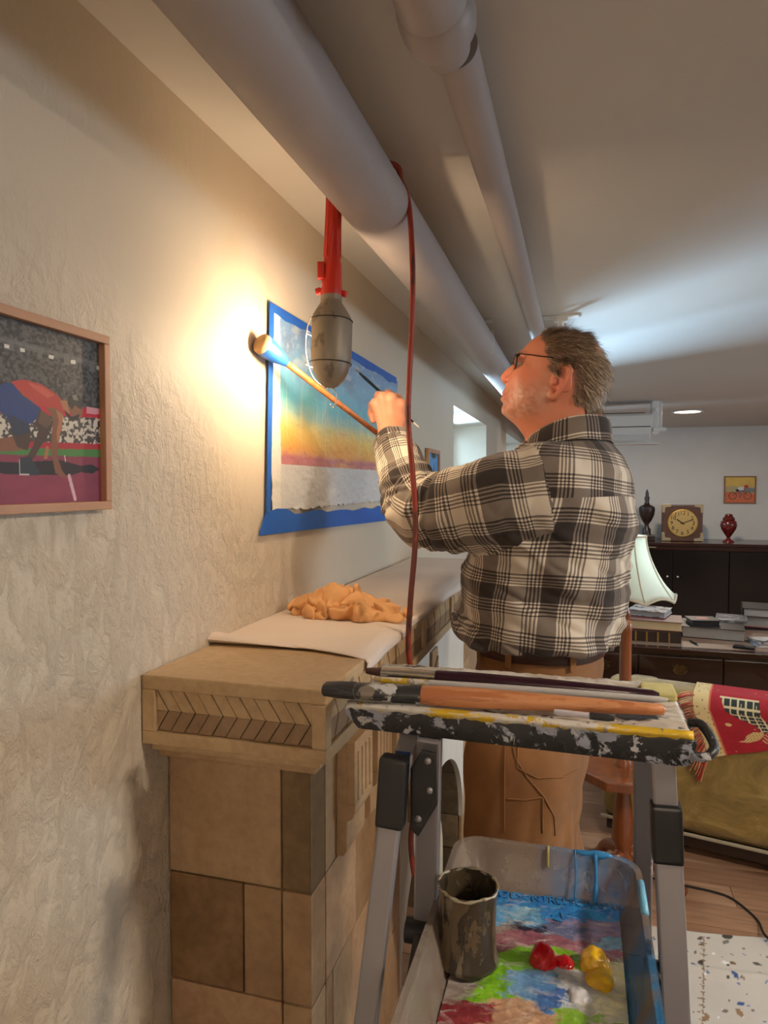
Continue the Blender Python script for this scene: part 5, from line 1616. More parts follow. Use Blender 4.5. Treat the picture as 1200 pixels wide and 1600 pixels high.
blob([(765, 1488), (860, 1480), (960, 1500), (1010, 1540), (1010, 1620), (700, 1640), (730, 1560)], (136, 200, 40), (120, 186, 30))
blob([(700, 1570), (960, 1560), (1000, 1700), (640, 1700)], (196, 150, 120), (200, 170, 140))
blob([(940, 1500), (990, 1505), (995, 1600), (930, 1610), (900, 1570)], (222, 216, 160), (206, 206, 186))
blob([(800, 1515), (880, 1510), (900, 1560), (860, 1580), (800, 1555)], (92, 140, 196), (120, 168, 210))
blob([(860, 1500), (930, 1530), (920, 1580), (870, 1585), (880, 1540)], (214, 216, 214), (180, 190, 204))
blob([(830, 1535), (890, 1540), (890, 1575), (845, 1578)], (96, 156, 206), (70, 110, 180))
blob([(690, 1565), (770, 1570), (750, 1640), (650, 1640)], (150, 60, 66), (130, 50, 56))
blob([(850, 1495), (900, 1495), (895, 1515), (850, 1510)], (176, 30, 34))
blob([(870, 1575), (940, 1590), (930, 1640), (850, 1640)], (140, 190, 60))
blob([(755, 1370), (1010, 1395), (1012, 1420), (960, 1410), (770, 1392)], (44, 104, 176), (56, 130, 200), .006)
g_ = random.Random(31)
sw, sh_ = (r.a1 - r.a0) / (r.W - 1), (r.b1 - r.b0) / (r.H - 1)
for _ in range(1500):                   # brush strokes dragged through the wet paint
    i, j = g_.randrange(r.W), g_.randrange(r.H)
    L_, w_, a_ = g_.uniform(.004, .022), g_.uniform(.0008, .0030), g_.gauss(.1, .45)
    di, dj = int(L_ / sw) + 2, int(L_ / sh_) + 2
    si = slice(max(i - di, 0), min(i + di, r.W)); sj = slice(max(j - dj, 0), min(j + dj, r.H))
    A = r.A[sj, si] - r.A[j, i]; B = r.B[sj, si] - r.B[j, i]
    u_ = A * math.cos(a_) + B * math.sin(a_); v_ = -A * math.sin(a_) + B * math.cos(a_) + .15 * u_ ** 2 / L_ * g_.uniform(-1, 1)
    m = (abs(u_) < L_ * (.7 + .3 * np.sin(v_ * 4000))) & (abs(v_) < w_)
    c = r.C[j, i] * g_.uniform(.72, 1.22); k = g_.uniform(.35, .85)
    if g_.random() < .12: c = c * .5 + lin((226, 226, 222)) * .5
    blk = r.C[sj, si]; blk[m] = blk[m] * (1 - k) + c * k
hgt = .0035 * n2 + .002 * n3
r.build('paint_layer', lambda A, B: (A, B, ZP - .0005 + hgt), mk_vcol('wet_paint', .25, bump=.35, bscale=140, coat=.3), tray)
# raised moulded lettering under the blue paint
tp = on_z(868, 1408, ZP + .003); tq = on_z(980, 1421, ZP)
tb = on_z(780, 1398, ZP)
ang = math.atan2(tq.y - tb.y, tq.x - tb.x)
M_BLUEP = mk('wet_blue', rgb(52, 138, 206), .25, var=.2, vscale=60)
text_mesh('AZESUNTRELSCAANT', .0205, Matrix.Translation((tp.x, tp.y, ZP + .0035)) @ Matrix.Rotation(ang, 4, 'Z') @ Matrix.Diagonal((.86, 1.05, 1, 1)), 'embossed_letters', M_BLUEP, tray, .0007)
c = on_z(872, 1436, ZP)
tri = MB()
for k in range(3):
    a0 = R(90 + 120 * k); p = Vector((c.x + .009 * math.cos(a0), c.y + .013 * math.sin(a0), ZP + .0038)); q = Vector((c.x + .009 * math.cos(a0 + R(95)), c.y + .013 * math.sin(a0 + R(95)), ZP + .0038))
    tri.beam(p.lerp(q, .1), q, .003, .0012)
tag(tri.build('embossed_mark', M_BLUEP, tray), kind='stuff')


def lump(name, label_col, px_, py_, r0, hgt_, seed, m):
    c = on_z(px_, py_, ZP)
    bm = bmesh.new(); bmesh.ops.create_icosphere(bm, subdivisions=4, radius=1)
    for v in bm.verts:
        p = v.co; n_ = mnoise.noise(p * 1.7 + Vector((seed, 2, 1))); n2_ = mnoise.noise(p * 4 + Vector((seed, 7, 1)))
        k = 1 + .15 * n_ + .10 * n2_
        v.co = Vector((c.x + p.x * r0 * k, c.y + p.y * r0 * k * 1.05, ZP + .001 + max(p.z, -.1) * hgt_ * k))
    me = bpy.data.meshes.new(name); bm.to_mesh(me); bm.free()
    return link_mesh(name, me, m, tray, True)


M_RP = mk('red_oil', rgb(200, 16, 28), .18, var=.2, vscale=50, coat=.5); M_YP = mk('yellow_oil', rgb(240, 196, 24), .2, var=.18, vscale=60, coat=.5, c2=rgb(226, 170, 40)); M_WP = mk('white_oil', rgb(222, 222, 226), .3, coat=.3)
tag(lump('paint_lump', '', 848, 1505, .017, .022, 1, M_RP), 'glossy red lump')
tag(lump('paint_lump', '', 882, 1507, .012, .008, 5, M_RP), 'thin red smear')
tag(lump('paint_lump', '', 930, 1512, .0185, .022, 14, M_YP), 'yellow lump')
tag(lump('paint_lump', '', 938, 1536, .0165, .014, 22, M_YP), 'pale yellow ridge')
tag(lump('paint_lump', '', 905, 1560, .014, .007, 7, M_WP), 'white smear')
# drips of blue and yellow over the far rim
for px_, w_, m_ in ((899, [.0012] * 15 + [.0016], M_BLUEP), (930, [.0034] * 6 + [.0026] * 6 + [.0036] * 4, M_BLUEP)):
    p = on_z(px_, 1328, TZ1); y_ = ty1 - .004
    MB().tube(catmull([(p.x, y_ + .004, TZ1 + .0035), (p.x, y_ - .003, TZ1), (p.x + .001, y_ - .012, TZ0 + .04), (p.x, y_ - .022, TZ0 + .012)], 5), w_, 8).build('paint_drip', m_, tray, smooth=True)
p = on_z(857, 1322, TZ1)
MB().tube(catmull([(p.x, ty1, TZ1 + .0035), (p.x, ty1 - .007, TZ1), (p.x, ty1 - .012, TZ0 + .045)], 5), .002, 8).build('paint_drip', mk('olive_drip', rgb(170, 160, 90), .4), tray, smooth=True)
p = on_z(896, 1330, TZ1); p2_ = on_z(958, 1340, TZ1)
rp = [(p.x + (p2_.x - p.x) * k / 8, ty1 - .001 + .001 * math.sin(k * 2.1), TZ1 + .0022) for k in range(9)]
MB().tube(rp, [.0015, .003, .0042, .0036, .005, .0062, .0052, .004, .0015], 10).build('rim_paint', M_BLUEP, tray, smooth=True)
MB().tube([(tx1, ty1 - .06, TZ1 + .003), (tx1, ty1 - .13, TZ1 + .003)], .005, 8).build('rim_paint', mk('sky_paint', rgb(120, 190, 226), .35), tray, smooth=True)

# ---------------- brush washing tin standing in the tray
cc_ = on_z(728, 1524, ZP + .003)
R0 = .0365
tin = thing('brush_tin', 'paint caked metal tin cup standing in the plastic tray', 'cup', (cc_.x, cc_.y + .03, ZP))
cx_, cy_ = cc_.x - .002, cc_.y + .024
M_TIN = mk_splat('caked_tin', rgb(104, 91, 70), [(rgb(58, 50, 40), 46, .47, (1, 1, .35), 3), (rgb(120, 112, 96), 60, .58, (1, 1, .4), 7), (rgb(160, 116, 50), 20, .64, (1, 1, .3), 5), (rgb(44, 38, 34), 26, .64, (1, 1, .6), 9), (rgb(214, 214, 206), 44, .73, (1, 1, 1), 2)], .3, .3, bump=.6)
M_TRIMT = mk_splat('tin_rim', rgb(176, 168, 146), [(rgb(120, 96, 60), 40, .55, (1, 1, 1), 2)], .4, .4, bump=.4)
zt3 = ZP + .098
prof = [(.036, .002), (.0385, .004), (.0385, .010), (.0355, .014), (.0345, .05), (.0352, .072), (.0362, .094), (.0372, .098), (.0352, .098), (.0335, .084), (.0328, .02), (.0328, .016), (.001, .016)]
MB().lathe([(.001, .002)] + prof, (cx_, cy_, ZP + .0045), 40, cap=False).build('cup_wall', M_TIN, tin, smooth=True, angle=55)
MB().tube([(cx_ + .0366 * math.cos(a), cy_ + .0366 * math.sin(a), zt3 + .0035 + .0012 * math.sin(a * 5)) for a in np.linspace(0, 2 * math.pi, 49)], [.0018 + .0006 * math.sin(k * 1.7) for k in range(49)], 8).build('rim', M_TRIMT, tin, smooth=True)
MB().lathe([(.001, 0), (.033, 0)], (cx_, cy_, ZP + .050), 32, cap=False).build('thinner', mk('murky_thinner', rgb(60, 66, 58), .06, var=.4, vscale=60), tin)

# ============================================================ THE PAINTER
import openvdb


def axes(lo, hi, h):
    n = [int(math.ceil((b - a) / h)) + 1 for a, b in zip(lo, hi)]
    A = [(np.arange(k) * h + a).astype(np.float32) for k, a in zip(n, lo)]
    return A[0][:, None, None], A[1][None, :, None], A[2][None, None, :]


def extract(D, lo, h):
    g = openvdb.FloatGrid(1.0)
    g.copyFromArray(np.ascontiguousarray(D.astype(np.float32)))
    p, q = g.convertToQuads(0.0)
    return np.asarray(lo)[None, :] + p * h, np.asarray(q)[:, ::-1].astype(np.int64)


def largest(v, q):
    """only the biggest connected piece"""
    lab = np.arange(len(v))
    while True:
        m = lab[q].min(1); new = lab.copy()
        for k in range(4): np.minimum.at(new, q[:, k], m)
        new = new[new]
        if (new == lab).all(): break
        lab = new
    ids, cnt = np.unique(lab, return_counts=True); keep = lab == ids[cnt.argmax()]
    remap = np.cumsum(keep) - 1
    return v[keep], remap[q[keep[q].all(1)]]


def capd(P, a, b, ra, rb):
    X, Y, Z = P
    ax, ay, az = a; bx, by, bz = (b[0] - ax, b[1] - ay, b[2] - az)
    L = bx * bx + by * by + bz * bz + 1e-12
    t = np.clip(((X - ax) * bx + (Y - ay) * by + (Z - az) * bz) / L, 0, 1)
    return np.sqrt((X - ax - t * bx) ** 2 + (Y - ay - t * by) ** 2 + (Z - az - t * bz) ** 2) - (ra + (rb - ra) * t), t


def chain(P, pts, rs, k=0.01):
    d = None
    for i in range(len(pts) - 1):
        c = capd(P, pts[i], pts[i + 1], rs[i], rs[i + 1])[0]
        d = c if d is None else smin(d, c, k)
    return d


def ballsd(P, c, r):
    """ellipsoid, r may be a triple"""
    r = (r, r, r) if isinstance(r, (int, float)) else r
    X, Y, Z = P
    k = np.sqrt(((X - c[0]) / r[0]) ** 2 + ((Y - c[1]) / r[1]) ** 2 + ((Z - c[2]) / r[2]) ** 2)
    return (k - 1) * min(r)


def smin(a, b, k):
    h = np.clip(.5 + .5 * (b - a) / k, 0, 1)
    return b + (a - b) * h - k * h * (1 - h)


def smax(a, b, k): return -smin(-a, -b, k)


_lat = np.random.default_rng(5).random((32, 32, 32)).astype(np.float32)


def nz3(X, Y, Z, f, s=0.0):
    X, Y, Z = np.broadcast_arrays(X * f + s, Y * f + s * 1.3, Z * f + s * .7)
    xi, yi, zi = np.floor(X).astype(np.int32), np.floor(Y).astype(np.int32), np.floor(Z).astype(np.int32)
    tx, ty, tz = X - xi, Y - yi, Z - zi
    tx = tx * tx * (3 - 2 * tx); ty = ty * ty * (3 - 2 * ty); tz = tz * tz * (3 - 2 * tz)
    o = 0
    for i in (0, 1):
        for j in (0, 1):
            for k in (0, 1):
                w = (tx if i else 1 - tx) * (ty if j else 1 - ty) * (tz if k else 1 - tz)
                o = o + w * _lat[(xi + i) & 31, (yi + j) & 31, (zi + k) & 31]
    return o


# ---------------- the crumpled chamois on the dust sheet: a heap of soft folds
g_ = random.Random(21)
lo, hi = (RAG_AT[0] - .15, RAG_AT[1] - .12, RAG_AT[2] - .004), (RAG_AT[0] + .16, RAG_AT[1] + .13, RAG_AT[2] + .11)
PR = axes(lo, hi, .0021)
D = ballsd(PR, (RAG_AT[0] - .03, RAG_AT[1], RAG_AT[2] + .004), (.084, .064, .060))
D = smin(D, ballsd(PR, (RAG_AT[0] + .06, RAG_AT[1] - .004, RAG_AT[2] + .004), (.070, .052, .038)), .02)
X, Y, Z = np.broadcast_arrays(*PR)
wx, wy, wz_ = nz3(X, Y, Z, 13, 2.0) - .5, nz3(X, Y, Z, 13, 5.0) - .5, nz3(X, Y, Z, 13, 8.0) - .5
Xw, Yw, Zw = X + .05 * wx, Y + .05 * wy, Z + .05 * wz_
bil = np.abs(nz3(Xw * 1.2, Yw, Zw * 1.3, 23, 3.0) - .5) * 2          # rounded folds with sharp valleys
bil2 = np.abs(nz3(Xw, Yw * 1.4, Zw, 46, 6.0) - .5) * 2
D = D - .028 * (bil - .28) - .012 * (bil2 - .3)
cr = np.exp(-((nz3(Xw + .3, Yw, Zw, 17, 11.0) - .5) / .022) ** 2) + np.exp(-((nz3(Xw, Yw + .2, Zw, 27, 13.0) - .5) / .03) ** 2)
D = D + .0065 * cr
D = smax(D, RAG_AT[2] - PR[2], .004)
v_, q_ = largest(*extract(D, lo, .0021))
rag = mesh_np('chamois_rag', v_, q_.astype(np.int32), M_RAG, None, True)
rag.modifiers.new('smooth', 'SMOOTH').iterations = 2
tag(rag, 'crumpled orange tan chamois leather rag lying on the dust sheet', 'rag')

# ---------------- head: built in its own frame: f forward (image left), l towards the viewer, u up
HW = 1.47
HO = np.array(at_w(877, 601, HW))
vv_ = ray(877, 601); va = math.atan2(vv_.y, vv_.x) + R(0)
HL = np.array((-math.cos(va), -math.sin(va), 0)); HF = np.array((-math.sin(va), math.cos(va), 0)); HU = np.array((0, 0, 1.0))
K_ = HW / FPX / 4.615


def zf(x, y): return ((540 - x) * K_, (560 - y) * K_)          # 4.615x enlargement -> (f, u)


OUT = [(400, 195), (330, 232), (272, 290), (240, 335), (228, 370), (222, 405), (214, 432), (188, 480), (168, 525), (152, 560), (129, 588), (124, 612), (138, 630), (119, 646), (121, 668), (131, 690), (113, 724), (117, 756), (150, 788), (205, 832), (245, 878), (285, 940), (300, 1040), (800, 1040), (770, 800), (785, 740), (812, 680), (846, 610), (868, 550), (872, 490), (855, 410), (820, 330), (765, 262), (700, 212), (600, 178), (500, 172), (440, 182)]
OUT = [zf(*p) for p in OUT]
lo, hi, hh = (-.115, -.105, -.150), (.140, .105, .135), .0021
P3 = axes(lo, hi, hh)
F_, L_, U_ = P3
f2, u2 = F_[:, 0, :], U_[0, :, :]
f2, u2 = np.broadcast_arrays(f2, u2)
d2 = np.full(f2.shape, 9.0); ins_ = np.zeros(f2.shape, bool)
for i in range(len(OUT)):
    (x1, y1), (x2, y2) = OUT[i], OUT[(i + 1) % len(OUT)]
    dx, dy = x2 - x1, y2 - y1
    t_ = np.clip(((f2 - x1) * dx + (u2 - y1) * dy) / (dx * dx + dy * dy), 0, 1)
    d2 = np.minimum(d2, np.hypot(f2 - x1 - t_ * dx, u2 - y1 - t_ * dy))
    if y1 != y2:
        ins_ ^= ((y1 > u2) != (y2 > u2)) & (f2 < (x2 - x1) * (u2 - y1) / (y2 - y1) + x1)
d2 = np.where(ins_, d2, -d2)
Wl = np.interp(u2, [-.15, -.10, -.06, -.02, .03, .07, .12], [.066, .062, .064, .071, .0765, .077, .070])
Wl = Wl * np.interp(f2, [-.1, -.02, .03, .09, .12], [.98, 1.0, .99, .90, .84])
Rl = np.interp(u2, [-.12, -.06, 0, .08], [.060, .058, .066, .078])
G = (np.abs(L_) / Wl[:, None, :]) ** 2.2 + np.clip(1 - d2 / Rl, 0, 3)[:, None, :] ** 2 - 1
D = G * .034
D = np.where(G > .3, .3 * .034 + (G - .3) * .02, D)


def Z3(x, y, l): f, u = zf(x, y); return (f, l, u)


aL = np.abs(L_); PS = (F_, aL, U_)      # mirrored coordinates
D = smin(D, ballsd(PS, Z3(330, 690, .040), .030), .035)
D = smin(D, ballsd(PS, Z3(275, 520, .040), .022), .030)
D = smin(D, capd(PS, Z3(236, 358, .010), Z3(272, 362, .046), .0075, .006)[0], .012)
D = smax(D, -ballsd(PS, Z3(236, 418, .033), (.017, .017, .013)), .012)
# nose
D = smin(D, chain(P3, [Z3(222, 418, 0), Z3(180, 462, 0), Z3(142, 492, 0)], [.0085, .0095, .0098], .01), .010)
D = smin(D, ballsd(PS, Z3(172, 522, .0125), (.011, .007, .008)), .006)
D = smin(D, capd(P3, Z3(140, 500, 0), Z3(165, 545, 0), .007, .006)[0], .006)
D = smax(D, -ballsd(PS, Z3(152, 534, .008), (.006, .0035, .004)), .003)
# lips and mouth
D = smin(D, capd(PS, Z3(134, 612, 0), Z3(166, 628, .022), .0052, .003)[0], .006)
D = smin(D, capd(PS, Z3(128, 652, 0), Z3(166, 636, .020), .0062, .003)[0], .006)
D = smax(D, -capd(PS, Z3(116, 631, 0), Z3(164, 632, .024), .0016, .0012)[0], .003)
D = smax(D, -capd(PS, Z3(182, 536, .026), Z3(178, 622, .036), .0018, .0016)[0], .006)
# eyelids over an eyeball set in the socket
EC = Z3(268, 415, .0325)
lidb = ballsd(PS, EC, .0136)
up_ = smax(lidb, (EC[2] + .0028) - U_ + .25 * (F_ - EC[0] - .012), .002); dn_ = smax(lidb, U_ - (EC[2] - .0040), .002)
D = smin(D, up_, .004); D = smin(D, dn_, .004)
# ears
def E3(x, y, l): return Z3(x, y, l)
ear_l = lambda x: .072 + .017 * np.clip((x - 480) / 120, 0, 1)
hel = [(505, 540), (518, 488), (552, 458), (588, 470), (603, 510), (592, 565), (565, 612), (525, 652), (494, 678), (472, 668), (466, 636)]
hp_ = [Z3(x, y, float(ear_l(x))) for x, y in hel]
ear = chain(PS, hp_, [.0026, .0034, .0042, .0044, .0042, .0038, .0040, .0050, .0062, .0055, .0035], .004)
cX, cU = zf(545, 555)
an_ = math.atan2(235, -105)
ca, sa = math.cos(R(24)), math.sin(R(24))
ef = (F_ - cX); eu = (U_ - cU)
e1 = ef * ca + eu * sa * -1; e2 = ef * sa + eu * ca
plane_l = .074 + .015 * np.clip(-(F_ - cX) / .016 * .5 + .5, 0, 1)
plate = np.sqrt((e1 / .0165) ** 2 + (e2 / .031) ** 2) - 1
plate = smax(plate * .016, np.abs(aL - plane_l + .003) - .0032, .003)
ear = smin(ear, plate, .004)
ear = smin(ear, capd(PS, Z3(560, 500, .083), Z3(545, 590, .082), .0028, .003)[0], .004)
ear = smin(ear, ballsd(PS, Z3(490, 575, .077), (.005, .005, .007)), .004)
ear = smax(ear, -ballsd(PS, Z3(520, 575, .0865), (.0068, .0105, .013)), .0025)
ear = smax(ear, -capd(PS, Z3(576, 492, .091), Z3(572, 560, .090), .0026, .0022)[0], .002)
D = smin(D, ear, .005)
hv, hq = extract(D, lo, hh)
head_v = HO[None, :] + hv[:, :1] * HF + hv[:, 1:2] * HL + hv[:, 2:] * HU

# ---------------- hand holding the brush
def W3(x, y, w): return np.array(at_w(x, y, w))
kn = [W3(626, 632, 1.655), W3(612, 622, 1.652), W3(598, 621, 1.655), W3(587, 631, 1.662)]
mid = [W3(621, 622, 1.692), W3(607, 616, 1.695), W3(592, 618, 1.695), W3(582, 632, 1.694)]
dis = [W3(611, 621, 1.722), W3(600, 622, 1.726), W3(588, 630, 1.722), W3(580, 646, 1.716)]
tips = [W3(604, 632, 1.715), W3(597, 638, 1.715), W3(590, 646, 1.708), W3(583, 657, 1.702)]
wr = W3(613, 690, 1.622); fa = W3(622, 730, 1.575)
lo = np.min([np.min(kn + mid + dis + tips, 0), wr, fa], 0) - .045; hi = np.max([np.max(kn + mid + dis + tips, 0), wr, fa], 0) + .045
hh2 = .0015
PH = axes(lo, hi, hh2)
fr_r = [.0108, .0112, .0107, .0096]
D = None
base = [W3(622, 676, 1.630), W3(616, 676, 1.627), W3(608, 676, 1.628), W3(602, 677, 1.632)]
for i in range(4):
    c = capd(PH, base[i], kn[i], .0135, .0118)[0]
    D = c if D is None else smin(D, c, .014)
D = smin(D, capd(PH, fa, wr, .034, .0265)[0], .02)
D = smin(D, capd(PH, wr, (base[1] + base[2]) / 2, .0265, .020)[0], .03)
D = smin(D, ballsd(PH, W3(627, 664, 1.652), .017), .02)
for i in range(4):
    D = smin(D, ballsd(PH, kn[i] + np.array((0, -.003, .001)), .0108), .006)
fing = None
for i in range(4):
    r_ = fr_r[i]
    c = chain(PH, [kn[i], mid[i], dis[i], tips[i]], [r_ * 1.04, r_, r_ * .92, r_ * .78], .004)
    fing = c if fing is None else smin(fing, c, .0035)
D = smin(D, fing, .009)
th = chain(PH, [W3(630, 668, 1.655), W3(631, 648, 1.690), W3(621, 635, 1.715), W3(609, 630, 1.722)], [.0155, .0125, .0108, .0085], .006)
D = smin(D, th, .006)
# tendons and the ulna bump
for i in range(4):
    D = smin(D, capd(PH, base[i] + np.array((0, -.013, 0)), kn[i] + np.array((0, -.008, 0)), .0022, .003)[0], .007)
D = smin(D, ballsd(PH, W3(606, 680, 1.604), .007), .010)
h1v, h1q = extract(D, lo, hh2)

# the other hand, holding the mahl stick behind the first
ro = W3(612, 700, 1.70); s1_ = np.array(h0.lerp(h1, 1.27)); s2_ = np.array(h0.lerp(h1, 1.0))
lo = np.minimum(ro, s1_) - .10; hi = np.maximum(ro, s1_) + .10
sdn = np.array(sd)
pc = s1_ + np.array((.020, .028, -.012))
wr2 = W3(655, 752, 1.80)
lo = np.minimum(np.minimum(pc, wr2), s1_) - .06; hi = np.maximum(np.maximum(pc, wr2), s1_) + .06
PH = axes(lo, hi, .0025)
D = capd(PH, wr2, pc, .027, .030)[0]
for i in range(4):
    c0 = pc + sdn * (-.034 + .021 * i)
    o_ = np.array((-.006, -.004, .02))
    D = smin(D, chain(PH, [c0 + o_, s1_ + sdn * (-.034 + .021 * i) + np.array((-.010, -.002, .018)), s1_ + sdn * (-.034 + .021 * i) + np.array((-.016, -.004, -.004)), c0 + np.array((-.024, -.01, -.016))], [.0105, .0095, .0092, .008], .004), .006)
D = smin(D, chain(PH, [pc + sdn * -.03 + np.array((.01, -.01, .005)), s1_ + sdn * -.05 + np.array((.012, -.008, .012)), s1_ + sdn * -.06 + np.array((-.004, -.008, .014))], [.013, .011, .009], .005), .008)
h2v, h2q = extract(D, lo, .0025)

# ---------------- body under the clothes
BC = W3(858, 900, 1.52); bx_, by_ = BC[0], BC[1]
SHL = W3(868, 752, 1.36); ELB = W3(664, 806, 1.455); SHR = np.array((bx_ + .01, by_ + .185, SHL[2])); ELR = W3(722, 808, 1.78)
HIPL = np.array((bx_ - .015, by_ - .095, .93)); HIPR = np.array((bx_ - .015, by_ + .095, .93))
KNL = np.array((bx_ - .035, by_ - .10, .50)); KNR = np.array((bx_ + .0, by_ + .11, .50))
ANL = np.array((bx_ + .0, by_ - .11, .09)); ANR = np.array((bx_ + .06, by_ + .12, .09))
lo = (bx_ - .48, by_ - .36, -.0); hi = (bx_ + .30, by_ + .36, 1.72)
hb = .009
PB = axes(lo, hi, hb)
nb_ = HO + HF * -.035 + HU * -.12
D = ballsd(PB, (bx_ + .0, by_, 1.36), (.135, .18, .26))
D = smin(D, ballsd(PB, (bx_ - .02, by_, 1.14), (.10, .14, .15)), .06)
D = smin(D, ballsd(PB, (bx_ - .025, by_, 1.0), (.085, .14, .14)), .05)
D = smin(D, capd(PB, tuple(nb_ + HU * -.10), tuple(nb_ + HU * .03), .075, .055)[0], .05)
D = smin(D, capd(PB, SHL + np.array((0, .05, 0)), ELB, .052, .042)[0], .05)
D = smin(D, capd(PB, ELB, fa, .042, .033)[0], .01)
D = smin(D, capd(PB, SHR - np.array((0, .05, 0)), ELR, .052, .042)[0], .05)
D = smin(D, capd(PB, ELR, wr2, .042, .026)[0], .01)
for H_, K2, A_ in ((HIPL, KNL, ANL), (HIPR, KNR, ANR)):
    D = smin(D, capd(PB, H_, K2, .078, .052)[0], .04); D = smin(D, capd(PB, K2, A_, .052, .036)[0], .02)
    D = smin(D, capd(PB, A_ + np.array((.03, 0, -.03)), A_ + np.array((-.16, 0, -.055)), .032, .026)[0], .02)
bv, bq = extract(D, lo, hb)

vox = .0024
allv = np.concatenate([head_v, h1v, h2v, bv]); q0 = 0; qs = []
for v_, q_ in ((head_v, hq), (h1v, h1q), (h2v, h2q), (bv, bq)):
    qs.append(q_ + q0); q0 += len(v_)
lv = openvdb.FloatGrid.createLevelSetFromPolygons(allv.astype(np.float32), quads=np.concatenate(qs).astype(np.uint32), transform=openvdb.createLinearTransform(voxelSize=vox), halfWidth=3.0)
pv_, pt_, pq_ = lv.convertToPolygons(0.0, .012)
bodyF = [tuple(int(i) for i in t_[::-1]) for t_ in pt_] + [tuple(int(i) for i in t_[::-1]) for t_ in pq_]
bodyV = np.asarray(pv_, dtype=np.float64)

# skin colour by place: ruddy face, paler scalp patch, greyish stubble, brown hair ground
rel = bodyV - HO[None, :]
bf, bl, bu = rel @ HF, rel @ HL, rel @ HU
zx, zy = 540 - bf / K_, 560 - bu / K_
skin = np.tile(lin((206, 140, 110)), (len(bodyV), 1))
headm = (bu > -.16) & (np.abs(bl) < .11) & (bf > -.13) & (bf < .15)
nzv = nz3(bodyV[:, 0], bodyV[:, 1], bodyV[:, 2], 60, 2.0); nzf = nz3(bodyV[:, 0], bodyV[:, 1], bodyV[:, 2], 240, 5.0)
skin *= (.92 + .16 * nzv)[:, None]


def tint(mask, c, k=1.0):
    k = (mask * k)[:, None]; skin[:] = skin * (1 - k) + lin(c) * k


def soft(x, y, rx, ry): return np.clip(1.3 - np.sqrt(((zx - x) / rx) ** 2 + ((zy - y) / ry) ** 2), 0, 1) * headm


tint(headm * 1.0, (208, 128, 98), .75)
tint(soft(150, 495, 60, 50), (206, 108, 88), .6)
tint(soft(540, 560, 70, 130) * (np.abs(bl) > .072), (212, 118, 98), .7)
tint(soft(290, 520, 90, 70), (214, 118, 92), .5)
stub = np.clip(soft(270, 690, 190, 120) + soft(190, 740, 90, 70) + soft(430, 590, 50, 110) * .6, 0, 1)
tint(stub, (176, 124, 104), .55); tint(stub * np.clip((nzf - .5) * 8, 0, 1), (204, 176, 158), .42); tint(stub * np.clip((.42 - nzf) * 8, 0, 1), (140, 92, 76), .4)
tint(np.clip(1.2 - np.sqrt(((zx - 300) / 60) ** 2 + ((zy - 440) / 30) ** 2), 0, 1) * headm * np.clip((nz3(bodyV[:, 0], bodyV[:, 1], bodyV[:, 2], 300, 1.0) - .5) * 6, 0, 1), (160, 90, 70), .4)
tint(soft(152, 534, 16, 10), (120, 50, 40), .7); tint(soft(138, 632, 26, 6), (110, 50, 44), .7)  # nostrils and mouth slit darkened, their shade put into the skin colour
tint(soft(140, 632, 34, 26), (170, 86, 76), .6)
hairmask = headm * ((zx > 392 + np.clip(zy - 200, 0, 400) * .28 + 16 * (nzv - .5)) & (zy < 768 - np.clip(700 - zx, 0, 200) * 0.72) & ~((zx < 625) & (zy > 455) & (zx > 452 - 0) & (zy > 430 + (zx - 470) * .22)))
hairmask = hairmask & ~((zy > 700) & (zx < 640))
hairmask = hairmask | (headm & (zx > 440) & (zx < 500) & (zy > 360) & (zy < 520 - 40 * nzv) & (np.abs(bl) > .05) & (zx > 470 - (zy - 360) * .12 - 10 * nzv))
crown = np.clip(1.25 - np.sqrt(((zx - 800) / 70) ** 2 + ((zy - 300) / 95) ** 2), 0, 1) * headm
tint(hairmask * 1.0, (112, 92, 76), .8); tint(crown, (206, 150, 124), .75)
person = mesh_np('person', bodyV, bodyF, mk_vcol('skin', .48, bump=.12, bscale=500, sss=.0), None, True, col=np.clip(skin, 0, 1))
tag(person, 'man in plaid flannel shirt and tan work trousers painting with raised left arm', 'person')

# ---------------- hair: short swept-back strands
g_ = np.random.default_rng(3)
cand = np.where(hairmask & (g_.random(len(bodyV)) < np.where(crown > .2, .10, 1.0)))[0]
me_ = person.data
nrm = np.empty(len(bodyV) * 3, dtype=np.float32); me_.vertices.foreach_get('normal', nrm); nrm = nrm.reshape(-1, 3)
cand = g_.choice(cand, 17000)
N_ = len(cand)
p0 = bodyV[cand] + g_.normal(0, .0016, (N_, 3)); n_ = nrm[cand].astype(float)
zxx, zyy = zx[cand], zy[cand]
flow = HF[None, :] * (-1.0) + HU[None, :] * (-.25 - np.clip((zyy - 300) / 300, 0, 1.2))[:, None]
flow = flow + HU[None, :] * (np.clip((260 - zyy) / 90, 0, 1) * .30)[:, None]
flow -= n_ * np.sum(flow * n_, 1)[:, None]; flow /= np.linalg.norm(flow, axis=1)[:, None] + 1e-9
flow += g_.normal(0, .22, (N_, 3)); flow /= np.linalg.norm(flow, axis=1)[:, None]
ln_ = np.where(zyy < 320, .022, .019) * g_.uniform(.6, 1.25, N_); ln_ = np.where((zyy > 600) & (zyy < 690), ln_ * 1.2, ln_); ln_ = np.where(zyy >= 690, ln_ * .55, ln_)
lift = g_.uniform(.05, .30, N_); lift = np.where((zyy > 560) & (zxx > 700), lift + .08, lift)
sdv = np.cross(flow, n_); sdv /= np.linalg.norm(sdv, axis=1)[:, None] + 1e-9
wdt = g_.uniform(.0003, .00065, N_)
V = []; cc0 = []
greyish = g_.random(N_)
colA = lin((124, 98, 76)); colB = lin((182, 162, 136)); colC = lin((80, 62, 50))
gk = np.clip((zxx - 560) / 260, 0, 1) * .55 + .12
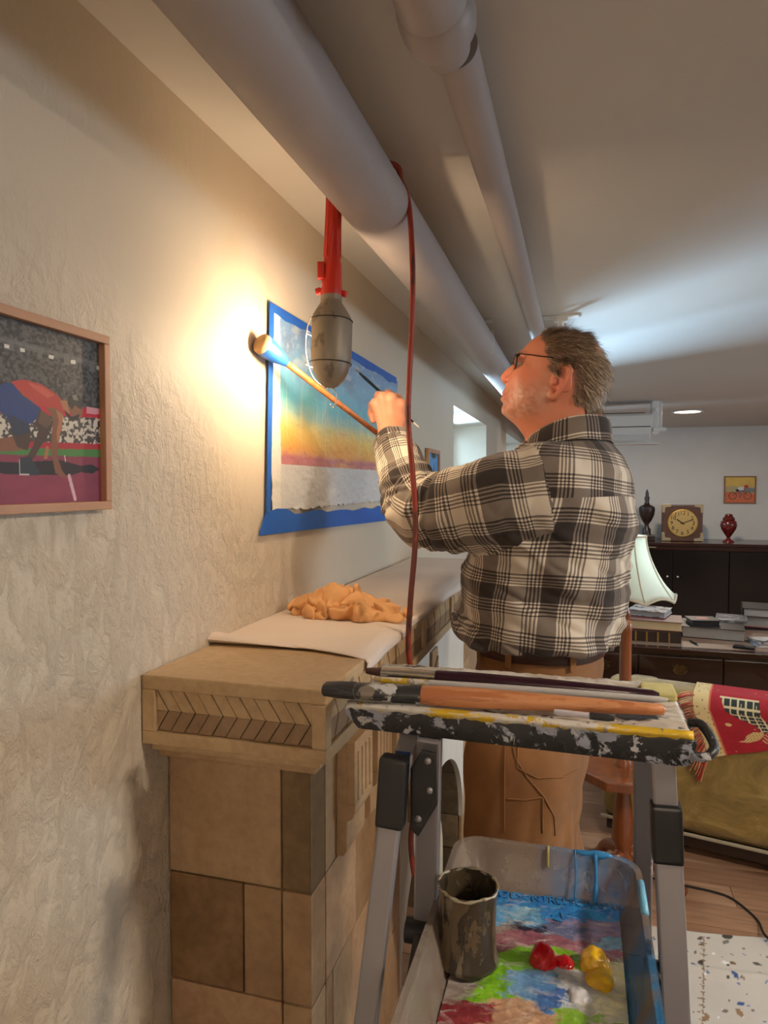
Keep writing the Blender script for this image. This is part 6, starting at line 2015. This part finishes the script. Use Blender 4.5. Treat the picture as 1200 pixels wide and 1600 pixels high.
hc = np.where((greyish < gk)[:, None], colB, np.where((greyish > .86)[:, None], colC, colA))
for s_i, (k, wk) in enumerate(((0, 1.0), (.4, 1.0), (.75, .7), (1.0, .15))):
    c = p0 + flow * (ln_ * k)[:, None] + n_ * (.0012 + ln_ * lift * (k - .42 * k * k) * 1.3)[:, None]
    V.append(c - sdv * (wdt * wk)[:, None]); V.append(c + sdv * (wdt * wk)[:, None]); cc0 += [hc, hc]
V = np.stack(V, 1).reshape(-1, 3); Cc = np.stack(cc0, 1).reshape(-1, 3)
b_i = np.arange(N_) * 8
Fh = np.concatenate([np.stack([b_i + 2 * s, b_i + 2 * s + 1, b_i + 2 * s + 3, b_i + 2 * s + 2], 1) for s in range(3)])
mesh_np('hair', V, Fh, mk_vcol('hair_strands', .45), person, True, col=Cc)
# eyebrow
E_ = []
for k in range(70):
    s = k / 70
    f, u = zf(232 + 44 * s, 352 + 10 * s); l = .012 + .038 * s
    q = HO + HF * (f + .004) + HL * l + HU * (u + g_.normal(0, .0012))
    E_.append((q, q + HL * .006 + HU * .003 + HF * .001))
m = MB()
for a, b_ in E_: m.tube([a, (a + b_) / 2 + HF * .001, b_], [.0005, .0005, .0002], 4)
tag(m.build('eyebrow', mk('brow_hair', rgb(120, 92, 72), .6), person), kind='stuff')
# eyes
for sg in (1, -1):
    c = HO + HF * EC[0] + HL * EC[1] * sg + HU * EC[2]
    e_ = MB().lathe([(.012 * math.sin(math.pi * i / 14) + 1e-5, -.012 * math.cos(math.pi * i / 14)) for i in range(15)], tuple(c), 24, tuple(HF)).build('eye', mk('eye_white', rgb(176, 160, 150), .2) if sg == 1 else bpy.data.materials['eye_white'], person, smooth=True)
    MB().lathe([(.0055, 0), (.004, .0009), (.0001, .0012)], tuple(c + HF * .0110), 20, tuple(HF)).build('iris', mk('iris_blue', rgb(70, 84, 92), .1) if sg == 1 else bpy.data.materials['iris_blue'], e_, smooth=True)

# glasses
gl = thing('eyeglasses', 'thin dark metal framed eyeglasses on the face of the man', 'glasses', tuple(HO + HF * .1 + HU * .04))
M_GF = mk('glasses_metal', rgb(44, 34, 30), .3, .7)
M_LENS2 = NT('lens_glass'); M_LENS2.set(color=(1, 1, 1), rough=0.0, trans=1.0, ior=1.05); M_LENS2 = M_LENS2.m
fc, uc = zf(219, 412)
for sg in (1, -1):
    cl_ = HO + HF * (fc + .002) + HU * uc + HL * .033 * sg
    ring = [cl_ + HL * (.025 * math.cos(a)) + HU * (.0185 * math.sin(a)) + HF * (-.004 * (math.cos(a) * sg) ** 2 * (1 if math.cos(a) * sg > 0 else 0) - .006 * math.cos(a) * sg * .5 + .003 * math.sin(a) * -.5) for a in np.linspace(0, 2 * math.pi, 33)]
    MB().tube([Vector(p) for p in ring], .0012, 6).build('rim', M_GF, gl, smooth=True)
    lm = MB().add([Vector(p) for p in ring[:-1]] , [tuple(range(32))]); lm.build('lens', M_LENS2, gl)
    hx = Vector(ring[0] if sg == 1 else ring[16])
    tpts = [hx] + [Vector(HO + HF * zf(x, y)[0] + HU * zf(x, y)[1] + HL * l * sg) for x, y, l in ((245, 368, .063), (300, 376, .072), (400, 398, .078), (480, 412, .081), (545, 440, .082), (590, 490, .082))]
    MB().tube(catmull(tpts, 5), .0012, 6).build('temple', M_GF, gl, smooth=True)
MB().tube([Vector(HO + HF * (fc + .006) + HU * (uc + .006) + HL * .009 * s) for s in (-1, -.4, .4, 1)], .0012, 6).build('bridge', M_GF, gl, smooth=True)

# ---------------- flannel shirt
def plaid(name, with_arm):
    t = NT(name)
    uvt = t.node('ShaderNodeUVMap', uv_map='UVMap').outputs[0]
    if with_arm:
        uva = t.node('ShaderNodeUVMap', uv_map='UVArm').outputs[0]
        am = t.math('GREATER_THAN', t.node('ShaderNodeAttribute', attribute_name='arm').outputs['Fac'], 0.0)
        yk = t.math('GREATER_THAN', t.node('ShaderNodeAttribute', attribute_name='yoke').outputs['Fac'], 0.0)
        off = t.node('ShaderNodeVectorMath', operation='SCALE'); off.inputs[0].default_value = (.045, .06, 0); t.link(yk, off.inputs['Scale'])
        ad = t.node('ShaderNodeVectorMath', operation='ADD'); t.link(uvt, ad.inputs[0]); t.link(off.outputs[0], ad.inputs[1])
        mx = t.node('ShaderNodeMix', data_type='VECTOR'); t.link(am, mx.inputs[0]); t.link(ad.outputs[0], mx.inputs[4]); t.link(uva, mx.inputs[5])
        uvt = mx.outputs[1]
    sp3 = t.node('ShaderNodeSeparateXYZ'); t.link(uvt, sp3.inputs[0])

    def stripe(sock, ph):
        x = t.math('FRACT', t.math('ADD', t.math('DIVIDE', sock, REP), ph))
        return t.ramp(x, [(0, .95), (.24, .12), (.265, .95), (.295, .12), (.325, .95), (.355, .12), (.385, .95), (.415, .12), (.445, .95), (.47, .10), (.75, .95), (.775, .12), (.80, .95), (.825, .12), (.85, .95), (.875, .12), (.905, .95), (.935, .12), (.965, .95)], 'CONSTANT')
    su = stripe(sp3.outputs['X'], 0.0); sv = stripe(sp3.outputs['Y'], 0.18)
    mean = t.math('MULTIPLY', t.math('ADD', su, sv), .5)
    mean = t.math('ADD', mean, t.math('MULTIPLY', t.math('SUBTRACT', t.noise(uvt, 900, 2), .5), .22))
    t.set(color=t.ramp(mean, [(.08, rgb(46, 40, 39)), (.5, rgb(112, 101, 93)), (.95, rgb(212, 202, 186))]), rough=.9, sheen=.15, spec=.2)
    t.bump(t.noise(uvt, 700, 3), .25, .001)
    return t.m


REP = .125


M_PLAID = plaid('plaid_flannel', True); M_PLAID2 = plaid('plaid_trim', False)

rows = [(1022, 728, 954, .196), (1012, 716, 964, .201), (995, 709, 973, .205), (970, 707, 977, .208), (940, 709, 981, .210), (900, 718, 985, .214), (870, 727, 987, .217), (840, 734, 989, .220), (800, 746, 992, .222), (770, 757, 992, .218), (740, 772, 986, .208), (715, 790, 974, .186), (697, 808, 960, .140), (684, 824, 950, .090), (674, 834, 944, .072)]
zs_, cx_l, a_l, b_l = [], [], [], []
for y, l, r_, b_ in rows:
    pL, pR = at_w(l, y, 1.50), at_w(r_, y, 1.50)
    zs_.append((pL.z + pR.z) / 2); cx_l.append((pL.x + pR.x) / 2); a_l.append((pR.x - pL.x) / 2); b_l.append(b_)
zs_, cx_l, a_l, b_l = map(np.array, (zs_, cx_l, a_l, b_l)); zs_[0] = 1.184
cy0 = by_ + .015
lo = (.12, by_ - .36, zs_[0] - .012); hi = (.90, by_ + .30, zs_[-1] + .03); hs_ = .0042
PSH = axes(lo, hi, hs_); X, Y, Z = PSH
cx = np.interp(Z, zs_, cx_l); aa = np.interp(Z, zs_, a_l); bb = np.interp(Z, zs_, b_l)
yaw_ = .10
Yr = (Y - cy0)
q = (np.abs((X - cx - yaw_ * Yr * .35) / aa) ** 2.25 + np.abs(Yr / bb) ** 2.25) ** (1 / 2.25) - 1
D = q * np.minimum(aa, bb) * .9
D = smax(D, (zs_[0]) - Z, .01); D = smax(D, Z - zs_[-1] - .012, .02)
TOR = D.copy()
# folds of the body: slanting drapes under the arm, gathered hem, back pleat
xx, yy2, zz2 = np.broadcast_arrays(X, Y, Z)
sl = (zz2 - 1.28) + .55 * (xx - cx_l.mean())
fold = nz3(xx * .45, yy2 * .45, sl * 2.1, 11, 3.0) - .5
fold2 = np.abs(nz3(xx * .6, yy2 * .6, sl * 2.6, 19, 9.0) - .5) * 2
low = np.clip((1.26 - zz2) / .14, 0, 1)
D = D + (.022 * fold + .016 * (1 - fold2) * .6 - .007) * np.clip((1.56 - zz2) / .1, .15, 1)
ang = np.arctan2(Yr * np.ones_like(xx), xx - cx)
D = D + low * .005 * np.sin(ang * 17 + zz2 * 9) + low * .006 * np.sin(ang * 7 + 1 + zz2 * 20)
pleat = np.exp(-((Y - (cy0 - .035)) / .012) ** 2) * (X > cx) * np.clip((1.50 - Z) / .02, 0, 1)
D = D + .007 * pleat - .004 * np.exp(-((Y - (cy0 - .062)) / .012) ** 2) * (X > cx) * np.clip((1.50 - Z) / .02, 0, 1)
del fold, fold2, sl
# sleeves
armp = [W3(888, 772, 1.415), W3(848, 768, 1.378), W3(775, 783, 1.385), W3(708, 800, 1.425), W3(655, 800, 1.465), W3(636, 762, 1.515), W3(623, 722, 1.568), W3(614, 693, 1.608)]
armr = [.074, .090, .088, .078, .066, .056, .049, .0425]
arm2 = [SHR + np.array((0, -.05, 0)), SHR, ELR, W3(660, 756, 1.79)]
ar2r = [.085, .082, .060, .043]
SL_, S_, TT = None, None, None
cum = 0
for i in range(len(armp) - 1):
    a, b_ = armp[i], armp[i + 1]; L = float(np.linalg.norm(b_ - a))
    d, tt = capd(PSH, a, b_, armr[i], armr[i + 1])
    s = cum + tt * L
    if SL_ is None: SL_, S_ = d, s
    else:
        S_ = np.where(d < SL_, s, S_); SL_ = smin(SL_, d, .030)
    cum += L
# creases: tight rings of folds at the elbow bend, long twisting ones along the upper arm
el = float(sum(np.linalg.norm(armp[i + 1] - armp[i]) for i in range(4)))
w_el = np.exp(-((S_ - el) / .085) ** 2)
ph_ = nz3(xx, yy2, zz2, 9, 1.0)
SL_ = SL_ + w_el * .0065 * np.sin(S_ * 150 + ph_ * 12 + (zz2 - 1.4) * 60) + .009 * (nz3(xx * 1.2, yy2 * .8, zz2 * 1.2, 17, 4.0) - .5) + .007 * (np.abs(nz3(xx * .8 + zz2 * .8, yy2, zz2 - xx, 24, 6.0) - .5) * -2 + .5)
SL2 = chain(PSH, [tuple(p) for p in arm2], ar2r, .03)
sm = np.minimum(SL_, SL2)
D = smin(D, sm, .030)
sv_, sq_ = extract(D, lo, hs_)
lo_sh = np.asarray(lo)
del xx, yy2, zz2, ph_, w_el


def sampled(Fd, pts):
    i = np.clip(np.round((pts - np.asarray(lo)) / hs_).astype(int), 0, np.array(Fd.shape) - 1)
    return Fd[i[:, 0], i[:, 1], i[:, 2]]


tor_b = np.broadcast_to(TOR, D.shape)
s_seam = float(np.linalg.norm(armp[1] - armp[0])) + .004
armv = np.minimum((sampled(tor_b, sv_) + .008 - sampled(SL_, sv_)) / .02, (sampled(S_, sv_) + .02 * (sv_[:, 2] - 1.5) - s_seam) / .02)
armv = np.maximum(armv, np.minimum((sampled(tor_b, sv_) - .004 - sampled(SL2, sv_)) / .02, 1))
cxv = np.interp(sv_[:, 2], zs_, cx_l)
angv = np.arctan2(sv_[:, 1] - cy0, sv_[:, 0] - cxv)          # 0 = spine side, -pi/2 = near side
wq = nz3(sv_[:, 0], sv_[:, 1], sv_[:, 2], 9, 8.0) - .5; wq2 = nz3(sv_[:, 0], sv_[:, 1], sv_[:, 2], 8, 3.0) - .5
u_t = angv * .205 + .026 * wq; v_t = sv_[:, 2] + .016 * np.cos(angv) + .024 * wq2
# sleeve coordinates: along the arm and around it
ap_ = np.array(armp); cum = 0; dl, sl_, vl = [], [], []
up0 = np.array((.25, -.1, 1.0))
for i in range(len(armp) - 1):
    a, b_ = ap_[i], ap_[i + 1]; dvec = b_ - a; L = np.linalg.norm(dvec); dn = dvec / L
    tt_u = (sv_ - a) @ dn; tt = np.clip(tt_u / L, 0, 1); c = a + tt[:, None] * dvec
    dl.append(np.linalg.norm(sv_ - c, axis=1)); sl_.append(cum + np.clip(tt_u, -.015, L + .015))
    e1 = up0 - dn * (up0 @ dn); e1 /= np.linalg.norm(e1); e2 = np.cross(dn, e1)
    ang_ = np.arctan2((sv_ - c) @ e2, (sv_ - c) @ e1); vl.append(np.exp(1j * ang_)); cum += L
dl = np.array(dl); wt = 1 / ((dl - dl.min(0)) + .006) ** 2; wt /= wt.sum(0)
s_al = (wt * np.array(sl_)).sum(0); a_ar = np.angle((wt * np.array(vl)).sum(0))
me = bpy.data.meshes.new('shirt')
nq_ = len(sq_)
me.vertices.add(len(sv_)); me.vertices.foreach_set('co', sv_.astype(np.float32).ravel())
me.loops.add(nq_ * 4); me.loops.foreach_set('vertex_index', sq_.astype(np.int32).ravel())
me.polygons.add(nq_); me.polygons.foreach_set('loop_start', np.arange(0, nq_ * 4, 4, dtype=np.int32))
me.update(calc_edges=True)
li = sq_.ravel()
def uvlayer(nm, U, V, per):
    ly = me.uv_layers.new(name=nm)
    Uq = U[li].reshape(-1, 4); r0 = Uq[:, :1]; Uq = r0 + (Uq - r0 + per / 2) % per - per / 2      # keep faces that straddle the angle seam together
    ly.data.foreach_set('uv', np.stack([Uq.ravel(), V[li]], 1).astype(np.float32).ravel())
uvlayer('UVMap', u_t, v_t, 2 * math.pi * .205)
uvlayer('UVArm', a_ar * .085 + .03, s_al + .02 + .02 * wq, 2 * math.pi * .085)
at_r = me.attributes.new('arm', 'FLOAT', 'POINT'); at_r.data.foreach_set('value', np.clip(armv, -1, 1).astype(np.float32))
at_r = me.attributes.new('yoke', 'FLOAT', 'POINT'); at_r.data.foreach_set('value', ((sv_[:, 2] - 1.495 - .004 * np.cos(angv)) * 40).astype(np.float32))
shirt = link_mesh('shirt', me, M_PLAID, person, True)
tag(shirt, 'grey, black and cream plaid flannel shirt')
md = shirt.modifiers.new('smooth', 'SMOOTH'); md.factor = .5; md.iterations = 3


def band(name, prof, m, parent, n=64, a0=-math.pi, a1=math.pi, uvs=(.075, 1.0), close=True):
    """prof: function(angle) -> list of 3D points across the band"""
    rings = [prof(a0 + (a1 - a0) * j / n) for j in range(n + 1)]
    k = len(rings[0]); V = [p for r_ in rings for p in r_]
    F = [(j * k + i, (j + 1) * k + i, (j + 1) * k + i + 1, j * k + i + 1) for j in range(n) for i in range(k - 1)]
    uv = []
    for j in range(n + 1):
        acc = 0
        for i in range(k):
            if i: acc += float(np.linalg.norm(np.array(rings[j][i]) - np.array(rings[j][i - 1])))
            uv.append(((a0 + (a1 - a0) * j / n) * uvs[0], acc * uvs[1]))
    return mesh_np(name, V, F, m, parent, True, uv=uv)


# collar: stand and turned-down leaf round the neck, higher at the nape
cb_, cf_ = W3(949, 653, 1.47), W3(828, 684, 1.47)
cc_n = (cb_ + cf_) / 2; ca_ = (cb_ - cf_) / 2
def collar(a):
    c, s = math.cos(a), math.sin(a)
    base = cc_n + ca_ * c + np.array((0, 1, 0)) * .078 * s + HU * .016 * s * s
    out = ca_ / np.linalg.norm(ca_) * c * np.array((1, 1, 0)) + np.array((0, 1, 0)) * s
    out = out / (np.linalg.norm(out) + 1e-9)
    hgt = .047 + .008 * c
    wob = .0015 * math.sin(a * 9)
    return [base - out * .004 + HU * -.030, base - out * .003 + HU * -.004, base + HU * .0, base + out * .003 + HU * -.0008, base + out * (.008 + wob) + HU * (-.012), base + out * (.012 + wob) + HU * (-hgt * .7), base + out * (.015 + wob) + HU * -hgt, base + out * .0125 + HU * (-hgt + .0005), base + out * .009 + HU * (-hgt * .6)]
co = band('collar', collar, M_PLAID2, shirt, 72, -math.pi * .97, math.pi * .97, (.082, 1))
# cuff
c0_, c1_ = ap_[-2] + (ap_[-1] - ap_[-2]) * .35, ap_[-1] + (ap_[-1] - ap_[-2]) * .18
dn = (c1_ - c0_) / np.linalg.norm(c1_ - c0_); e1 = up0 - dn * (up0 @ dn); e1 /= np.linalg.norm(e1); e2 = np.cross(dn, e1)
def cuff(a):
    d_ = e1 * math.cos(a) + e2 * math.sin(a); wv = .0012 * math.sin(a * 5)
    return [c0_ + d_ * .0430, c0_ + d_ * .0475, c0_ + (c1_ - c0_) * .15 + d_ * (.0490 + wv), c0_ + (c1_ - c0_) * .9 + d_ * (.0450 + wv), c1_ + d_ * (.0440 + wv), c1_ + d_ * .0415, c0_ + (c1_ - c0_) * .6 + d_ * .040]
band('cuff', cuff, M_PLAID2, shirt, 48, -math.pi, math.pi, (.045, 1))

# ---------------- trousers, belt
M_DUCK = mk('duck_canvas', rgb(146, 102, 60), .8, var=.16, vscale=9, bump=.25, bscale=500, bdist=.001, c2=rgb(118, 79, 44))
zb_w = lambda y: float(at_w(840, y, 1.5).z)
rows = [(985, 742, 938, .172), (1010, 738, 942, .172), (1040, 738, 944, .176), (1070, 732, 940, .180), (1110, 727, 932, .184), (1160, 723, 924, .186), (1200, 722, 916, .186)]
zt_l, cxt, at_, bt_ = [], [], [], []
for y, l, r_, b_ in rows[::-1]:
    pL, pR = at_w(l, y, 1.50), at_w(r_, y, 1.50)
    zt_l.append((pL.z + pR.z) / 2); cxt.append((pL.x + pR.x) / 2); at_.append((pR.x - pL.x) / 2); bt_.append(b_)
zt_l[-1] = 1.203; lo = (bx_ - .30, by_ - .30, .03); hi = (bx_ + .26, by_ + .30, zt_l[-1] + .01); ht = .0055
PT = axes(lo, hi, ht); X, Y, Z = PT
cx = np.interp(Z, zt_l, cxt); aa = np.interp(Z, zt_l, at_); bb = np.interp(Z, zt_l, bt_)
q = (np.abs((X - cx) / aa) ** 2.3 + np.abs((Y - cy0) / bb) ** 2.3) ** (1 / 2.3) - 1
D = q * .11
D = smax(D, zt_l[0] - .03 - Z, .04); D = smax(D, Z - zt_l[-1], .004)
nl = [W3(816, 1200, 1.45), W3(806, 1300, 1.45)]
legL = [tuple(nl[0]), tuple(nl[1]), (bx_ - .035, by_ - .09, .48), (bx_ + .0, by_ - .10, .10)]
legR = [tuple(nl[0] + np.array((.005, .17, 0))), tuple(nl[1] + np.array((.015, .18, 0))), (bx_ + .02, by_ + .11, .48), (bx_ + .06, by_ + .12, .10)]
for lg in (legL, legR):
    D = smin(D, chain(PT, lg, [.114, .104, .086, .076], .04), .035)
xx, yy2, zz2 = np.broadcast_arrays(X, Y, Z)
w_l = np.clip((1.02 - zz2) / .2, .12, 1)
D = D + w_l * (.012 * (nz3(xx * 1.1, yy2 * 1.1, zz2 * .5 + xx * .4, 13, 2.0) - .5) + .012 * (np.abs(nz3(xx, yy2, zz2 * .9 - xx * .9, 17, 7.0) - .5) * -2 + .4))
D = smax(D, .075 - Z, .004)
tv, tq = extract(D, lo, ht)
trs = mesh_np('trousers', tv, tq.astype(np.int32), M_DUCK, person, True)
tag(trs, 'tan canvas carpenter trousers')
trs.modifiers.new('smooth', 'SMOOTH').iterations = 2
del xx, yy2, zz2
cxw, aw, bw = cxt[-2] , at_[-2] , bt_[-2]
zbelt0, zbelt1 = 1.160, 1.200


def waist(a, k=1.0, off=0.0):
    c, s = math.cos(a), math.sin(a); e = 2 / 2.3
    return np.array((cxw + (aw + off) * abs(c) ** e * (1 if c > 0 else -1), cy0 + (bw + off) * abs(s) ** e * (1 if s > 0 else -1), 0))


M_BELT = mk('belt_leather', rgb(62, 32, 26), .45, var=.2, vscale=20)
band('belt', lambda a: [waist(a, off=.001) + HU * zbelt0, waist(a, off=.007) + HU * (zbelt0 + .001), waist(a, off=.0075) + HU * (zbelt0 + .02), waist(a, off=.0065) + HU * (zbelt1 - .001), waist(a, off=.001) + HU * zbelt1], M_BELT, person, 80)
for px_ in (748, 794, 895):
    # find the angle on the near side whose pixel column matches
    best_a = min(np.linspace(-math.pi, 0, 300), key=lambda a: abs(600 + FPX * (Vector(waist(a, off=.009) + HU * zbelt0) - CAM).dot(RGT) / (Vector(waist(a, off=.009) + HU * zbelt0) - CAM).dot(FWD) - px_) + (0 if a > -math.pi and Vector(waist(a)).y < cy0 else 9))
    p = Vector(waist(best_a, off=.0095)); p.z = (zbelt0 + zbelt1) / 2
    tg = Vector(waist(best_a + .03)) - Vector(waist(best_a - .03)); rz = math.atan2(tg.y, tg.x)
    MB().obox(p, (.013, .0035, zbelt1 - zbelt0 + .02), (0, 0, rz)).build('belt_loop', M_DUCK, trs, bevel=.0012)


# pocket and seam details on the near leg, laid on the cloth surface
from mathutils.bvhtree import BVHTree
bvh = BVHTree.FromPolygons([tuple(v) for v in tv], [tuple(int(i) for i in f) for f in tq])


def on_cloth(px_, py_, off=.0):
    h_, n, i, d = bvh.ray_cast(CAM, ray(px_, py_).normalized())
    return None if h_ is None else h_ - ray(px_, py_).normalized() * off


M_SEAM = mk('seam_thread', rgb(132, 84, 42), .8)
for name, pts in (('side_seam', [(788, 1090), (789, 1160), (788, 1230), (788, 1310)]), ('pocket_flap_edge', [(800, 1160), (806, 1185), (824, 1215), (850, 1245), (866, 1275), (868, 1310)]), ('pocket_edge', [(790, 1248), (820, 1250), (848, 1246), (848, 1310)]), ('pocket_edge', [(810, 1160), (808, 1200), (840, 1216), (880, 1214), (908, 1200)])):
    dense = []
    for (x1, y1), (x2, y2) in zip(pts[:-1], pts[1:]):
        for k in range(8): dense.append((x1 + (x2 - x1) * k / 8, y1 + (y2 - y1) * k / 8))
    P_ = [on_cloth(x, y, .0015) for x, y in dense]; P_ = [p for p in P_ if p is not None]
    if len(P_) > 3: MB().tube(P_, .0017, 6).build(name, M_DUCK if 'pocket' in name else M_SEAM, trs, smooth=True)

# boots
M_BOOT = mk('boot_leather', rgb(70, 50, 36), .55, var=.2, vscale=12)
for A_ in (ANL, ANR):
    lo = A_ + np.array((-.26, -.07, -.10)); lo[2] = -.004; hi = A_ + np.array((.10, .07, .10))
    PBt = axes(lo, hi, .005)
    D = smin(capd(PBt, A_ + np.array((.02, 0, .06)), A_ + np.array((.025, 0, -.03)), .058, .055)[0], capd(PBt, A_ + np.array((.02, 0, -.045)), A_ + np.array((-.17, 0, -.055)), .052, .044)[0], .04)
    D = smax(D, .026 - PBt[2], .004); D = smax(D, PBt[2] - (A_[2] + .06), .004)
    v_, q_ = extract(D, lo, .005)
    bt = mesh_np('boot', v_, q_.astype(np.int32), M_BOOT, person, True)
    sole = [(A_[0] + .075, A_[1] - .04), (A_[0] + .085, A_[1]), (A_[0] + .075, A_[1] + .04), (A_[0] - .08, A_[1] + .046), (A_[0] - .19, A_[1] + .044), (A_[0] - .222, A_[1]), (A_[0] - .19, A_[1] - .044), (A_[0] - .08, A_[1] - .046)]
    MB().prism([(x, y, .001) for x, y in sole], (0, 0, .026)).build('sole', M_JOINT, bt, bevel=.004)

# ---------------- the fine brush in the raised hand
b0 = Vector(W3(553, 575, 1.915)); b1 = Vector(W3(655, 668, 1.615))
bd = (b1 - b0).normalized(); Lb_ = (b1 - b0).length
pb = thing('paintbrush', 'slim black handled paintbrush held in the raised hand at the painting', 'brush', tuple(b0.lerp(b1, .5)))
MB().lathe([(.0002, 0), (.0018, .008), (.0026, .018), (.0025, .024)], b0, 12, bd).build('bristles', mk('grey_bristle', rgb(150, 140, 128), .6), pb, smooth=True)
MB().lathe([(.0026, .022), (.0027, .03), (.0031, .044)], b0, 12, bd).build('ferrule', bpy.data.materials['bright_wire'], pb, smooth=True)
MB().lathe([(.0033, .043), (.0044, .075), (.0040, .16), (.0030, .28), (.0024, Lb_ - .028), (.0022, Lb_ - .027)], b0, 12, bd).build('handle', mk('black_handle', rgb(22, 24, 28), .25), pb, smooth=True)
MB().lathe([(.0024, Lb_ - .028), (.0018, Lb_ - .012), (.0004, Lb_)], b0, 10, bd).build('pale_tip', mk('bare_tip', rgb(206, 200, 190), .4), pb, smooth=True)
